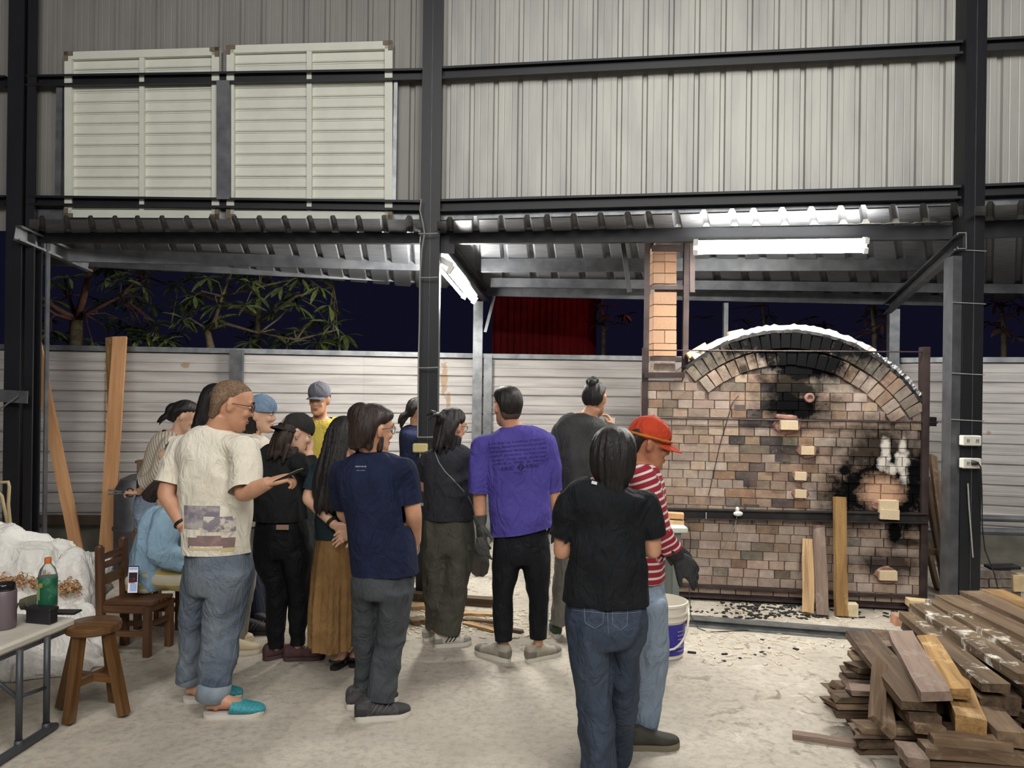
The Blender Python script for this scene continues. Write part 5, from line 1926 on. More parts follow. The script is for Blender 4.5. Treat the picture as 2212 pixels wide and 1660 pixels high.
TOP = [(.085, .074, .082, -.098), (.105, .060, .060, -.078), (.120, .036, .026, -.05), (.126, .010, -.004, -.02)]
H_SHORT = [(-.075, .035, -.055, -.085), (-.05, .056, -.03, -.103), (-.015, .074, -.022, -.112), (.02, .080, .012, -.116), (.055, .082, .078, -.113)] + TOP
H_FULL = [(-.095, .045, -.05, -.10), (-.07, .066, -.035, -.118), (-.03, .086, -.01, -.124), (.01, .089, .005, -.124), (.05, .090, .075, -.12), (.085, .082, .094, -.105), (.108, .064, .066, -.084), (.124, .038, .028, -.05), (.130, .01, -.004, -.02)]
H_BOB = [(-.155, .052, -.01, -.08), (-.13, .082, .0, -.105), (-.085, .094, .01, -.118), (-.03, .093, .012, -.124), (.02, .091, .02, -.122), (.055, .088, .08, -.118)] + [(.085, .080, .088, -.104), (.107, .063, .062, -.082), (.122, .036, .026, -.05), (.128, .01, -.004, -.02)]


def jag_locks(z0, z1, hw, yb, n, seed, r0=.018, front=-.2):
    q = random.Random(seed)
    out = []
    for i in range(n):
        a = front + (PI - 2 * front) * i / (n - 1)
        x, y = math.cos(a), -math.sin(a)
        k = q.uniform(.85, 1.05)
        dz = q.uniform(-.02, .02)
        out.append(([(x * hw * .9, y * yb * .9 - .01, z0 + .05), (x * hw * k, y * yb * k - .01, (z0 + z1) / 2), (x * hw * .95 * k, y * yb * k - .01, z1 + dz)], [r0, r0 * .9, .004]))
    return out


# ------------------------------------------------------------------ cap
def cap(root, T, mt, cyaw=0.0, brim=True, droop=.02, name='cap', brim_mat=None, band=None):
    s = T.to_scale().x
    C = T @ Matrix.Rotation(-math.radians(cyaw), 4, 'Z')
    mb = MB()
    ring_loft(mb, [(.012, .081, .094, -.106), (.03, .085, .099, -.112), (.06, .085, .096, -.110), (.09, .077, .080, -.096), (.113, .058, .052, -.07), (.128, .03, .016, -.036), (.131, .008, -.006, -.016)], T if not cyaw else C, 28, 4)
    mb.ellipsoid(C @ V((0, -.01, .132)), [.008 * s] * 3)
    me = remesh(mb, .006, 1)
    cut(me, [(C @ V((0, 0, .018)), C.to_3x3() @ V((0, 0, -1)), .2)])
    c_ = put(name, me, mt, root)
    if brim:
        m = MB(); vs, fs = [], []
        n = 16
        for i in range(n + 1):
            a = PI * (.08 + .84 * i / n)
            x = math.cos(a)
            zz = .026 - .022 * x * x
            inner = V((.084 * x, .088 * math.sin(a) + .004, zz))
            outer = V((.082 * x, .092 * math.sin(a) + .072 * math.sin(a) ** .7, zz - droop * math.sin(a)))
            for p, dz in ((inner, 0), (outer, 0), (outer, -.004), (inner, -.004)):
                vs.append(C @ (p + V((0, 0, dz))))
        for i in range(n):
            for k in range(4):
                fs.append((i * 4 + k, i * 4 + (k + 1) % 4, (i + 1) * 4 + (k + 1) % 4, (i + 1) * 4 + k))
        fs += [(0, 1, 2, 3), (n * 4 + 3, n * 4 + 2, n * 4 + 1, n * 4)]
        m.add(vs, fs); m.build('brim', brim_mat or mt, c_, .7)
    if band:
        m = MB(); pts = []
        for i in range(33):
            a = 2 * PI * i / 32
            pts.append(C @ V((.0868 * math.cos(a), -.0065 + .1065 * math.sin(a), .030)))
        m.tube(pts, .0075 * s, 6); m.build('cap_band', band, c_, True)
    return c_


# ------------------------------------------------------------------ hands
def add_hand(mb, wrist, d, n, thumb, curl=(.4, .4, .45, .5), s=1.0, spread=.06, thumb_curl=.3, fat=1.0, thumb_open=.6):
    """wrist point, direction to the knuckles, normal of the back of the hand, thumb=+1/-1 side along d x n"""
    d = V(d).normalized(); n = V(n); n = (n - d * n.dot(d)).normalized(); x = d.cross(n)
    w_ = V(wrist)
    mb.loft([(w_ - d * .02 * s, .026 * s * fat, .019 * s * fat, x, n), (w_ + d * .005 * s, .027 * s * fat, .019 * s * fat, x, n), (w_ + d * .035 * s, .037 * s * fat, .018 * s * fat, x, n), (w_ + d * .07 * s, .041 * s * fat, .015 * s * fat, x, n), (w_ + d * .092 * s, .038 * s * fat, .011 * s * fat, x, n)], 14, 3, 2.4)
    L = (.070, .078, .072, .056)
    for i in range(4):
        u = (1.5 - i) / 1.5                    # index next to the thumb
        b = w_ + d * (.086 - .004 * abs(u)) * s + x * (thumb * u * .029 * s * fat)
        fd = (d + x * thumb * u * spread).normalized()
        pts = [b - d * .03 * s, b]
        p = b
        ang = 0
        for k, fr in enumerate((.45, .32, .26)):
            ang += curl[i] * (.9, 1.1, .8)[k]
            q = fd * math.cos(ang) - n * math.sin(ang)
            p = p + q * (L[i] * fr * s)
            pts.append(p)
        r = .0088 * s * fat
        mb.limb(pts, [r, r, r * .95, r * .86, r * .7], 10, 3)
    b = w_ + d * .022 * s + x * thumb * .026 * s * fat
    td = (d * .75 + x * thumb * thumb_open - n * .25).normalized()
    q2 = (td * math.cos(thumb_curl) - (x * thumb * .7 + n * .5) * math.sin(thumb_curl)).normalized()
    mb.limb([b - td * .012 * s, b + td * .03 * s, b + td * .03 * s + q2 * .032 * s, b + td * .03 * s + q2 * .056 * s], [.013 * s * fat, .0115 * s * fat, .0095 * s * fat, .007 * s * fat], 10, 3)


# ------------------------------------------------------------------ feet and shoes
def shoe_frame(pos, yaw):
    a = math.radians(yaw)
    f = V((math.sin(a), math.cos(a), 0))
    return Matrix((V((f.y, -f.x, 0)), f, V((0, 0, 1)))).transposed().to_4x4(), f


def shoe(root, pos, yaw, mt, sole, L=.27, style='sneaker', lace=None, accent=None, name='shoe', pitch=0.0, panel=None):
    """pos: ground point under the ankle"""
    R_, f = shoe_frame(pos, yaw)
    k = L / .27
    T = Matrix.Translation(V((pos.x, pos.y, pos.z))) @ R_ @ Matrix.Rotation(-pitch, 4, 'X') @ Matrix.Scale(k, 4)
    R3_ = R_.to_3x3()
    # sole outline
    ol = [(-.068, .0), (-.062, .020), (-.04, .031), (0, .033), (.05, .034), (.10, .042), (.14, .045), (.175, .038), (.196, .020), (.202, 0)]
    out = [V((w_, y, 0)) for y, w_ in ol] + [V((-w_ * (.9 if y > .05 else 1), y, 0)) for y, w_ in ol[::-1][1:-1]]
    n = len(out)
    th = {'sandal': .020, 'slipper': .019}.get(style, .026)
    m = MB()
    vs = [T @ (p * .97) for p in out] + [T @ (p + V((0, 0, th * .35))) for p in out] + [T @ (p + V((0, 0, th + (.006 if p.y > .17 or p.y < -.05 else 0)))) for p in out]
    fs = [tuple(range(n))] + [tuple(range(2 * n, 3 * n))[::-1]] + [(j * n + i, j * n + (i + 1) % n, (j + 1) * n + (i + 1) % n, (j + 1) * n + i) for j in (0, 1) for i in range(n)]
    m.add(vs, fs)
    if style == 'slipper':
        s_ = m.build('slipper', sole, root, .9)
        mb = MB()
        S = []
        for y, w_, h_ in ((.045, .047, .074), (.08, .051, .064), (.12, .052, .052), (.16, .046, .042), (.19, .030, .034), (.203, .012, .024)):
            S.append((T @ V((0, y, h_ * .5 + .012)), w_ * k, h_ * .5 * k, R3_ @ V((1, 0, 0)), V((0, 0, 1))))
        mb.loft(S, 20, 4)
        me = remesh(mb, .006, 1)
        cut(me, [(T @ V((0, .052, .05)), R3_ @ V((0, -1, .35)), .12)])
        put('slipper_upper', me, mt, s_)
        return s_
    if style == 'sandal':
        s_ = m.build('sandal', sole, root, .9)
        m = MB()
        for y, h_, w_ in ((.11, .052, .046), (.03, .088, .036)):
            pts = [T @ V((w_ * math.cos(a), y + .01 * math.sin(a), .018 + (h_ - .018) * math.sin(a))) for a in [PI * i / 10 for i in range(11)]]
            m.tube(pts, .009 * k, 8)
        pts = [T @ V((-.036, .03, .05)), T @ V((-.03, -.05, .055)), T @ V((0, -.07, .058)), T @ V((.03, -.05, .055)), T @ V((.036, .03, .05))]
        m.tube(pts, .008 * k, 8)
        m.build('strap', mt, s_, True)
        return s_
    mb = MB()
    S = []
    for y, w_, h_ in ((-.066, .018, .066), (-.058, .030, .082), (-.03, .036, .090), (.01, .038, .090), (.05, .040, .078), (.09, .043, .062), (.13, .044, .050), (.17, .036, .042), (.192, .022, .034), (.198, .008, .026)):
        S.append((T @ V((0, y, th * .6 + h_ * .5)), w_ * k, h_ * .5 * k, R3_ @ V((1, 0, 0)), V((0, 0, 1))))
    mb.loft(S, 22, 4, 2.3)
    mb.loft([(T @ V((0, -.012, .06)), .036 * k, .046 * k, R3_ @ V((1, 0, 0)), R3_ @ V((0, 1, 0))), (T @ V((0, -.014, .105)), .036 * k, .042 * k, R3_ @ V((1, 0, 0)), R3_ @ V((0, 1, 0)))], 16, 2)
    me = remesh(mb, .007, 2)
    u = put(name, me, mt, root)
    m.build('sole', sole, u, .9)
    if panel:
        o_ = wloc(u); Ti = T.inverted()
        for nm, ok in (('heel_counter', lambda q: q.y < -.012 and q.z < .066), ('toe_cap', lambda q: q.y > .135 and q.z < .062)):
            b = bmesh.new(); b.from_mesh(u.data)
            bmesh.ops.delete(b, geom=[f for f in b.faces if not ok(Ti @ (f.calc_center_median() + o_))], context='FACES')
            for v in b.verts:
                v.co += v.normal * .002
            m2 = bpy.data.meshes.new(nm); b.to_mesh(m2); b.free()
            if len(m2.polygons):
                m2.materials.append(panel); m2.polygons.foreach_set('use_smooth', [True] * len(m2.polygons))
                link(nm, m2, u)
    if lace:
        m = MB()
        for i in range(5):
            y = .035 + i * .018
            z = .108 - i * .011
            m.tube([T @ V((-.022, y, z - .006)), T @ V((0, y + .004, z + .002)), T @ V((.022, y, z - .006))], .0028 * k, 6)
        m.build('lace', lace, u, True)
    if accent:
        m = MB()
        for sx in (-1, 1):
            for q in range(3):
                y = .02 + q * .026
                m.tube([T @ V((sx * .0395, y - .012, .040)), T @ V((sx * .040, y + .004, .062)), T @ V((sx * .034, y + .020, .083))], .0042 * k, 6)
        m.build('stripe', accent, u, True)
    return u


def add_foot(mb, pos, yaw, L=.25, ankle=None):
    R_, f = shoe_frame(pos, yaw)
    k = L / .25
    T = Matrix.Translation(pos) @ R_ @ Matrix.Scale(k, 4)
    R3_ = R_.to_3x3()
    S = []
    for y, w_, h_, z in ((-.058, .018, .034, .028), (-.045, .028, .056, .028), (-.01, .031, .078, .026), (.03, .033, .070, .024), (.07, .037, .052, .024), (.11, .041, .036, .024), (.145, .038, .026, .024), (.17, .02, .018, .024)):
        S.append((T @ V((0, y, z + h_ / 2)), w_ * k, h_ / 2 * k, R3_ @ V((1, 0, 0)), V((0, 0, 1))))
    mb.loft(S, 18, 3)
    return T


# ------------------------------------------------------------------ folds in cloth
def folds(me, amp, scale, seed, stretch=(1, 1, 1), zmask=None, ridged=True):
    a = co_of(me)
    q = a * np.array(stretch) * scale
    wv = np.stack([vnoise(q * .6, seed + 5), vnoise(q * .6, seed + 6), vnoise(q * .6, seed + 7)], 1)
    d = vnoise(q + wv * .9, seed)
    if ridged:
        d = 1 - 2 * np.abs(d)
    d = d + .5 * vnoise(q * 2.1 + wv, seed + 2)
    if zmask is not None:
        d = d * zmask(a)
    set_co(me, a + nrm_of(me) * (d * amp)[:, None])


def rings(me, c, axis, wave, amp, reach, seed=1):
    """creases that run round a limb near point c"""
    a = co_of(me)
    r = a - np.array(list(c))
    ax = np.array(list(V(axis).normalized()))
    h = r @ ax
    m_ = np.exp(-(np.linalg.norm(r, axis=1) / reach) ** 2)
    lat = r - np.outer(h, ax)
    q = lat * 9 + np.outer(h / wave * .8 + vnoise(a * 6, seed) * .5, np.array((.6, .5, .62)))
    d = (1 - 2 * np.abs(vnoise(q, seed + 1))) * m_
    set_co(me, a + nrm_of(me) * (d * amp)[:, None])


# ------------------------------------------------------------------ a whole person
class Person:
    def __init__(s, label, Y, skin=SKIN, voxel=.0075, cvoxel=.011, seed=1):
        s.Y = Y; s.k = Y / FPX; s.skin = skin; s.vox = voxel; s.cvox = cvoxel; s.seed = seed
        s.label = label
        s.body = MB(); s.fine = MB()
        s.root = None

    def p(s, q):
        return P(q[0], q[1], s.Y + (q[2] if len(q) > 2 else 0.0))

    def stand(s, px, py=None):
        g = P(px, 830, s.Y)
        s.root = thing('person', s.label, 'person', (g.x, g.y, 0))
        return s

    def head(s, c, yaw, pitch=0.0, roll=0.0, size=1.0):
        s.T = head_T(s.p(c), yaw, pitch, roll, size)
        mb = s.body
        # sections scaled by hand because radii are lengths
        S = []
        R3_ = s.T.to_3x3().normalized()
        for z, hw, yf, yb in HEADS:
            S.append((s.T @ V((0, (yf + yb) / 2, z)), hw * size, (yf - yb) / 2 * size, R3_ @ V((1, 0, 0)), R3_ @ V((0, 1, 0))))
        mb.loft(S, 24, 3)
        hb = MB(); add_head_features(hb, s.T, size)
        mb.add(hb.v, hb.f)
        return s

    def secs(s, torso, grow=1.0, dg=0.0):
        pts = [s.p((q[0], q[1], q[2])) for q in torso]
        S = []
        for i, q in enumerate(torso):
            d = pts[min(i + 1, len(pts) - 1)] - pts[max(i - 1, 0)]
            d.normalize()
            y = V((0, 1, 0)); y = (y - d * y.dot(d)).normalized()
            x = y.cross(d)
            S.append((pts[i], q[3] * s.k * grow + dg, q[4] * grow + dg, x, y))
        return S

    def torso(s, torso, neck_r=.054, top=None):
        s.tor = torso
        c = [(a, b * .82, e * .8, x, y) for a, b, e, x, y in s.secs(torso)]
        s.body.loft(c, 22, 3)
        nb = s.p((torso[0][0], torso[0][1], torso[0][2])) + V((0, 0, -.03))
        hb = s.T @ V((0, -.022, -.055))
        s.body.limb([nb, nb.lerp(hb, .5), hb], [neck_r * 1.12, neck_r, neck_r * .98], 18, 4)
        return s

    def arm(s, pts, r, to=None):
        w = [s.p(q) for q in pts]
        # extra joints so that the limb tapers
        P4 = [w[0], w[0].lerp(w[1], .5), w[1], w[1].lerp(w[2], .35), w[2]]
        R4 = [r[0] * .86, (r[0] * .55 + r[1] * .45) * .92, r[1], (r[1] * .95), r[2]]
        s.body.limb(P4, R4, 16, 4)
        return w

    def leg(s, pts, r):
        w = [s.p(q) for q in pts]
        P4 = [w[0], w[0].lerp(w[1], .5), w[1], w[1].lerp(w[2], .3), w[2]]
        R4 = [r[0] * .72, (r[0] * .6 + r[1] * .4) * .7, r[1] * .68, r[1] * .7, r[2] * .85]
        s.body.limb(P4, R4, 16, 4)
        return w

    def shirt(s, name, mt, sleeves, hem_n=V((0, 0, -1)), fold=(.007, 9), stretch=(1, 1, .45), collar_n=None, hem_at=None, voxel=None, extra=None, power=2.2, collar=True):
        """sleeves: (world points, radii) from shoulder to cuff"""
        mb = MB()
        S = s.secs(s.tor)
        mb.loft(S, 30, 4, power)
        cuts = []
        for w, r in sleeves:
            d = (w[-1] - w[-2]).normalized()
            inn = min((q for q in S[1:]), key=lambda q: abs(q[0].z - w[0].z))[0]
            a0 = w[0].lerp(V((inn.x, inn.y, w[0].z + .012)), .5)
            ww = [a0] + list(w) + [w[-1] + d * .03]
            mb.limb(ww, [r[0] * .92] + list(r) + [r[-1]], 20, 4)
            cuts.append((w[-1], d, r[-1] * 1.2 + .03, r[-1] * 1.14 + .006))
        if extra:
            extra(mb)
        last, prev = S[-1], S[-2]
        d = (last[0] - prev[0]).normalized()
        mb.loft([(last[0] - d * .02, last[1], last[2], last[3], last[4]), (last[0] + d * .06, last[1], last[2], last[3], last[4])], 30, 2, power)
        me = remesh(mb, voxel or s.cvox, 7, name)
        z_top = S[0][0].z; z_hem = last[0].z
        folds(me, fold[0] * 1.5, fold[1], s.seed, stretch, lambda a: np.clip((z_top - .05 - a[:, 2]) / .12, 0, 1))
        hp = hem_at or last[0]
        cuts.append((hp, hem_n, max(last[1], last[2]) + .09))
        if collar:
            cuts.append((S[0][0] + V((0, 0, -.004)), collar_n or V((0, .18, 1)), S[0][1] + .03))
        cut(me, cuts)
        return put(name, me, mt, s.root)

    def trousers(s, name, mt, hips, legs, fold=(.007, 8), knee=.010, hem=True, voxel=None, top=None, stretch=(1, 1, .5), wave=.05):
        """hips: torso-like sections from the waist down; legs: (points in px, radii in px) hip, knee, hem"""
        mb = MB()
        HS = s.secs(hips)
        HS = [(q[0], q[1] * k, q[2] * k, q[3], q[4]) for q, k in zip(HS, [.90, .965] + [1] * len(HS))]
        dep = HS[-1][2]
        mb.loft(HS, 28, 4, 2.2)
        cuts = []; kn = []
        for pts, r in legs:
            w = [s.p(q) for q in pts]; rm = [q * s.k for q in r]
            d = (w[-1] - w[-2]).normalized()
            n = len(w)
            W_, R_ = [], []
            for i in range(n - 1):
                W_ += [w[i], w[i].lerp(w[i + 1], .5)]; R_ += [rm[i], (rm[i] + rm[i + 1]) / 2]
            W_ += [w[-1], w[-1] + d * .035]; R_ += [rm[-1], rm[-1]]
            m_ = len(W_)
            SS = []
            for i in range(m_):
                dd = (W_[min(i + 1, m_ - 1)] - W_[max(i - 1, 0)]).normalized()
                yy = V((0, 1, 0)); yy = (yy - dd * yy.dot(dd)).normalized()
                f_ = (.97, .62, .18)[i] if i < 3 else 0
                SS.append((W_[i], R_[i], max(R_[i], R_[i] * (1 - f_) + dep * f_), yy.cross(dd), yy))
            mb.loft(SS, 24, 4)
            cuts.append((w[-1], d, rm[-1] * 1.3 + .03, rm[-1] * 1.3 + .012))
            kn.append((w[1], w[1] - w[0])); kn.append((w[-1] - d * .09, d))
        me = remesh(mb, voxel or s.cvox, 9, name)
        folds(me, fold[0], fold[1], s.seed + 3, stretch)
        for i, (c, ax) in enumerate(kn):
            rings(me, c, ax, wave, knee * .7, .13, s.seed + i)
        if hem:
            cut(me, cuts)
        return put(name, me, mt, s.root)

    def done(s):
        me = remesh(s.body, s.vox, 2, 'body')
        b = put('body', me, s.skin, s.root)
        if s.fine.v:
            fm = remesh(s.fine, .0042, 1, 'hands')
            bmh = bmesh.new(); bmh.from_mesh(me)
            set_co(fm, co_of(fm) - np.array(list(wloc(s.root))))
            bmh.from_mesh(fm); bmh.to_mesh(me); bmh.free()
            me.polygons.foreach_set('use_smooth', [True] * len(me.polygons))
            bpy.data.meshes.remove(fm)
        return b


def add_head_features(mb, T, s):
    R_ = T.to_3x3().normalized()

    def E(c, r, rot=None):
        mb.ellipsoid(T @ V(c), [q * s for q in r], R_ @ rot if rot is not None else R_, 14, 9)
    E((0, .094, -.024), (.013, .016, .012))
    mb.limb([T @ V((0, .080, .024)), T @ V((0, .094, -.004)), T @ V((0, .099, -.022))], [.009 * s, .011 * s, .012 * s], 10, 3)
    for k in (-1, 1):
        E((k * .013, .087, -.027), (.009, .010, .008))
        E((k * .034, .070, -.024), (.022, .018, .020))
        E((k * .030, .079, .027), (.026, .010, .008))
        E((k * .074, -.008, -.008), (.009, .020, .032), Matrix.Rotation(k * .35, 3, 'Z') @ Matrix.Rotation(-.15, 3, 'X'))
        E((k * .079, -.016, .002), (.006, .016, .024), Matrix.Rotation(k * .5, 3, 'Z'))
    E((0, .080, -.058), (.024, .013, .008)); E((0, .078, -.070), (.021, .013, .009))
    E((0, .076, -.098), (.022, .017, .016))


def printed(shirt, pred, mt, name, off=.0015):
    """a print: the faces of the garment that lie inside pred(world centre), lifted a hair"""
    me = shirt.data
    o_ = wloc(shirt)
    b = bmesh.new(); b.from_mesh(me)
    kill = [f for f in b.faces if not (f.normal.y < .15 and pred(f.calc_center_median() + o_))]
    bmesh.ops.delete(b, geom=kill, context='FACES')
    left = set(b.faces); isles = []
    while left:
        st = [left.pop()]; isle = list(st)
        while st:
            f = st.pop()
            for e in f.edges:
                for g in e.link_faces:
                    if g in left:
                        left.discard(g); st.append(g); isle.append(g)
        isles.append(isle)
    isles.sort(key=len)
    for isle in isles[:-1]:
        bmesh.ops.delete(b, geom=isle, context='FACES')
    for v in b.verts:
        v.co += v.normal * off
    m2 = bpy.data.meshes.new(name); b.to_mesh(m2); b.free()
    if not m2.polygons:
        return None
    m2.materials.append(mt)
    m2.polygons.foreach_set('use_smooth', [True] * len(m2.polygons))
    return link(name, m2, shirt)


def lettering(shirt, lines, mt, name='lettering'):
    """lines of (text, px, py, height px, slant px per px, width px, Y): laid on the back of the garment"""
    o_ = wloc(shirt)
    me = shirt.data
    bv = BVHTree.FromPolygons([v.co + o_ for v in me.vertices], [p.vertices for p in me.polygons])
    allv, allf = [], []
    for text, px, py, h_, slope, wd, Y in lines:
        cu = bpy.data.curves.new('t', 'FONT'); cu.body = text; cu.resolution_u = 1
        to = bpy.data.objects.new('t', cu); COL.objects.link(to)
        dg = bpy.context.evaluated_depsgraph_get()
        tm = bpy.data.meshes.new_from_object(to.evaluated_get(dg))
        bpy.data.objects.remove(to); bpy.data.curves.remove(cu)
        c = co_of(tm)
        if not len(c):
            continue
        x0, x1 = c[:, 0].min(), c[:, 0].max(); y0, y1 = c[:, 1].min(), c[:, 1].max()
        idx = []
        for q in c:
            u = (q[0] - x0) / max(x1 - x0, 1e-6); v = (q[1] - y0) / max(y1 - y0, 1e-6)
            w_ = P(px + u * wd, py + slope * u * wd - v * h_, Y - .6)
            hit = bv.ray_cast(w_, (w_ - CAMP).normalized(), 1.5)
            p = hit[0] - (w_ - CAMP).normalized() * .0025 if hit[0] is not None else P(px + u * wd, py - v * h_, Y)
            idx.append(len(allv)); allv.append(tuple(p - o_))
        for f in tm.polygons:
            allf.append(tuple(idx[i] for i in f.vertices))
        bpy.data.meshes.remove(tm)
    m2 = bpy.data.meshes.new(name); m2.from_pydata(allv, [], allf); m2.materials.append(mt); m2.update()
    return link(name, m2, shirt)


def seam(garment, lines, mt, r=.0013, Y=3.5, name='stitching'):
    """stitched lines laid on the garment along lines of sight"""
    o_ = wloc(garment); me = garment.data
    bv = BVHTree.FromPolygons([v.co + o_ for v in me.vertices], [p.vertices for p in me.polygons])
    m = MB()
    for ln in lines:
        pts = []
        for (x0, y0), (x1, y1) in zip(ln[:-1], ln[1:]):
            k = max(1, int(math.hypot(x1 - x0, y1 - y0) / 4))
            for i in range(k + (1 if (x1, y1) == ln[-1] else 0)):
                p0 = P(x0 + (x1 - x0) * i / k, y0 + (y1 - y0) * i / k, Y - .8); d = (p0 - CAMP).normalized()
                h = bv.ray_cast(p0, d, 2.0)
                if h[0] is not None:
                    pts.append(h[0] - d * .0015)
        if len(pts) > 1:
            m.tube(pts, r, 5)
    if m.v:
        return m.build(name, mt, garment, True)
# ------------------------------------------------------------------ the people, one by one
C_CREAM = cloth('cream_tshirt_cotton', (230, 224, 208), (218, 211, 194))
C_DENIM = mat('faded_denim', (116, 126, 136), .85, 0, (72, 86, 106), 4, .35, .68, (1, 1, .5), .35, 300, bdist=.002, spec=.25)
C_DENIMD = mat('dark_denim', (66, 76, 92), .85, 0, (46, 56, 74), 5, .38, .7, (1, 1, .5), .35, 300, bdist=.002, spec=.25)
C_DENIML = mat('pale_denim', (142, 156, 172), .85, 0, (120, 136, 156), 5, .38, .7, (1, 1, .5), .3, 300, bdist=.002, spec=.25)
for _m in (C_DENIM, C_DENIMD, C_DENIML):
    relief(_m, .6, .35, 300)
C_CUFF = mat('turned_denim_cuff', (140, 152, 162), .88, 0, (120, 134, 146), 12, .4, .7, None, .3, 300, bdist=.002)
C_NAVY = cloth('navy_cotton', (26, 34, 62), (20, 27, 52))
C_BLACK = cloth('black_cotton', (19, 22, 26), (26, 28, 32))
C_BLACKT = cloth('black_track_fabric', (15, 17, 23), (20, 22, 28), .7)
C_PURPLE = cloth('purple_cotton', (80, 72, 152), (72, 64, 142))
C_CHAR = cloth('charcoal_cotton', (48, 48, 54), (40, 40, 46))
C_DGREY = cloth('dark_grey_cotton', (66, 67, 66), (56, 57, 57))
C_GREYT = cloth('slate_grey_trouser', (72, 76, 80), (60, 64, 68))
C_OLIVE = cloth('olive_cargo_cotton', (84, 84, 74), (70, 70, 62))
C_LGREY = cloth('light_grey_trouser', (132, 130, 122), (118, 116, 110))
C_BROWN = cloth('ochre_brown_skirt_cotton', (150, 116, 74), (134, 102, 64))
C_YELLOW = cloth('mustard_yellow_cotton', (204, 184, 86), (186, 166, 72))
C_GREEN = cloth('sage_green_cotton', (76, 104, 92), (64, 92, 82))
C_BLUE = cloth('pale_blue_cardigan', (160, 192, 214), (146, 180, 204), bump=.4, bscale=200)
C_DGREEN = cloth('black_green_cotton', (34, 38, 38), (27, 30, 31))
C_CAPG = cloth('grey_cap_cotton', (104, 104, 112), (92, 92, 100))
C_CAPD = cloth('charcoal_cap_cotton', (48, 48, 46), (40, 40, 39))
C_CAPB = cloth('light_denim_cap', (126, 148, 172), (108, 130, 156))
C_CAPR = cloth('red_orange_cap', (186, 66, 40), (174, 58, 36))
C_CAPO = cloth('orange_cap_band', (184, 108, 46), (170, 98, 42))
C_GLOVE = cloth('grey_work_glove', (84, 84, 80), (66, 66, 64), bump=.5, bscale=160)
C_GLOVED = cloth('dark_work_glove', (58, 60, 60), (46, 47, 48), bump=.5, bscale=160)
M_SOLEW = mat('white_sole_rubber', (216, 212, 202), .6)
M_SOLED = mat('dark_sole_rubber', (48, 46, 46), .7)
M_TEAL = mat('teal_perforated_foam', (62, 156, 166), .55, 0, (44, 126, 138), 120, .52, .6, None, .7, 120)
M_BANDB = mat('black_wristband', (20, 18, 18), .4)


def ribmat(name, c1, c2, wave):
    m = bpy.data.materials.new(name); t = NT(m)
    sx = t.n('ShaderNodeSeparateXYZ'); t.l(t.coord('Object'), sx.inputs[0])
    return m, t, sx


def ring_part(p, c, axis, r, tube_r, mt, name, flat=1.0, parent=None):
    x, y, z = frame_of(V(axis))
    m = MB(); m.tube([c + (x * math.cos(a) + y * math.sin(a) * flat) * r for a in [2 * PI * i / 20 for i in range(21)]], tube_r, 6)
    return m.build(name, mt, parent or p.root, True)


def px3(p, lst):
    return [p.p(q) for q in lst]


# --- the man with cropped hair and teal slippers, looking at his phone
p = Person('bald man in cream printed tee, cuffed jeans and teal slippers reading his phone', 3.95, SKIN, .0075, .0105, 3).stand(470)
p.head((502, 874, 0), 68, 16, 0, 1.08)
T1 = p.T
p.torso([(470, 921, 0, 25, .062), (466, 936, 0, 58, .095), (466, 962, 0, 78, .12), (467, 1010, 0, 78, .14), (472, 1090, 0, 74, .145), (470, 1150, 0, 69, .142), (470, 1190, 0, 68, .142)], .062)
al = p.arm([(396, 968, .05), (360, 1066, -.02), (398, 1140, -.10)], (.055, .046, .031))
ar = p.arm([(528, 972, -.10), (527, 1068, -.20), (583, 1042, -.28)], (.056, .044, .030))
add_hand(p.fine, ar[2], V((.85, .1, .22)), V((-.25, -.35, .9)), -1, (.9, .85, .9, .95), 1.0, .03, .5)
add_hand(p.fine, al[2], V((.25, .25, -.95)), V((-.2, -1, -.1)), -1, (.4, .4, .4, .4), .95)
g1, g2 = P(473, 1543, 3.88), P(428, 1512, 4.07)
g1.z = g2.z = 0
p.leg([(502, 1200, 0), (482, 1340, 0), (462, 1505, -.05)], (.09, .058, .04))
p.leg([(436, 1200, .05), (420, 1330, .08), (410, 1480, .12)], (.085, .055, .038))
fa = p.p((462, 1505, -.05)); fbk = p.p((410, 1480, .12))
for g, a, yw in ((g1, fa, 80), (g2, fbk, 76)):
    p.body.limb([a, a.lerp(V((g.x, g.y, .06)), .6), V((g.x + .01, g.y, .055))], [.040, .036, .036], 14, 3)
    add_foot(p.body, V((g.x, g.y, .012)), yw, .265)
p.done()
face_bits(p.root, p.T, HAIR)
glasses(p.root, p.T)
hair(p.root, p.T, STUBBLE, [(-.085, .040, -.05, -.088), (-.05, .0605, -.035, -.0915), (-.015, .0705, -.03, -.100), (.02, .0755, .02, -.1045), (.052, .0763, .066, -.1035), (.08, .0690, .070, -.090), (.099, .053, .048, -.067), (.111, .03, .018, -.041), (.116, .008, -.004, -.02)], voxel=.006, amp=.0)
sl = px3(p, [(394, 966, .05), (380, 1005, .03), (366, 1046, .0)]); sr = px3(p, [(526, 972, -.10), (532, 1020, -.15), (531, 1060, -.20)])
sh1 = p.shirt('tshirt', C_CREAM, [(sl, [.07, .068, .066]), (sr, [.075, .074, .072])], fold=(.011, 7), stretch=(1, 1, .6))


def box_px(x0, y0, x1, y1, Y):
    def f(c):
        d = c - CAMP
        u = d.dot(CR) / d.y * FPX + CX; v = CY - d.dot(CU) / d.y * FPX
        return x0 <= u <= x1 and y0 <= v <= y1
    return f


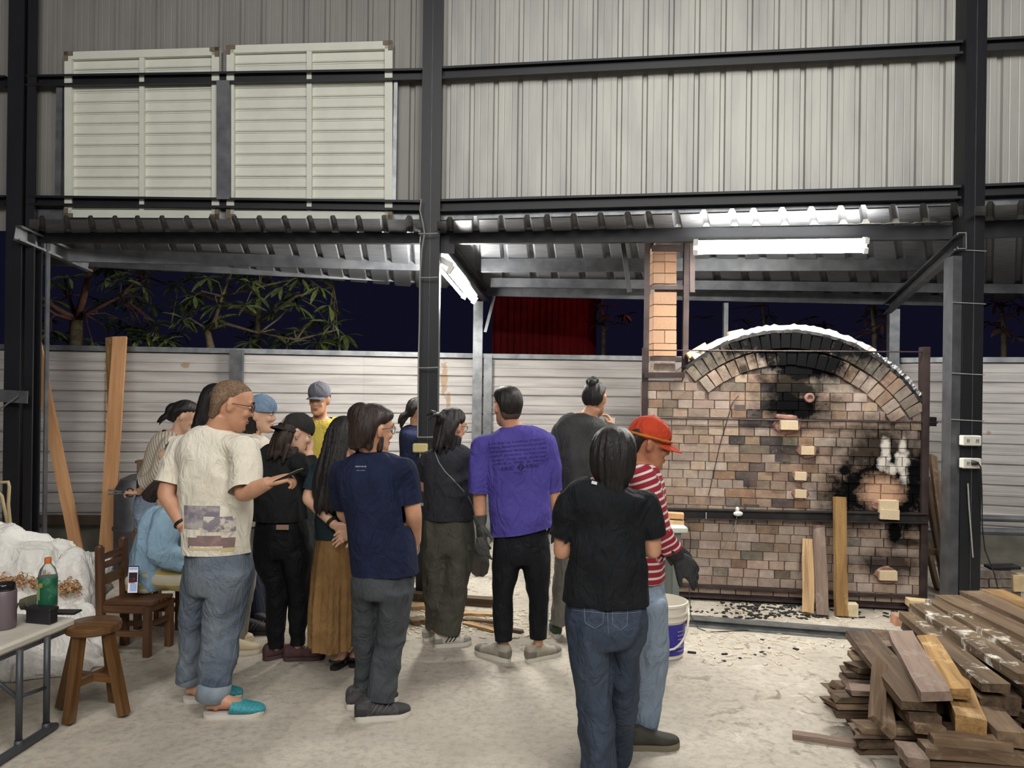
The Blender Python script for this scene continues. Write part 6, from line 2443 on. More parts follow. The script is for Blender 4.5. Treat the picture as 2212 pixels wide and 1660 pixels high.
M_PRINT = mat('faded_grey_print', (122, 116, 128), .85, 0, (176, 168, 166), 16, .45, .62, detail=6)
M_PRINT2 = mat('faded_mauve_print', (134, 112, 112), .85, 0, (168, 140, 132), 16, .5, .66, detail=6)
M_PRINT3 = mat('faded_straw_print', (208, 190, 140), .85)
printed(sh1, box_px(398, 1092, 474, 1142, 3.9), M_PRINT, 'grey_print_block')
printed(sh1, box_px(440, 1118, 508, 1148, 3.9), mat('faded_mottled_print', (134, 128, 136), .85, 0, (208, 200, 190), 30, .46, .56, detail=5), 'mottled_print_block', .0022)
printed(sh1, box_px(406, 1160, 508, 1182, 3.9), M_PRINT2, 'mauve_print_block')
printed(sh1, box_px(410, 1183, 505, 1191, 3.9), M_PRINT3, 'straw_print_strip')
tr = p.trousers('jeans', C_DENIM, [(470, 1172, 0, 66, .125), (470, 1200, 0, 70, .14), (472, 1240, 0, 70, .142), (474, 1275, 0, 66, .12)],
                [([(500, 1225, -.03), (484, 1340, 0), (461, 1502, -.05)], (43, 41, 32)), ([(438, 1225, .03), (421, 1330, .08), (408, 1470, .12)], (36, 31, 23))], (.010, 8), .014)
seam(tr, [[(440, 1212), (442, 1244), (458, 1254), (474, 1246), (476, 1210)], [(492, 1214), (494, 1246), (508, 1256), (522, 1246), (524, 1212)], [(518, 1200), (522, 1300), (508, 1400), (488, 1490)]], mat('pale_stitching', (120, 128, 140)), .0014, 3.95)
for c, d, r in ((p.p((462, 1490, -.045)), (461 - 484, 162), 33.5), (p.p((409, 1458, .117)), (-13, 140), 25)):
    m = MB(); ax = V((d[0], 0, -d[1])).normalized()
    m.tube([c + ax * -.04, c + ax * -.038, c + ax * .044, c + ax * .046], [r * p.k * .96, r * p.k * 1.04, r * p.k * 1.06, r * p.k], 24, False)
    m.build('turned_cuff', C_CUFF, tr, True)
shoe(p.root, g1, 80, M_TEAL, M_SOLEW, .30, 'slipper')
shoe(p.root, g2, 76, M_TEAL, M_SOLEW, .30, 'slipper')
ring_part(p, p.p((394, 1131, -.09)), al[2] - al[1], .036, .008, M_BANDB, 'bracelet')
hc = ar[2] + V((.075, .01, .045))
phone('smartphone', 'phone held in the hand of the bald man in the cream tee', ar[2] + V((.088, .0, .032)), V((.1, 1, 0)), V((.9, 0, .42)), .07, .145, mat('black_phone_case', (20, 20, 22)), mat('pale_phone_screen', (200, 190, 160), .2, emit=.25), -1)

# --- the woman in a black tee and jeans, nearest
p = Person('woman in black tee and dark jeans seen from behind, nearest of the group', 3.2, SKIN, .0075, .0095, 5).stand(1312)
p.head((1326, 986, .02), 12, 6, 0, .98)
p.torso([(1322, 1037, 0, 27, .055), (1318, 1048, 0, 62, .085), (1313, 1068, 0, 94, .11), (1312, 1108, 0, 82, .12), (1311, 1165, 0, 77, .122), (1310, 1245, 0, 84, .13), (1311, 1298, 0, 88, .138)], .05)
al = p.arm([(1228, 1092, 0), (1215, 1192, .02), (1246, 1150, .20)], (.05, .039, .028))
ar = p.arm([(1397, 1092, 0), (1409, 1190, .02), (1374, 1150, .20)], (.05, .039, .028))
add_hand(p.fine, al[2], V((.5, .5, .3)), V((-.3, .3, .9)), -1, (.7, .7, .7, .7), .9)
add_hand(p.fine, ar[2], V((-.5, .5, .3)), V((.3, .3, .9)), 1, (.7, .7, .7, .7), .9)
p.leg([(1268, 1340, 0), (1282, 1520, 0), (1297, 1690, 0)], (.085, .055, .036))
p.leg([(1350, 1340, .02), (1340, 1510, .1), (1333, 1645, .28)], (.085, .055, .036))
p.done()
face_bits(p.root, p.T, HAIR)
hair(p.root, p.T, HAIR, [(-.135, .040, -.01, -.078), (-.11, .068, .005, -.105), (-.07, .088, .012, -.122), (-.02, .096, .015, -.128), (.03, .096, .03, -.126), (.065, .092, .08, -.120), (.092, .080, .088, -.104), (.112, .060, .06, -.08), (.126, .034, .026, -.05), (.131, .01, -.004, -.02)], locks=jag_locks(-.12, -.165, .052, .095, 8, 3), amp=.006, seed=4)
sl = px3(p, [(1230, 1090, 0), (1222, 1125, .01), (1213, 1157, .02)]); sr = px3(p, [(1395, 1090, 0), (1402, 1122, .01), (1409, 1155, .02)])
sh = p.shirt('tshirt', C_BLACK, [(sl, [.062, .056, .050]), (sr, [.062, .056, .050])], fold=(.008, 7), stretch=(1, 1, .8))
m = MB(); c = p.p((1278, 1042, -.085)); m.bar(c, c + V((.022, .004, -.006)), .003, .012); m.build('neck_label', M_LAMPW, sh)
jn = p.trousers('jeans', C_DENIMD, [(1310, 1278, 0, 80, .125), (1310, 1310, 0, 86, .14), (1310, 1345, 0, 86, .15), (1311, 1385, 0, 80, .13)],
           [([(1270, 1360, 0), (1283, 1520, 0), (1297, 1700, 0)], (44, 36, 33)), ([(1348, 1355, .03), (1341, 1510, .12), (1333, 1650, .28)], (40, 33, 26))], (.011, 8), .012)
seam(bpy.data.objects[jn.name], [[(1262, 1312), (1264, 1346), (1284, 1358), (1302, 1348), (1305, 1310)], [(1322, 1314), (1324, 1350), (1340, 1362), (1354, 1352), (1356, 1318)], [(1312, 1306), (1313, 1340), (1314, 1372)], [(1232, 1318), (1270, 1322), (1312, 1326), (1350, 1326), (1388, 1322)]], mat('pale_stitching', (120, 128, 140), .8), .0011, 3.2)
gl = P(1297, 830, 3.2); gl.z = 0
shoe(p.root, gl, 5, mat('white_canvas_shoe', (206, 204, 198), .7), M_SOLEW, .24)
gr = P(1333, 830, 3.48); gr.z = 0
shoe(p.root, gr, 5, mat('white_canvas_shoe', (206, 204, 198), .7), M_SOLEW, .24)

# --- the man in a red cap and striped shirt walking across
m_str = bpy.data.materials.new('red_white_stripe_knit')
t = NT(m_str)
at = t.n('ShaderNodeAttribute'); at.attribute_name = 'stripe'
fr_ = t.math('FRACT', t.math('MULTIPLY', at.outputs['Fac'], 1 / .034))
ed = t.ramp(fr_, .66, .72)
t.l(t.mix(ed, lin((150, 32, 50)), lin((222, 210, 204))), t.b.inputs['Base Color'])
t.b.inputs['Roughness'].default_value = .85
p = Person('man in red cap, striped top and pale jeans walking past the kiln', 3.72, SKIN_T, .0075, .0095, 7).stand(1388)
p.head((1402, 958, 0), 88, 14, 0, 1.02)
p.torso([(1384, 999, 0, 20, .055), (1384, 1012, 0, 36, .12), (1385, 1036, 0, 45, .18), (1386, 1085, 0, 47, .18), (1386, 1150, 0, 46, .165), (1385, 1205, 0, 46, .165), (1385, 1246, 0, 47, .17)], .053)
ar = p.arm([(1388, 1036, -.17), (1420, 1130, -.19), (1462, 1204, -.14)], (.052, .043, .03))
al = p.arm([(1388, 1036, .17), (1398, 1125, .2), (1436, 1180, .24)], (.052, .043, .03))
p.leg([(1392, 1270, -.06), (1402, 1415, -.08), (1388, 1560, -.04)], (.08, .055, .038))
p.leg([(1384, 1270, .08), (1372, 1420, .1), (1325, 1530, .14)], (.08, .055, .038))
p.done()
face_bits(p.root, p.T, HAIR)
hair(p.root, p.T, HAIR, [(-.07, .035, -.05, -.088), (-.04, .060, -.03, -.103), (-.005, .073, -.022, -.110), (.03, .077, .01, -.110), (.06, .076, .04, -.105)], voxel=.007, amp=.002)
cap(p.root, p.T, C_CAPR, 0, True, .028, band=C_CAPO)
wr = px3(p, [(1388, 1034, -.17), (1408, 1090, -.18), (1430, 1145, -.19), (1452, 1188, -.155)])
wl = px3(p, [(1388, 1034, .17), (1394, 1090, .19), (1408, 1140, .2), (1430, 1172, .23)])
sh = p.shirt('striped_shirt', m_str, [(wr, [.064, .058, .052, .045]), (wl, [.064, .058, .052, .045])], fold=(.008, 8))
a = co_of(sh.data) + np.array(list(wloc(sh)))
best = np.full(len(a), 1e9); val = a[:, 2].copy()
tz_ = np.abs(a[:, 1] - p.Y)
for w_ in (wr, wl):
    acc = 0.0
    for q0, q1 in zip(w_[:-1], w_[1:]):
        d = np.array(list(q1 - q0)); L = np.linalg.norm(d); d /= L
        h = (a - np.array(list(q0))) @ d
        dist = np.linalg.norm(a - (np.array(list(q0)) + np.clip(h, 0, L)[:, None] * d), axis=1)
        on = (dist < .085) & (dist < best) & (tz_ > .115)
        val = np.where(on, -(acc + h), val); best = np.where(on, dist, best)
        acc += L
ly = sh.data.attributes.new('stripe', 'FLOAT', 'POINT'); ly.data.foreach_set('value', val + 10)
gm = MB()
add_hand(gm, ar[2], V((.78, .05, -.72)), V((.4, -.75, .45)), 1, (.25, .3, .35, .4), 1.12, .10, .2, 1.25)
gm.limb([ar[2] + (ar[1] - ar[2]).normalized() * .09, ar[2] + (ar[1] - ar[2]).normalized() * .03, ar[2]], [.048, .044, .036], 14, 3)
put('work_glove', remesh(gm, .006, 1), C_GLOVED, p.root)
gm = MB()
add_hand(gm, al[2], V((.85, .1, -.4)), V((.3, .6, .6)), -1, (.3, .3, .35, .4), 1.1, .08, .2, 1.2)
gm.limb([al[2] + (al[1] - al[2]).normalized() * .08, al[2]], [.046, .036], 14, 3)
put('work_glove', remesh(gm, .006, 1), C_GLOVED, p.root)
p.trousers('jeans', C_DENIML, [(1386, 1232, 0, 43, .155), (1387, 1260, 0, 46, .165), (1388, 1300, 0, 46, .165)],
           [([(1392, 1290, -.07), (1402, 1415, -.08), (1389, 1566, -.04)], (44, 38, 31)), ([(1384, 1290, .09), (1372, 1420, .1), (1326, 1540, .14)], (42, 36, 30))], (.008, 8), .009)
g = P(1384, 830, 3.60); g.z = 0
M_OLSH = mat('dark_olive_shoe', (64, 62, 52), .7, 0, (50, 48, 42), 9)
shoe(p.root, g, 86, M_OLSH, mat('tan_sole_rubber', (120, 112, 92), .7), .28)
g = P(1322, 830, 3.78); g.z = .075
shoe(p.root, g, 86, M_OLSH, mat('tan_sole_rubber', (120, 112, 92), .7), .28, pitch=.45)

# --- the man in a purple tee
p = Person('man in oversized purple tee with dark lettering and black track pants', 4.72, SKIN, .0078, .0105, 9).stand(1122)
p.head((1095, 879, .01), -22, 4, 0, 1.03)
p.torso([(1108, 919, 0, 24, .06), (1110, 931, 0, 52, .09), (1113, 949, 0, 77, .115), (1117, 985, 0, 74, .13), (1121, 1055, 0, 67, .135), (1124, 1110, 0, 66, .137), (1126, 1148, 0, 65, .137)], .058)
al = p.arm([(1043, 968, 0), (1036, 1075, .0), (1038, 1132, -.01)], (.053, .042, .031))
ar = p.arm([(1180, 962, 0), (1196, 1068, .02), (1200, 1122, .05)], (.053, .042, .031))
p.leg([(1095, 1180, 0), (1085, 1290, 0), (1089, 1395, 0)], (.08, .05, .034))
p.leg([(1158, 1180, 0), (1163, 1290, 0), (1163, 1395, 0)], (.08, .05, .034))
p.done()
face_bits(p.root, p.T, HAIR)
hair(p.root, p.T, HAIR, [(-.05, .052, -.045, -.096), (-.02, .068, -.03, -.108), (.015, .078, -.005, -.114), (.045, .083, .05, -.114), (.075, .081, .085, -.110), (.10, .068, .072, -.09), (.118, .045, .04, -.06), (.126, .012, -.004, -.02)], amp=.003, seed=7)
hair(p.root, p.T, mat('shaved_nape_hair', (52, 42, 38), .8, 0, (92, 72, 60), 200, .4, .6), [(-.075, .045, -.05, -.083), (-.05, .0615, -.035, -.095), (-.02, .0695, -.026, -.0995), (.01, .074, -.02, -.104)], voxel=.006, amp=0, name='nape_fade')
sl = px3(p, [(1045, 964, 0), (1036, 1010, 0), (1032, 1064, 0)]); sr = px3(p, [(1177, 958, 0), (1188, 1005, .01), (1196, 1061, .02)])
h0 = (p.p((1062, 1158, 0)) + p.p((1190, 1136, 0))) / 2
hv = (p.p((1190, 1136, 0)) - p.p((1062, 1158, 0))); 
shp = p.shirt('tshirt', C_PURPLE, [(sl, [.078, .07, .066]), (sr, [.075, .062, .056])], hem_n=V((hv.z, 0, -hv.x)), hem_at=h0, fold=(.009, 6.5), stretch=(1, 1, .45))
M_INK = mat('dark_navy_shirt_ink', (20, 17, 62), .8)
Ls = []
rows_ = [('A CHURCH  LA  DOMINICA  STUDIO 54', 1055, 962, 122), ('ETERNAL TRANSFORMATION AND ILLUSION', 1057, 971, 122), ('METAMORPHOSIS PERMEABLE IN ALL I MADE', 1059, 980, 122), ('PERFECT   ECONOMICS   MOTION WORLD', 1061, 989, 120), ('ALWAYS   STUCK   MORE   ROOM TIME', 1063, 998, 116), ('AVENUE   +   MUSIC   IN   REPEAT', 1065, 1006, 112)]
for i, (tx, x_, y_, wd_) in enumerate(rows_):
    Ls.append((tx, x_, y_, 4.2, -.085, wd_, 4.72))
Ls.append(('KIRIKI', 1083, 1018, 8, -.09, 26, 4.72)); Ls.append(('KIRIKI', 1137, 1012, 8, -.09, 26, 4.72)); Ls.append(('- - - -', 1068, 1016, 1.2, -.09, 12, 4.72)); Ls.append(('- - -', 1164, 1003, 1.2, -.09, 9, 4.72))
Ls.append(('O', 1117, 1018, 16, -.05, 17, 4.72)); Ls.append(('N', 1122, 1013, 8, -.05, 7, 4.72)); Ls.append(('STUDIO MOTION TOKYO', 1109, 1023, 2.2, -.09, 32, 4.72)); Ls.append(('1994', 1120, 1026, 2.2, -.05, 10, 4.72))
lettering(shp, Ls, M_INK)
tr = p.trousers('track_pants', C_BLACKT, [(1126, 1128, 0, 56, .12), (1126, 1160, 0, 60, .13), (1125, 1195, 0, 62, .13), (1125, 1215, 0, 58, .11)],
                [([(1095, 1200, 0), (1085, 1290, 0), (1088, 1383, 0)], (32, 21, 18)), ([(1156, 1200, 0), (1164, 1290, 0), (1164, 1379, 0)], (33, 21, 18))], (.006, 9), .008)
m = MB(); m.tube([p.p((1188, 1160, -.01)), p.p((1190, 1200, -.02)), p.p((1187, 1240, -.03)), p.p((1185.5, 1290, -.035)), p.p((1183, 1375, -.03))], .004, 6); m.build('side_stripe', mat('white_piping', (206, 206, 204), .7), tr)
g = P(1090, 830, 4.73); g.z = 0
M_NB = mat('pale_grey_suede', (172, 164, 150), .85, 0, (150, 142, 130), 14, .4, .7)
shoe(p.root, g, -52, M_NB, M_SOLEW, .275, lace=M_LAMPW, panel=mat('grey_suede_panel', (128, 122, 112), .9))
g = P(1163, 830, 4.73); g.z = 0
shoe(p.root, g, 54, M_NB, M_SOLEW, .275, lace=M_LAMPW, panel=mat('grey_suede_panel', (128, 122, 112), .9))
gm = MB(); add_hand(gm, al[2], V((.12, .02, -1)), V((-.8, -.5, 0)), -1, (.25, .3, .35, .4), 1.08, .05, .25, 1.2)
gm.limb([al[2] + V((-.004, 0, .055)), al[2]], [.044, .036], 14, 3)
gl_ = put('work_glove', remesh(gm, .006, 1), C_GLOVE, p.root)
gm = MB(); add_hand(gm, ar[2], V((.05, .1, -1)), V((.8, -.5, 0)), 1, (.25, .3, .35, .4), 1.05, .05, .25, 1.15)
gm.limb([ar[2] + V((0, 0, .05)), ar[2]], [.042, .036], 14, 3)
put('work_glove', remesh(gm, .006, 1), C_GLOVED, p.root)
gm = MB(); add_hand(gm, p.p((1038, 1168, -.05)), V((.22, 0, -1)), V((-.3, -.9, 0)), 1, (.2, .25, .2, .3), 1.0, .10, .2, 1.1)
o = put('spare_glove', remesh(gm, .006, 1), C_GLOVE, thing('work_glove', 'limp grey work glove dangling from the left hand of the man in purple', 'glove', p.p((1040, 1180, -.05))))

# --- the person in a navy tee with glasses
p = Person('person in navy tee and slate trousers with glasses, hands at the pockets', 3.95, SKIN, .0075, .0105, 13).stand(818)
p.head((808, 928, 0), 48, 6, 0, 1.03)
p.torso([(800, 974, 0, 26, .058), (800, 988, 0, 56, .09), (803, 1008, 0, 78, .115), (806, 1050, 0, 71, .13), (811, 1110, 0, 65, .135), (823, 1180, 0, 73, .14), (829, 1236, 0, 71, .14)], .054)
ar = p.arm([(876, 1020, -.02), (893, 1108, -.02), (897, 1172, .10)], (.054, .043, .031))
al = p.arm([(738, 1022, .08), (744, 1108, .16), (792, 1150, .27)], (.054, .043, .031))
add_hand(p.fine, ar[2], V((-.1, .45, -.9)), V((.9, -.1, -.1)), 1, (.4, .4, .4, .4), .95)
add_hand(p.fine, al[2], V((.7, .3, -.5)), V((-.3, .8, .3)), -1, (.4, .4, .4, .4), .95)
p.leg([(858, 1250, 0), (846, 1370, 0), (824, 1520, -.05)], (.085, .055, .036))
p.leg([(795, 1250, .03), (790, 1370, .06), (783, 1510, .1)], (.085, .055, .036))
p.done()
face_bits(p.root, p.T, HAIR)
glasses(p.root, p.T, mat('gunmetal_frame', (70, 70, 74), .3, .8), (.023, .021))
hair(p.root, p.T, HAIR_B, H_FULL, blobs=(((-.02, -.075, .06), (.075, .055, .07)),), locks=jag_locks(-.08, -.115, .055, .10, 7, 5), amp=.005, seed=9)
sl = px3(p, [(742, 1018, .08), (739, 1055, .12), (742, 1092, .16)]); sr = px3(p, [(872, 1016, -.02), (882, 1050, -.02), (888, 1088, -.02)])
shn = p.shirt('tshirt', C_NAVY, [(sl, [.066, .06, .056]), (sr, [.07, .062, .056])], fold=(.009, 6.5), stretch=(1, 1, .5))
lettering(shn, [('KODO NO KI', 768, 1010, 3.4, .0, 23, 3.95), ('studio and kiln', 770, 1017.5, 1.5, 0, 18, 3.95)], mat('white_shirt_ink', (206, 204, 220), .8))
p.trousers('trousers', C_GREYT, [(827, 1215, 0, 66, .125), (827, 1245, 0, 66, .14), (826, 1285, 0, 63, .135)],
           [([(856, 1265, -.02), (846, 1370, 0), (822, 1512, -.05)], (35, 31, 26)), ([(795, 1265, .03), (790, 1370, .06), (786, 1500, .1)], (31, 27, 18))], (.009, 9), .013)
g = P(806, 830, 3.87); g.z = 0
M_HIKE = mat('dark_grey_mesh_shoe', (74, 72, 74), .75, 0, (52, 50, 52), 30, .45, .6)
s_ = shoe(p.root, g, 76, M_HIKE, M_SOLEW, .285, lace=M_SOLED, accent=mat('slate_overlay', (96, 94, 96), .7), panel=mat('charcoal_overlay', (50, 49, 52), .7))
g = P(785, 830, 4.02); g.z = 0
shoe(p.root, g, 66, M_HIKE, M_SOLEW, .285, lace=M_SOLED, accent=mat('slate_overlay', (96, 94, 96), .7))

# --- the woman in a charcoal tee with a shoulder strap and olive cargo trousers
p = Person('woman in charcoal tee with thin shoulder strap and baggy olive cargo trousers', 5.0, SKIN, .0085, .0115, 17).stand(966)
p.head((977, 922, .01), 38, 12, 0, 1.0)
p.torso([(968, 958, 0, 19, .052), (969, 968, 0, 40, .085), (970, 985, 0, 54, .11), (970, 1020, 0, 53, .12), (971, 1070, 0, 53, .125), (972, 1120, 0, 53, .13)], .05)
al = p.arm([(922, 995, 0), (920, 1052, .10), (940, 1040, .32)], (.048, .04, .028))
ar = p.arm([(1016, 992, 0), (1022, 1050, .10), (1006, 1036, .32)], (.048, .04, .028))
p.leg([(945, 1150, 0), (942, 1260, 0), (938, 1365, .05)], (.08, .05, .034))
p.leg([(990, 1150, 0), (980, 1260, 0), (970, 1375, 0)], (.08, .05, .034))
p.done()
face_bits(p.root, p.T, HAIR)
glasses(p.root, p.T, mat('gunmetal_frame', (70, 70, 74)), (.023, .020))
hair(p.root, p.T, HAIR, [(-.135, .058, -.03, -.10), (-.10, .074, -.02, -.118), (-.05, .084, -.015, -.124), (0, .087, .0, -.122), (.045, .088, .07, -.118)] + TOP, blobs=(((.0, -.118, .035), (.032, .04, .045)),), locks=jag_locks(-.11, -.185, .07, .11, 9, 8) + [([(.0, -.13, .05), (-.03, -.18, .06), (-.05, -.20, .03)], [.018, .014, .004]), ([(.01, -.13, .05), (.0, -.19, .04), (-.02, -.21, .0)], [.016, .012, .004])], amp=.006, seed=12)
sl = px3(p, [(925, 993, 0), (920, 1012, .04), (917, 1032, .08)]); sr = px3(p, [(1014, 990, 0), (1020, 1010, .04), (1022, 1030, .08)])
sh = p.shirt('tshirt', C_CHAR, [(sl, [.06, .055, .05]), (sr, [.06, .055, .05])], fold=(.008, 7), stretch=(1, 1, .9))
bv = BVHTree.FromPolygons([v.co + wloc(sh) for v in sh.data.vertices], [f.vertices for f in sh.data.polygons])
pts = []
for x_, y_ in ((938, 962), (940, 978), (948, 1000), (962, 1020), (980, 1038), (1000, 1060), (1014, 1078), (1022, 1096)):
    o_ = P(x_, y_, 4.4); d_ = (o_ - CAMP).normalized()
    h = bv.ray_cast(o_, d_, 2)
    pts.append((h[0] - d_ * .004) if h[0] is not None else P(x_, y_, 4.95))
pts += [P(1026, 1112, 4.93), P(1029, 1140, 4.9)]
m = MB(); m.tube(pts, .004, 6); m.build('shoulder_strap', mat('grey_green_strap', (120, 134, 132), .6), p.root)
p.trousers('cargo_trousers', C_OLIVE, [(970, 1100, 0, 50, .115), (970, 1130, 0, 52, .13), (971, 1165, 0, 53, .13), (970, 1195, 0, 52, .12)],
           [([(944, 1185, 0), (940, 1280, 0), (938, 1355, .05)], (28, 23, 20)), ([(990, 1185, 0), (979, 1280, -.02), (966, 1366, -.02)], (34, 29, 25))], (.011, 8), .012)
m = MB(); m.box(p.p((1013, 1205, -.03)), (.035, .14, .17), Matrix.Rotation(-.12, 3, 'Y'), .012); m.box(p.p((1014, 1180, -.03)), (.042, .15, .05), Matrix.Rotation(-.12, 3, 'Y'), .01); m.build('cargo_pocket', C_OLIVE, p.root, .6)
g = P(965, 830, 4.96); g.z = 0
M_WSH = mat('off_white_leather', (206, 202, 188), .6)
shoe(p.root, g, 72, M_WSH, M_SOLEW, .25, lace=M_SOLEW, accent=M_SOLED, panel=mat('grey_leather_panel', (150, 148, 140), .7))
g = P(936, 830, 5.1); g.z = 0
shoe(p.root, g, 30, M_WSH, M_SOLEW, .25, lace=M_SOLEW, accent=M_SOLED, panel=mat('grey_leather_panel', (150, 148, 140), .7))

# --- the man with a small bun and a dark grey long sleeved shirt
p = Person('tall man with a small hair bun and dark grey long sleeves photographing', 5.16, SKIN, .0085, .0115, 19).stand(1258)
p.head((1286, 862, .01), 24, 10, 0, .98)
p.torso([(1270, 894, 0, 20, .055), (1267, 905, 0, 46, .085), (1263, 922, 0, 61, .11), (1260, 960, 0, 60, .12), (1260, 1020, 0, 55, .125), (1260, 1080, 0, 55, .125), (1260, 1135, 0, 56, .13)], .052)
al = p.arm([(1210, 932, 0), (1203, 1022, 0), (1212, 1086, .10)], (.05, .04, .029))
ar = p.arm([(1318, 932, 0), (1332, 1005, .08), (1322, 930, .30)], (.05, .04, .029))
add_hand(p.fine, ar[2], V((-.1, .25, 1)), V((.9, -.3, 0)), -1, (.6, .6, .6, .6), .95)
p.leg([(1234, 1160, 0), (1218, 1260, 0), (1210, 1355, 0)], (.08, .05, .034))
p.leg([(1284, 1160, 0), (1290, 1260, .05), (1290, 1355, .1)], (.08, .05, .034))
p.done()
face_bits(p.root, p.T, HAIR)
hair(p.root, p.T, HAIR, [(-.055, .048, -.045, -.092), (-.02, .070, -.03, -.106), (.02, .077, -.012, -.110), (.055, .078, .05, -.108), (.08, .071, .072, -.097), (.10, .056, .05, -.075), (.115, .032, .02, -.045), (.12, .01, -.004, -.02)],
     blobs=(((-.005, -.06, .122), (.028, .030, .026)), ((.018, -.075, .118), (.024, .022, .022)), ((-.03, -.07, .11), (.022, .024, .024)), ((.0, -.098, .095), (.03, .02, .03))), amp=.005, seed=15)
wl = px3(p, [(1212, 930, 0), (1206, 975, 0), (1203, 1020, 0), (1209, 1066, .07)]); wr = px3(p, [(1316, 930, 0), (1325, 970, .04), (1331, 1003, .08), (1324, 950, .24)])
p.shirt('long_sleeved_shirt', C_DGREY, [(wl, [.06, .054, .047, .042]), (wr, [.06, .054, .047, .042])], fold=(.007, 7), stretch=(1, 1, .5))
gm = MB(); add_hand(gm, al[2], V((.1, .1, -1)), V((-.8, -.5, 0)), -1, (.3, .3, .35, .4), 1.05, .05, .25, 1.15)
put('work_glove', remesh(gm, .006, 1), C_GLOVED, p.root)
ring_part(p, p.p((1211, 1077, .09)), al[2] - al[1], .037, .006, M_LAMPW, 'wristband')
p.trousers('trousers', C_LGREY, [(1260, 1112, 0, 52, .115), (1260, 1145, 0, 55, .13), (1260, 1190, 0, 54, .13)],
           [([(1234, 1170, 0), (1219, 1260, 0), (1209, 1348, 0)], (31, 24, 18)), ([(1286, 1170, 0), (1290, 1260, .05), (1290, 1350, .1)], (30, 24, 18))], (.008, 9), .010)
g = P(1207, 830, 5.2); g.z = 0
M_GSH = mat('dark_green_suede', (52, 74, 58), .8)
shoe(p.root, g, -12, M_GSH, M_SOLEW, .27, accent=M_LAMPW)
g = P(1290, 830, 5.26); g.z = 0
shoe(p.root, g, 15, M_GSH, M_SOLEW, .27, accent=M_LAMPW)
phone('camera_phone', 'black phone held up by the man with the hair bun', P(1318, 912, 5.5), (1, .1, 0), (0, -.15, 1), .075, .075, mat('black_phone_case', (20, 20, 22)), mat('grey_phone_screen', (190, 194, 196), .2, emit=.3))

# --- the woman in a dark cap with her hand to her forehead
p = Person('woman in dark cap and black top holding a hand to her brow, maroon shoes', 4.68, SKIN_P, .008, .011, 23).stand(606)
p.head((638, 936, 0), 58, 20, -6, 1.0)
p.torso([(617, 964, 0, 21, .052), (612, 975, 0, 42, .088), (606, 998, 0, 56, .112), (602, 1040, 0, 55, .122), (602, 1085, 0, 54, .126), (605, 1122, 0, 55, .13)], .05)
ar = p.arm([(648, 1000, -.08), (676, 1036, .0), (667, 975, .06)], (.048, .038, .027))
al = p.arm([(562, 1000, .08), (574, 1060, .2), (640, 1048, .26)], (.048, .038, .027))
add_hand(p.fine, ar[2], V((-.28, .02, .9)), V((.75, -.65, .1)), 1, (.55, .6, .65, .7), .98, .08, .4)
add_hand(p.fine, al[2], V((.9, 0, .2)), V((0, -.2, 1)), -1, (.5, .5, .5, .5), .9)
p.leg([(582, 1170, 0), (597, 1275, 0), (595, 1405, .02)], (.085, .052, .034))
p.leg([(638, 1170, 0), (646, 1280, 0), (642, 1400, 0)], (.085, .052, .034))
p.done()
face_bits(p.root, p.T, HAIR)
hair(p.root, p.T, HAIR_B, [(-.16, .055, -.02, -.11), (-.12, .074, -.015, -.122), (-.07, .084, -.01, -.122), (-.02, .083, -.005, -.116), (.03, .079, .0, -.11)], locks=jag_locks(-.14, -.20, .07, .11, 9, 18), amp=.006, seed=21)
cap(p.root, p.T, C_CAPD, 170, True, .04)
wr = px3(p, [(646, 998, -.08), (662, 1020, -.04), (675, 1034, .0), (669, 988, .05)]); wl = px3(p, [(564, 998, .08), (566, 1030, .14), (575, 1058, .2), (634, 1049, .255)])
sh = p.shirt('long_sleeved_top', C_DGREEN, [(wr, [.058, .052, .046, .04]), (wl, [.058, .052, .046, .04])], fold=(.008, 7), stretch=(1, 1, .6))
m = MB(); m.ellipsoid(p.p((640, 948, -.085)), (.006, .006, .01)); m.build('earring', M_GALV, p.root, True)
tr = p.trousers('slim_trousers', C_BLACKT, [(606, 1105, 0, 52, .115), (607, 1135, 0, 57, .135), (608, 1175, 0, 60, .145), (609, 1200, 0, 58, .13)],
                [([(580, 1190, 0), (597, 1275, 0), (595, 1396, .02)], (34, 22, 17)), ([(640, 1190, 0), (648, 1275, 0), (642, 1392, 0)], (34, 23, 15))], (.006, 9), .008)
m = MB(); m.box(p.p((610, 1140, -.142)), (.075, .006, .03), None, .002); m.build('waist_patch', mat('tan_leather_patch', (170, 140, 120), .7), tr)
M_MAR = mat('maroon_canvas', (92, 62, 66), .8, 0, (76, 50, 54), 20, .4, .7)
g = P(643, 830, 4.68); g.z = 0
shoe(p.root, g, 78, M_MAR, mat('maroon_sole', (84, 62, 62), .7), .25, lace=mat('tan_lace', (196, 172, 130), .8))
g = P(597, 830, 4.7); g.z = 0
shoe(p.root, g, 48, M_MAR, mat('maroon_sole', (84, 62, 62), .7), .25, lace=mat('tan_lace', (196, 172, 130), .8))

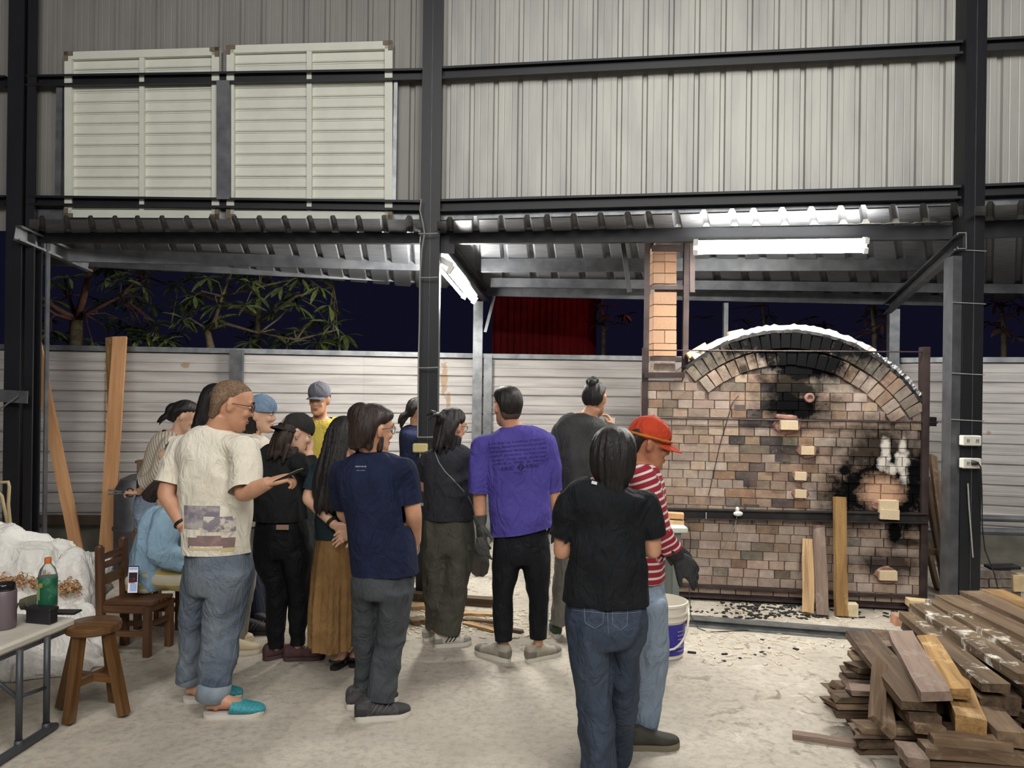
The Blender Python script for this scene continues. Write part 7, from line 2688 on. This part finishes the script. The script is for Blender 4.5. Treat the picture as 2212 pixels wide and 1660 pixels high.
# --- the woman with very long hair, hands clasped behind her
p = Person('woman with very long black hair and ochre skirt, hands clasped behind', 4.55, SKIN_P, .008, .011, 29).stand(724)
p.head((746, 944, 0), 30, 8, 0, .98)
p.torso([(738, 980, 0, 19, .05), (734, 992, 0, 40, .085), (730, 1012, 0, 54, .108), (729, 1055, 0, 49, .115), (728, 1105, 0, 44, .112), (727, 1160, 0, 46, .12)], .047)
al = p.arm([(684, 1018, 0), (666, 1078, -.06), (724, 1136, -.17)], (.043, .036, .026))
ar = p.arm([(778, 1018, .02), (792, 1090, -.06), (768, 1146, -.16)], (.043, .036, .026))
add_hand(p.fine, al[2], V((.9, -.05, -.35)), V((-.1, .95, .2)), -1, (.55, .6, .65, .7), .95, .08, .3)
add_hand(p.fine, ar[2], V((-.8, -.15, -.35)), V((.1, .9, .3)), 1, (.25, .3, .35, .4), .95, .12, .3)
p.leg([(706, 1190, 0), (712, 1300, 0), (738, 1415, 0)], (.08, .05, .036))
p.leg([(745, 1190, 0), (760, 1300, 0), (776, 1412, .05)], (.08, .05, .036))
g1 = P(738, 830, 4.57); g1.z = 0; g2 = P(778, 830, 4.62); g2.z = 0
for g, a in ((g1, p.p((738, 1412, 0))), (g2, p.p((776, 1410, .05)))):
    p.body.limb([a, V((g.x, g.y, .06))], [.036, .034], 12, 3)
    add_foot(p.body, V((g.x, g.y, .014)), 20, .235)
p.done()
face_bits(p.root, p.T, HAIR)
hair(p.root, p.T, HAIR, [(-.40, .085, -.06, -.135), (-.34, .110, -.05, -.15), (-.24, .112, -.045, -.15), (-.14, .098, -.035, -.14), (-.06, .090, -.02, -.128), (.0, .087, -.002, -.122), (.045, .087, .06, -.117)] + TOP,
     locks=jag_locks(-.36, -.47, .10, .14, 11, 31, .022) + [([(-.085, .03, .0), (-.10, .03, -.15), (-.13, .0, -.32), (-.15, .0, -.42)], [.02, .026, .022, .005])], amp=.007, seed=27, freq=26)
sl = px3(p, [(687, 1016, 0), (678, 1040, -.02), (671, 1062, -.045)]); sr = px3(p, [(776, 1016, .02), (783, 1045, -.01), (789, 1070, -.04)])
p.shirt('top', cloth('dark_teal_cotton', (34, 52, 58), (28, 44, 50)), [(sl, [.052, .05, .047]), (sr, [.052, .05, .047])], fold=(.006, 8))
mb = MB(); S_ = p.secs([(728, 1138, 0, 38, .10), (725, 1175, 0, 42, .125), (722, 1230, 0, 45, .145), (719, 1310, 0, 47, .16), (719, 1405, 0, 47, .165)])
mb.loft(S_, 40, 5)
me = remesh(mb, .010, 2, 'skirt')
a = co_of(me); c0_ = p.p((722, 1250, 0))
az = np.arctan2(a[:, 0] - c0_.x, -(a[:, 1] - c0_.y))
fz = np.clip((S_[0][0].z - a[:, 2]) / .4, 0, 1)
d = (np.sin(az * 9 + vnoise(a * 3, 4) * 1.5) + .5 * np.sin(az * 21 + vnoise(a * 4, 6) * 2)) * .010 * fz
set_co(me, a + nrm_of(me) * d[:, None])
cut(me, [(p.p((719, 1394, 0)), V((0, 0, -1)), .28), (S_[0][0], V((0, 0, 1)), .16)])
put('skirt', me, C_BROWN, p.root)
shoe(p.root, g1, 20, M_SOLED, mat('black_sandal_sole', (34, 32, 32), .7), .25, 'sandal')
shoe(p.root, g2, 20, M_SOLED, mat('black_sandal_sole', (34, 32, 32), .7), .25, 'sandal')
ring_part(p, al[2] + (al[1] - al[2]).normalized() * .03, al[2] - al[1], .031, .010, M_BANDB, 'wristband')

# --- the seated person in a pale blue cardigan
p = Person('person in pale blue cardigan sitting bent forward on a low chair', 5.02, SKIN_P, .0085, .0115, 31).stand(345)
p.head((368, 1062, -.02), 85, 38, 0, .98)
p.torso([(362, 1092, 0, 19, .052), (357, 1106, 0, 36, .11), (352, 1130, 0, 44, .16), (342, 1175, 0, 46, .16), (334, 1220, 0, 48, .16), (326, 1258, 0, 48, .165)], .048)
ar = p.arm([(356, 1122, -.16), (356, 1200, -.20), (410, 1212, -.16)], (.05, .042, .03))
al = p.arm([(360, 1120, .16), (372, 1200, .18), (425, 1214, .12)], (.05, .042, .03))
add_hand(p.fine, ar[2], V((.9, .1, -.1)), V((0, -.3, 1)), 1, (.5, .5, .5, .5), .9)
p.leg([(335, 1252, -.08), (430, 1248, -.08), (432, 1362, -.06)], (.085, .058, .036))
p.leg([(335, 1252, .10), (432, 1246, .10), (438, 1356, .10)], (.085, .058, .036))
p.done()
face_bits(p.root, p.T, HAIR)
hair(p.root, p.T, HAIR_B, [(-.13, .05, -.05, -.12), (-.11, .07, -.03, -.13), (-.07, .088, -.015, -.13), (-.01, .088, -.0, -.124), (.04, .087, .06, -.117)] + TOP, amp=.006, seed=37)
m = MB(); m.tube([p.T @ V((-.10, -.02, -.06)), p.T @ V((-.115, -.05, -.12)), p.T @ V((-.11, -.06, -.16))], [.006, .010, .006], 8); m.build('hair_clip', M_BANDB, p.root, True)
wr = px3(p, [(355, 1122, -.15), (350, 1165, -.19), (358, 1202, -.20), (400, 1214, -.17)]); wl = px3(p, [(360, 1120, .15), (366, 1165, .18), (374, 1202, .18), (418, 1214, .13)])
sh = p.shirt('cardigan', C_BLUE, [(wr, [.075, .085, .085, .06]), (wl, [.075, .085, .085, .06])], hem_n=V((-.25, 0, -1)), fold=(.012, 8), stretch=(1, 1, .7))
m_y = bpy.data.materials.new('cream_skirt_yellow_stripes'); t = NT(m_y)
sx = t.n('ShaderNodeSeparateXYZ'); t.l(t.coord('Object'), sx.inputs[0])
wv_ = t.math('FRACT', t.math('MULTIPLY', t.math('ADD', sx.outputs[2], t.math('MULTIPLY', t.noise(t.coord('Object'), 3, 2), .06)), 11.0))
t.l(t.mix(t.ramp(t.math('ABSOLUTE', t.math('SUBTRACT', wv_, .5)), .16, .12), lin((214, 208, 184)), lin((190, 168, 92))), t.b.inputs['Base Color']); t.b.inputs['Roughness'].default_value = .85
mb = MB()
for dy in (-.08, .10):
    mb.limb([p.p((312, 1244, dy)), p.p((360, 1246, dy)), p.p((405, 1246, dy)), p.p((436, 1250, dy)), p.p((437, 1290, dy)), p.p((435, 1330, dy))], [.085, .085, .085, .08, .075, .075], 18, 4)
mb.loft([(p.p((318, 1236, 0)), .13, .17, V((1, 0, 0)), V((0, 1, 0))), (p.p((322, 1255, 0)), .14, .18, V((1, 0, 0)), V((0, 1, 0))), (p.p((325, 1268, 0)), .13, .17, V((1, 0, 0)), V((0, 1, 0)))], 22, 3)
me = remesh(mb, .012, 3, 'skirt'); folds(me, .008, 8, 3)
put('skirt', me, m_y, p.root)
g = P(432, 830, 4.96); g.z = 0; shoe(p.root, g, 80, M_WSH, M_SOLEW, .24)
g = P(440, 830, 5.12); g.z = 0; shoe(p.root, g, 80, M_WSH, M_SOLEW, .24)

# --- the tall woman with long black hair in a sage tee, mostly hidden
p = Person('woman with long straight black hair and sage green tee behind the bald man', 5.35, SKIN_P, .009, .0125, 37).stand(500)
p.head((470, 868, 0), 75, 10, 0, 1.0)
p.torso([(462, 916, 0, 18, .052), (462, 927, 0, 38, .1), (464, 945, 0, 46, .15), (470, 990, 0, 45, .15), (480, 1050, 0, 44, .14), (486, 1120, 0, 46, .14)], .048)
ar = p.arm([(425, 948, -.12), (352, 984, -.10), (385, 1040, -.02)], (.046, .037, .027))
al = p.arm([(480, 950, .15), (500, 1040, .18), (530, 1060, .1)], (.046, .037, .027))
p.leg([(492, 1150, -.05), (520, 1260, 0), (545, 1365, 0)], (.08, .05, .036))
p.leg([(510, 1150, .08), (535, 1260, .1), (560, 1360, .12)], (.08, .05, .036))
p.done()
face_bits(p.root, p.T, HAIR)
hair(p.root, p.T, HAIR, [(-.34, .07, -.05, -.13), (-.24, .085, -.04, -.135), (-.14, .088, -.03, -.13), (-.06, .088, -.02, -.125), (.0, .087, -.002, -.122), (.045, .087, .06, -.117)] + TOP, locks=jag_locks(-.30, -.38, .08, .12, 8, 51), amp=.006, seed=41, freq=24, voxel=.009)
sl = px3(p, [(428, 946, -.12), (395, 962, -.11), (368, 975, -.10)]); sr = px3(p, [(480, 950, .14), (490, 985, .16), (497, 1015, .17)])
p.shirt('tshirt', C_GREEN, [(sl, [.066, .062, .058]), (sr, [.06, .055, .05])], fold=(.007, 8))
C_NAVYT = cloth('dark_navy_trouser', (22, 26, 48), (17, 20, 38))
p.trousers('wide_trousers', C_NAVYT, [(488, 1098, 0, 44, .13), (492, 1140, 0, 48, .14), (498, 1180, 0, 50, .14)], [([(500, 1170, -.05), (522, 1260, 0), (544, 1350, 0)], (38, 34, 30)), ([(512, 1170, .08), (537, 1260, .1), (560, 1345, .12)], (36, 32, 28))], (.008, 8), .009)
g = P(545, 830, 5.15); g.z = 0; shoe(p.root, g, 84, mat('charcoal_shoe', (44, 44, 48), .75), M_SOLED, .26, accent=mat('slate_overlay', (96, 94, 96)))
g = P(562, 830, 5.3); g.z = 0; shoe(p.root, g, 84, mat('charcoal_shoe', (44, 44, 48)), M_SOLED, .26)

# --- the woman in a pale denim cap
p = Person('woman in backwards pale denim cap and cream tee looking towards the kiln', 5.0, SKIN_P, .0085, .0125, 41).stand(535)
p.head((561, 896, .0), 86, 4, 0, 1.0)
p.torso([(545, 936, 0, 18, .052), (543, 947, 0, 34, .11), (543, 966, 0, 40, .16), (544, 1005, 0, 42, .155), (540, 1060, 0, 40, .145), (534, 1130, 0, 42, .145)], .046)
ar = p.arm([(544, 968, -.15), (540, 1040, -.17), (590, 1070, -.05)], (.046, .037, .027))
al = p.arm([(546, 968, .15), (550, 1040, .17), (595, 1070, .1)], (.046, .037, .027))
p.leg([(530, 1150, -.06), (520, 1270, -.03), (510, 1390, .0)], (.08, .05, .034))
p.leg([(534, 1150, .08), (516, 1270, .1), (492, 1380, .12)], (.08, .05, .034))
p.done()
face_bits(p.root, p.T, HAIR)
hair(p.root, p.T, HAIR, [(-.13, .050, .0, -.09), (-.10, .078, .01, -.112), (-.05, .086, .012, -.118), (0, .083, .016, -.112), (.03, .079, .03, -.108)], amp=.005, seed=47)
cap(p.root, p.T @ Matrix.Translation((0, -.004, .004)), C_CAPB, 180, True, .02)
sr = px3(p, [(544, 966, -.15), (542, 995, -.16), (541, 1022, -.17)]); sl = px3(p, [(546, 966, .15), (548, 995, .16), (549, 1022, .17)])
p.shirt('tshirt', C_CREAM, [(sr, [.064, .062, .06]), (sl, [.064, .06, .058])], fold=(.007, 8))
p.trousers('trousers', C_LGREY, [(536, 1108, 0, 40, .135), (534, 1145, 0, 42, .145), (533, 1180, 0, 42, .145)], [([(530, 1170, -.06), (522, 1270, -.03), (510, 1380, .0)], (33, 27, 22)), ([(534, 1170, .08), (518, 1270, .1), (494, 1372, .12)], (32, 26, 20))], (.007, 8), .008)
M_BEI = mat('beige_canvas', (200, 184, 152), .8)
g = P(508, 830, 4.78); g.z = 0; shoe(p.root, g, 78, M_BEI, mat('cream_sole', (214, 204, 180), .6), .25)
g = P(490, 830, 4.98); g.z = 0; shoe(p.root, g, 78, M_BEI, mat('cream_sole', (214, 204, 180)), .25)

# --- the man in a grey cap and yellow tee facing the camera
p = Person('man in grey cap and mustard tee facing the camera by the fence', 6.25, SKIN, .0095, .0135, 43).stand(694)
p.head((689, 864, -.06), 186, 6, 0, 1.02)
p.torso([(692, 901, 0, 16, .055), (692, 909, 0, 36, .09), (693, 923, 0, 52, .115), (694, 960, 0, 48, .125), (694, 1020, 0, 44, .125), (694, 1085, 0, 46, .13)], .054)
ar = p.arm([(648, 920, 0), (640, 985, -.05), (668, 1030, -.22)], (.05, .04, .029))
al = p.arm([(738, 920, 0), (746, 985, -.05), (718, 1030, -.22)], (.05, .04, .029))
p.leg([(674, 1110, 0), (672, 1190, 0), (670, 1270, 0)], (.085, .055, .036))
p.leg([(714, 1110, 0), (716, 1190, 0), (718, 1270, 0)], (.085, .055, .036))
p.done()
face_bits(p.root, p.T, HAIR)
hair(p.root, p.T, HAIR, [(-.05, .052, -.045, -.095), (-.02, .068, -.03, -.106), (.015, .075, -.015, -.108), (.04, .077, .0, -.108)], voxel=.008, amp=.002)
cap(p.root, p.T @ Matrix.Translation((0, -.004, .012)), C_CAPG, 0, True, .012)
sl = px3(p, [(650, 918, 0), (645, 945, -.02), (641, 970, -.04)]); sr = px3(p, [(736, 918, 0), (741, 945, -.02), (745, 970, -.04)])
p.shirt('tshirt', C_YELLOW, [(sl, [.066, .062, .058]), (sr, [.066, .062, .058])], fold=(.007, 7), collar_n=V((0, -.25, 1)))
p.trousers('trousers', C_GREYT, [(694, 1068, 0, 44, .12), (694, 1100, 0, 46, .135), (694, 1130, 0, 46, .13)], [([(674, 1120, 0), (672, 1190, 0), (670, 1262, 0)], (24, 20, 17)), ([(714, 1120, 0), (716, 1190, 0), (718, 1262, 0)], (24, 20, 17))], (.006, 8), .007)
for px in (670, 718):
    g = P(px, 830, 6.25); g.z = 0; shoe(p.root, g, 180, mat('charcoal_shoe', (44, 44, 48)), M_SOLED, .27)

# --- the person behind the mid column
p = Person('person in dark navy long sleeves half hidden behind the mid column', 6.75, SKIN, .0095, .0135, 47).stand(900)
p.head((904, 890, .0), 70, 8, 0, 1.0)
p.torso([(899, 918, 0, 15, .052), (898, 926, 0, 30, .09), (898, 940, 0, 36, .14), (898, 975, 0, 35, .14), (899, 1030, 0, 34, .135), (900, 1075, 0, 35, .14)], .048)
ar = p.arm([(884, 944, -.12), (876, 1003, -.14), (912, 1030, -.05)], (.046, .037, .027))
al = p.arm([(912, 944, .12), (920, 1000, .14), (935, 1020, .1)], (.046, .037, .027))
p.leg([(892, 1095, -.05), (892, 1170, 0), (890, 1240, 0)], (.08, .05, .034))
p.leg([(908, 1095, .08), (908, 1170, .1), (908, 1240, .1)], (.08, .05, .034))
p.done()
face_bits(p.root, p.T, HAIR)
hair(p.root, p.T, HAIR, [(-.05, .055, -.045, -.10), (-.02, .073, -.025, -.112), (.02, .082, -.01, -.115), (.05, .083, .06, -.112)] + TOP, locks=[([(0, -.09, -.02), (0, -.13, -.10), (0, -.13, -.17)], [.03, .028, .008]), ([(.02, -.09, -.02), (.02, -.15, -.06), (.02, -.17, -.13)], [.02, .018, .005])], amp=.005, seed=57, voxel=.009)
wr = px3(p, [(885, 942, -.12), (879, 975, -.13), (876, 1001, -.14), (906, 1026, -.07)]); wl = px3(p, [(912, 942, .12), (917, 975, .13), (920, 1000, .14), (932, 1018, .1)])
p.shirt('long_sleeved_top', C_NAVY, [(wr, [.056, .052, .048, .042]), (wl, [.056, .052, .048, .042])], fold=(.006, 8))
p.trousers('trousers', C_GREYT, [(899, 1060, 0, 33, .125), (899, 1085, 0, 36, .135), (899, 1110, 0, 36, .13)], [([(890, 1105, -.05), (891, 1170, 0), (890, 1236, 0)], (22, 18, 15)), ([(908, 1105, .08), (908, 1170, .1), (908, 1234, .1)], (22, 18, 15))], (.006, 8), .007)
for px, dy in ((890, 0), (908, .1)):
    g = P(px, 830, 6.75 + dy); g.z = 0; shoe(p.root, g, 70, mat('charcoal_shoe', (44, 44, 48)), M_SOLED, .25)

# --- the woman in a ribbed sweater at the back
m_rib = bpy.data.materials.new('ribbed_cream_knit'); t = NT(m_rib)
sx = t.n('ShaderNodeSeparateXYZ'); t.l(t.coord('Object'), sx.inputs[0])
rb = t.math('FRACT', t.math('MULTIPLY', t.math('ADD', sx.outputs[0], t.math('MULTIPLY', sx.outputs[2], .45)), 42.0))
t.l(t.mix(t.ramp(rb, .55, .8), lin((202, 192, 174)), lin((140, 130, 116))), t.b.inputs['Base Color']); t.b.inputs['Roughness'].default_value = .9
p = Person('woman with dark pinned hair in ribbed cream sweater bending by the fence', 5.9, SKIN_P, .009, .0125, 53).stand(345)
p.head((402, 900, 0), 80, 26, 0, .98)
p.torso([(384, 934, 0, 17, .05), (378, 944, 0, 32, .1), (370, 962, 0, 42, .15), (356, 1000, 0, 42, .14), (342, 1040, 0, 40, .135), (336, 1072, 0, 40, .14)], .046)
ar = p.arm([(366, 962, -.14), (338, 1030, -.16), (300, 1064, -.12)], (.046, .037, .027))
al = p.arm([(372, 962, .14), (400, 1020, .16), (420, 1040, .1)], (.046, .037, .027))
add_hand(p.fine, ar[2], V((-.9, 0, .1)), V((-.1, -.4, .9)), 1, (.7, .7, .75, .8), .95, .04, .5)
p.leg([(322, 1100, -.06), (314, 1170, -.02), (318, 1272, 0)], (.08, .052, .036))
p.leg([(340, 1100, .08), (338, 1170, .1), (338, 1268, .1)], (.08, .052, .036))
p.done()
face_bits(p.root, p.T, HAIR)
hair(p.root, p.T, HAIR, [(-.08, .05, -.05, -.11), (-.04, .075, -.03, -.125), (.01, .088, -.01, -.13), (.05, .088, .06, -.124)] + TOP, blobs=(((0, -.11, .0), (.06, .05, .06)),), locks=[([(0, -.11, -.03), (0, -.15, -.08), (-.0, -.17, -.14)], [.03, .022, .006]), ([(.03, -.1, -.03), (.03, -.14, -.09), (.03, -.14, -.15)], [.022, .018, .005])], amp=.006, seed=63, voxel=.009)
m = MB(); m.bar(p.T @ V((.04, .06, .095)), p.T @ V((.06, .07, .08)), .012, .008); m.build('hair_pin', M_LAMPW, p.root)
wr = px3(p, [(366, 960, -.14), (352, 1000, -.16), (338, 1028, -.16), (314, 1046, -.14)]); wl = px3(p, [(372, 960, .14), (388, 990, .15), (400, 1018, .16), (414, 1034, .12)])
p.shirt('ribbed_sweater', m_rib, [(wr, [.062, .066, .068, .062]), (wl, [.062, .064, .062, .05])], hem_n=V((-.2, 0, -1)), fold=(.007, 8))
p.trousers('jeans', C_DENIML, [(338, 1056, 0, 38, .125), (332, 1085, 0, 40, .14), (329, 1115, 0, 38, .13)], [([(320, 1110, -.06), (314, 1170, -.02), (317, 1264, 0)], (24, 21, 18)), ([(340, 1110, .08), (338, 1170, .1), (338, 1260, .1)], (24, 21, 18))], (.006, 8), .008)
for px, dy in ((318, 0), (338, .1)):
    g = P(px, 830, 5.9 + dy); g.z = 0; shoe(p.root, g, 70, M_WSH, M_SOLEW, .24)
hp = ar[2] + V((-.10, -.02, .0))
o = thing('scissors', 'shiny scissors held out by the woman in the ribbed sweater', 'scissors', hp)
for k in (-1, 1):
    m = MB(); m.bar(hp + V((.0, 0, .002 * k)), hp + V((-.12, 0, .016 * k)), .003, .012); m.build('blade', M_GALV, o)
    m = MB(); c_ = hp + V((.045, 0, .018 * k)); m.tube([c_ + V((.022 * math.cos(a), 0, .014 * math.sin(a))) for a in [2 * PI * i / 12 for i in range(13)]], .004, 6); m.build('handle', M_BANDB, o, True)
# ------------------------------------------------------------------ plastic sacks with shavings
M_SACK = mat('white_woven_plastic', (246, 244, 238), .45, 0, (236, 233, 226), 4, .4, .7, None, .2, 500, spec=.4, bdist=.002)
relief(M_SACK, .6, .1)
M_SHAV = mat('wood_shavings', (206, 168, 126), .85, 0, (168, 124, 86), 60, .42, .62, None, .9, 60)


def sack(name, label, parts, pits, seed, amp=.035, flat=None):
    """parts: (px, py, Y, rx, ry, rz) swellings; the sheet sags and creases between them; pits: openings"""
    mb = MB()
    for px, py, Y, rx, ry, rz in parts:
        c = P(px, py, Y)
        mb.ellipsoid(c, (rx, ry, rz), None, 20, 12)
    me = remesh(mb, .011, 4, name)
    a = co_of(me); n = nrm_of(me)
    q = np.stack([a[:, 0] + .35 * a[:, 2], a[:, 1], a[:, 2] - .3 * a[:, 0]], 1) * np.array((6.0, 6.0, 1.9))
    wv = np.stack([vnoise(q * .7, seed + i) for i in range(3)], 1)
    d = 1 - 2.6 * np.abs(vnoise(q + wv * 1.1, seed + 9)) ** .75
    d2 = 1 - 2.4 * np.abs(vnoise(q * 2.3 + wv * 1.4, seed + 11)) ** .8
    d3 = 1 - 2.4 * np.abs(vnoise(q * 5 + wv * 1.4, seed + 13)) ** .8
    a = a + n * (d * amp + d2 * amp * .45 + d3 * amp * .10)[:, None]
    for px, py, Y, r, dep in pits:
        c = np.array(list(P(px, py, Y)))
        k = np.exp(-(np.linalg.norm((a - c) * np.array((1, .8, 1.2)), axis=1) / r) ** 2)
        a = a + np.outer(k, np.array((0, .5, -.6)) * dep)
    a[:, 2] = np.maximum(a[:, 2], .003)
    set_co(me, a)
    g = P(parts[0][0], 830, parts[0][2]); g.z = 0
    o = thing(name, label, 'sack', g)
    put('sheet', me, M_SACK, o)
    return o


def shavings(parent, px0, py0, px1, py1, Y, n, seed):
    q = random.Random(seed)
    m = MB()
    for i in range(n):
        u = q.random()
        px, py = px0 + (px1 - px0) * u, py0 + (py1 - py0) * u + q.gauss(0, 7)
        c = P(px, py, Y + q.uniform(-.05, .06))
        R_ = Matrix.Rotation(q.uniform(0, 6.3), 3, 'Z') @ Matrix.Rotation(q.uniform(-1, 1), 3, 'X')
        r = q.uniform(.010, .026)
        w_ = q.uniform(.006, .014)
        vs, fs = [], []
        for k in range(6):
            a = k * .7
            rr_ = r * (1 - .08 * k)
            vs += [c + R_ @ V((rr_ * math.cos(a), -w_ / 2 + k * .002, rr_ * math.sin(a))), c + R_ @ V((rr_ * math.cos(a), w_ / 2 + k * .002, rr_ * math.sin(a)))]
        for k in range(5):
            fs.append((2 * k, 2 * k + 2, 2 * k + 3, 2 * k + 1))
        m.add(vs, fs)
    return tag(m.build('wood_shavings', M_SHAV, parent), kind='stuff')


s1 = sack('plastic_sack', 'big slumped white plastic sack with shavings spilling at its mouth behind the folding table',
          [(30, 1262, 4.95, .34, .30, .31), (100, 1240, 5.05, .20, .25, .20), (-40, 1250, 4.9, .36, .3, .34), (8, 1180, 5.1, .10, .12, .10), (70, 1340, 4.8, .38, .28, .24)], [], 3, .03)
shavings(s1, -5, 1256, 112, 1262, 4.64, 170, 5)
s2 = sack('plastic_sack', 'upright white plastic sack with curled shavings in its open side by the slatted chair',
          [(168, 1300, 4.85, .15, .18, .32), (190, 1250, 4.95, .12, .16, .18), (145, 1360, 4.75, .22, .2, .2), (180, 1215, 4.95, .10, .12, .07)], [(150, 1270, 4.66, .10, .10)], 8, .028)
shavings(s2, 126, 1272, 172, 1272, 4.67, 110, 6)
o = sack('plastic_sheet', 'crumpled clear white plastic sheet spread on the floor under the folding table', [(70, 1430, 4.55, .42, .28, .10), (170, 1400, 4.65, .22, .2, .12)], [], 15, .03)
# bent cane frame at the edge of the frame
m = MB()
m.tube([P(-30, 1046, 5.6), P(0, 1043, 5.6), P(18, 1042, 5.6), P(20, 1052, 5.6), P(18, 1090, 5.6), P(22, 1130, 5.6), P(34, 1240, 5.6), G(40, 1325)], .012, 10)
o = thing('cane_chair', 'pale bent cane chair frame behind the plastic sacks at the picture edge', 'chair', G(10, 1325))
m.build('back_frame', mat('pale_cane', (190, 168, 128), .5), o, True)
m = MB(); m.tube([P(-20, 1050, 5.65), P(4, 1072, 5.65), P(14, 1120, 5.65), P(22, 1180, 5.65)], .012, 10); m.build('arm', mat('pale_cane', (190, 168, 128)), o, True)
m = MB(); m.tube([P(-60, 1180, 5.62), P(22, 1178, 5.62)], .011, 10); m.build('seat_rail', mat('pale_cane', (190, 168, 128)), o, True)
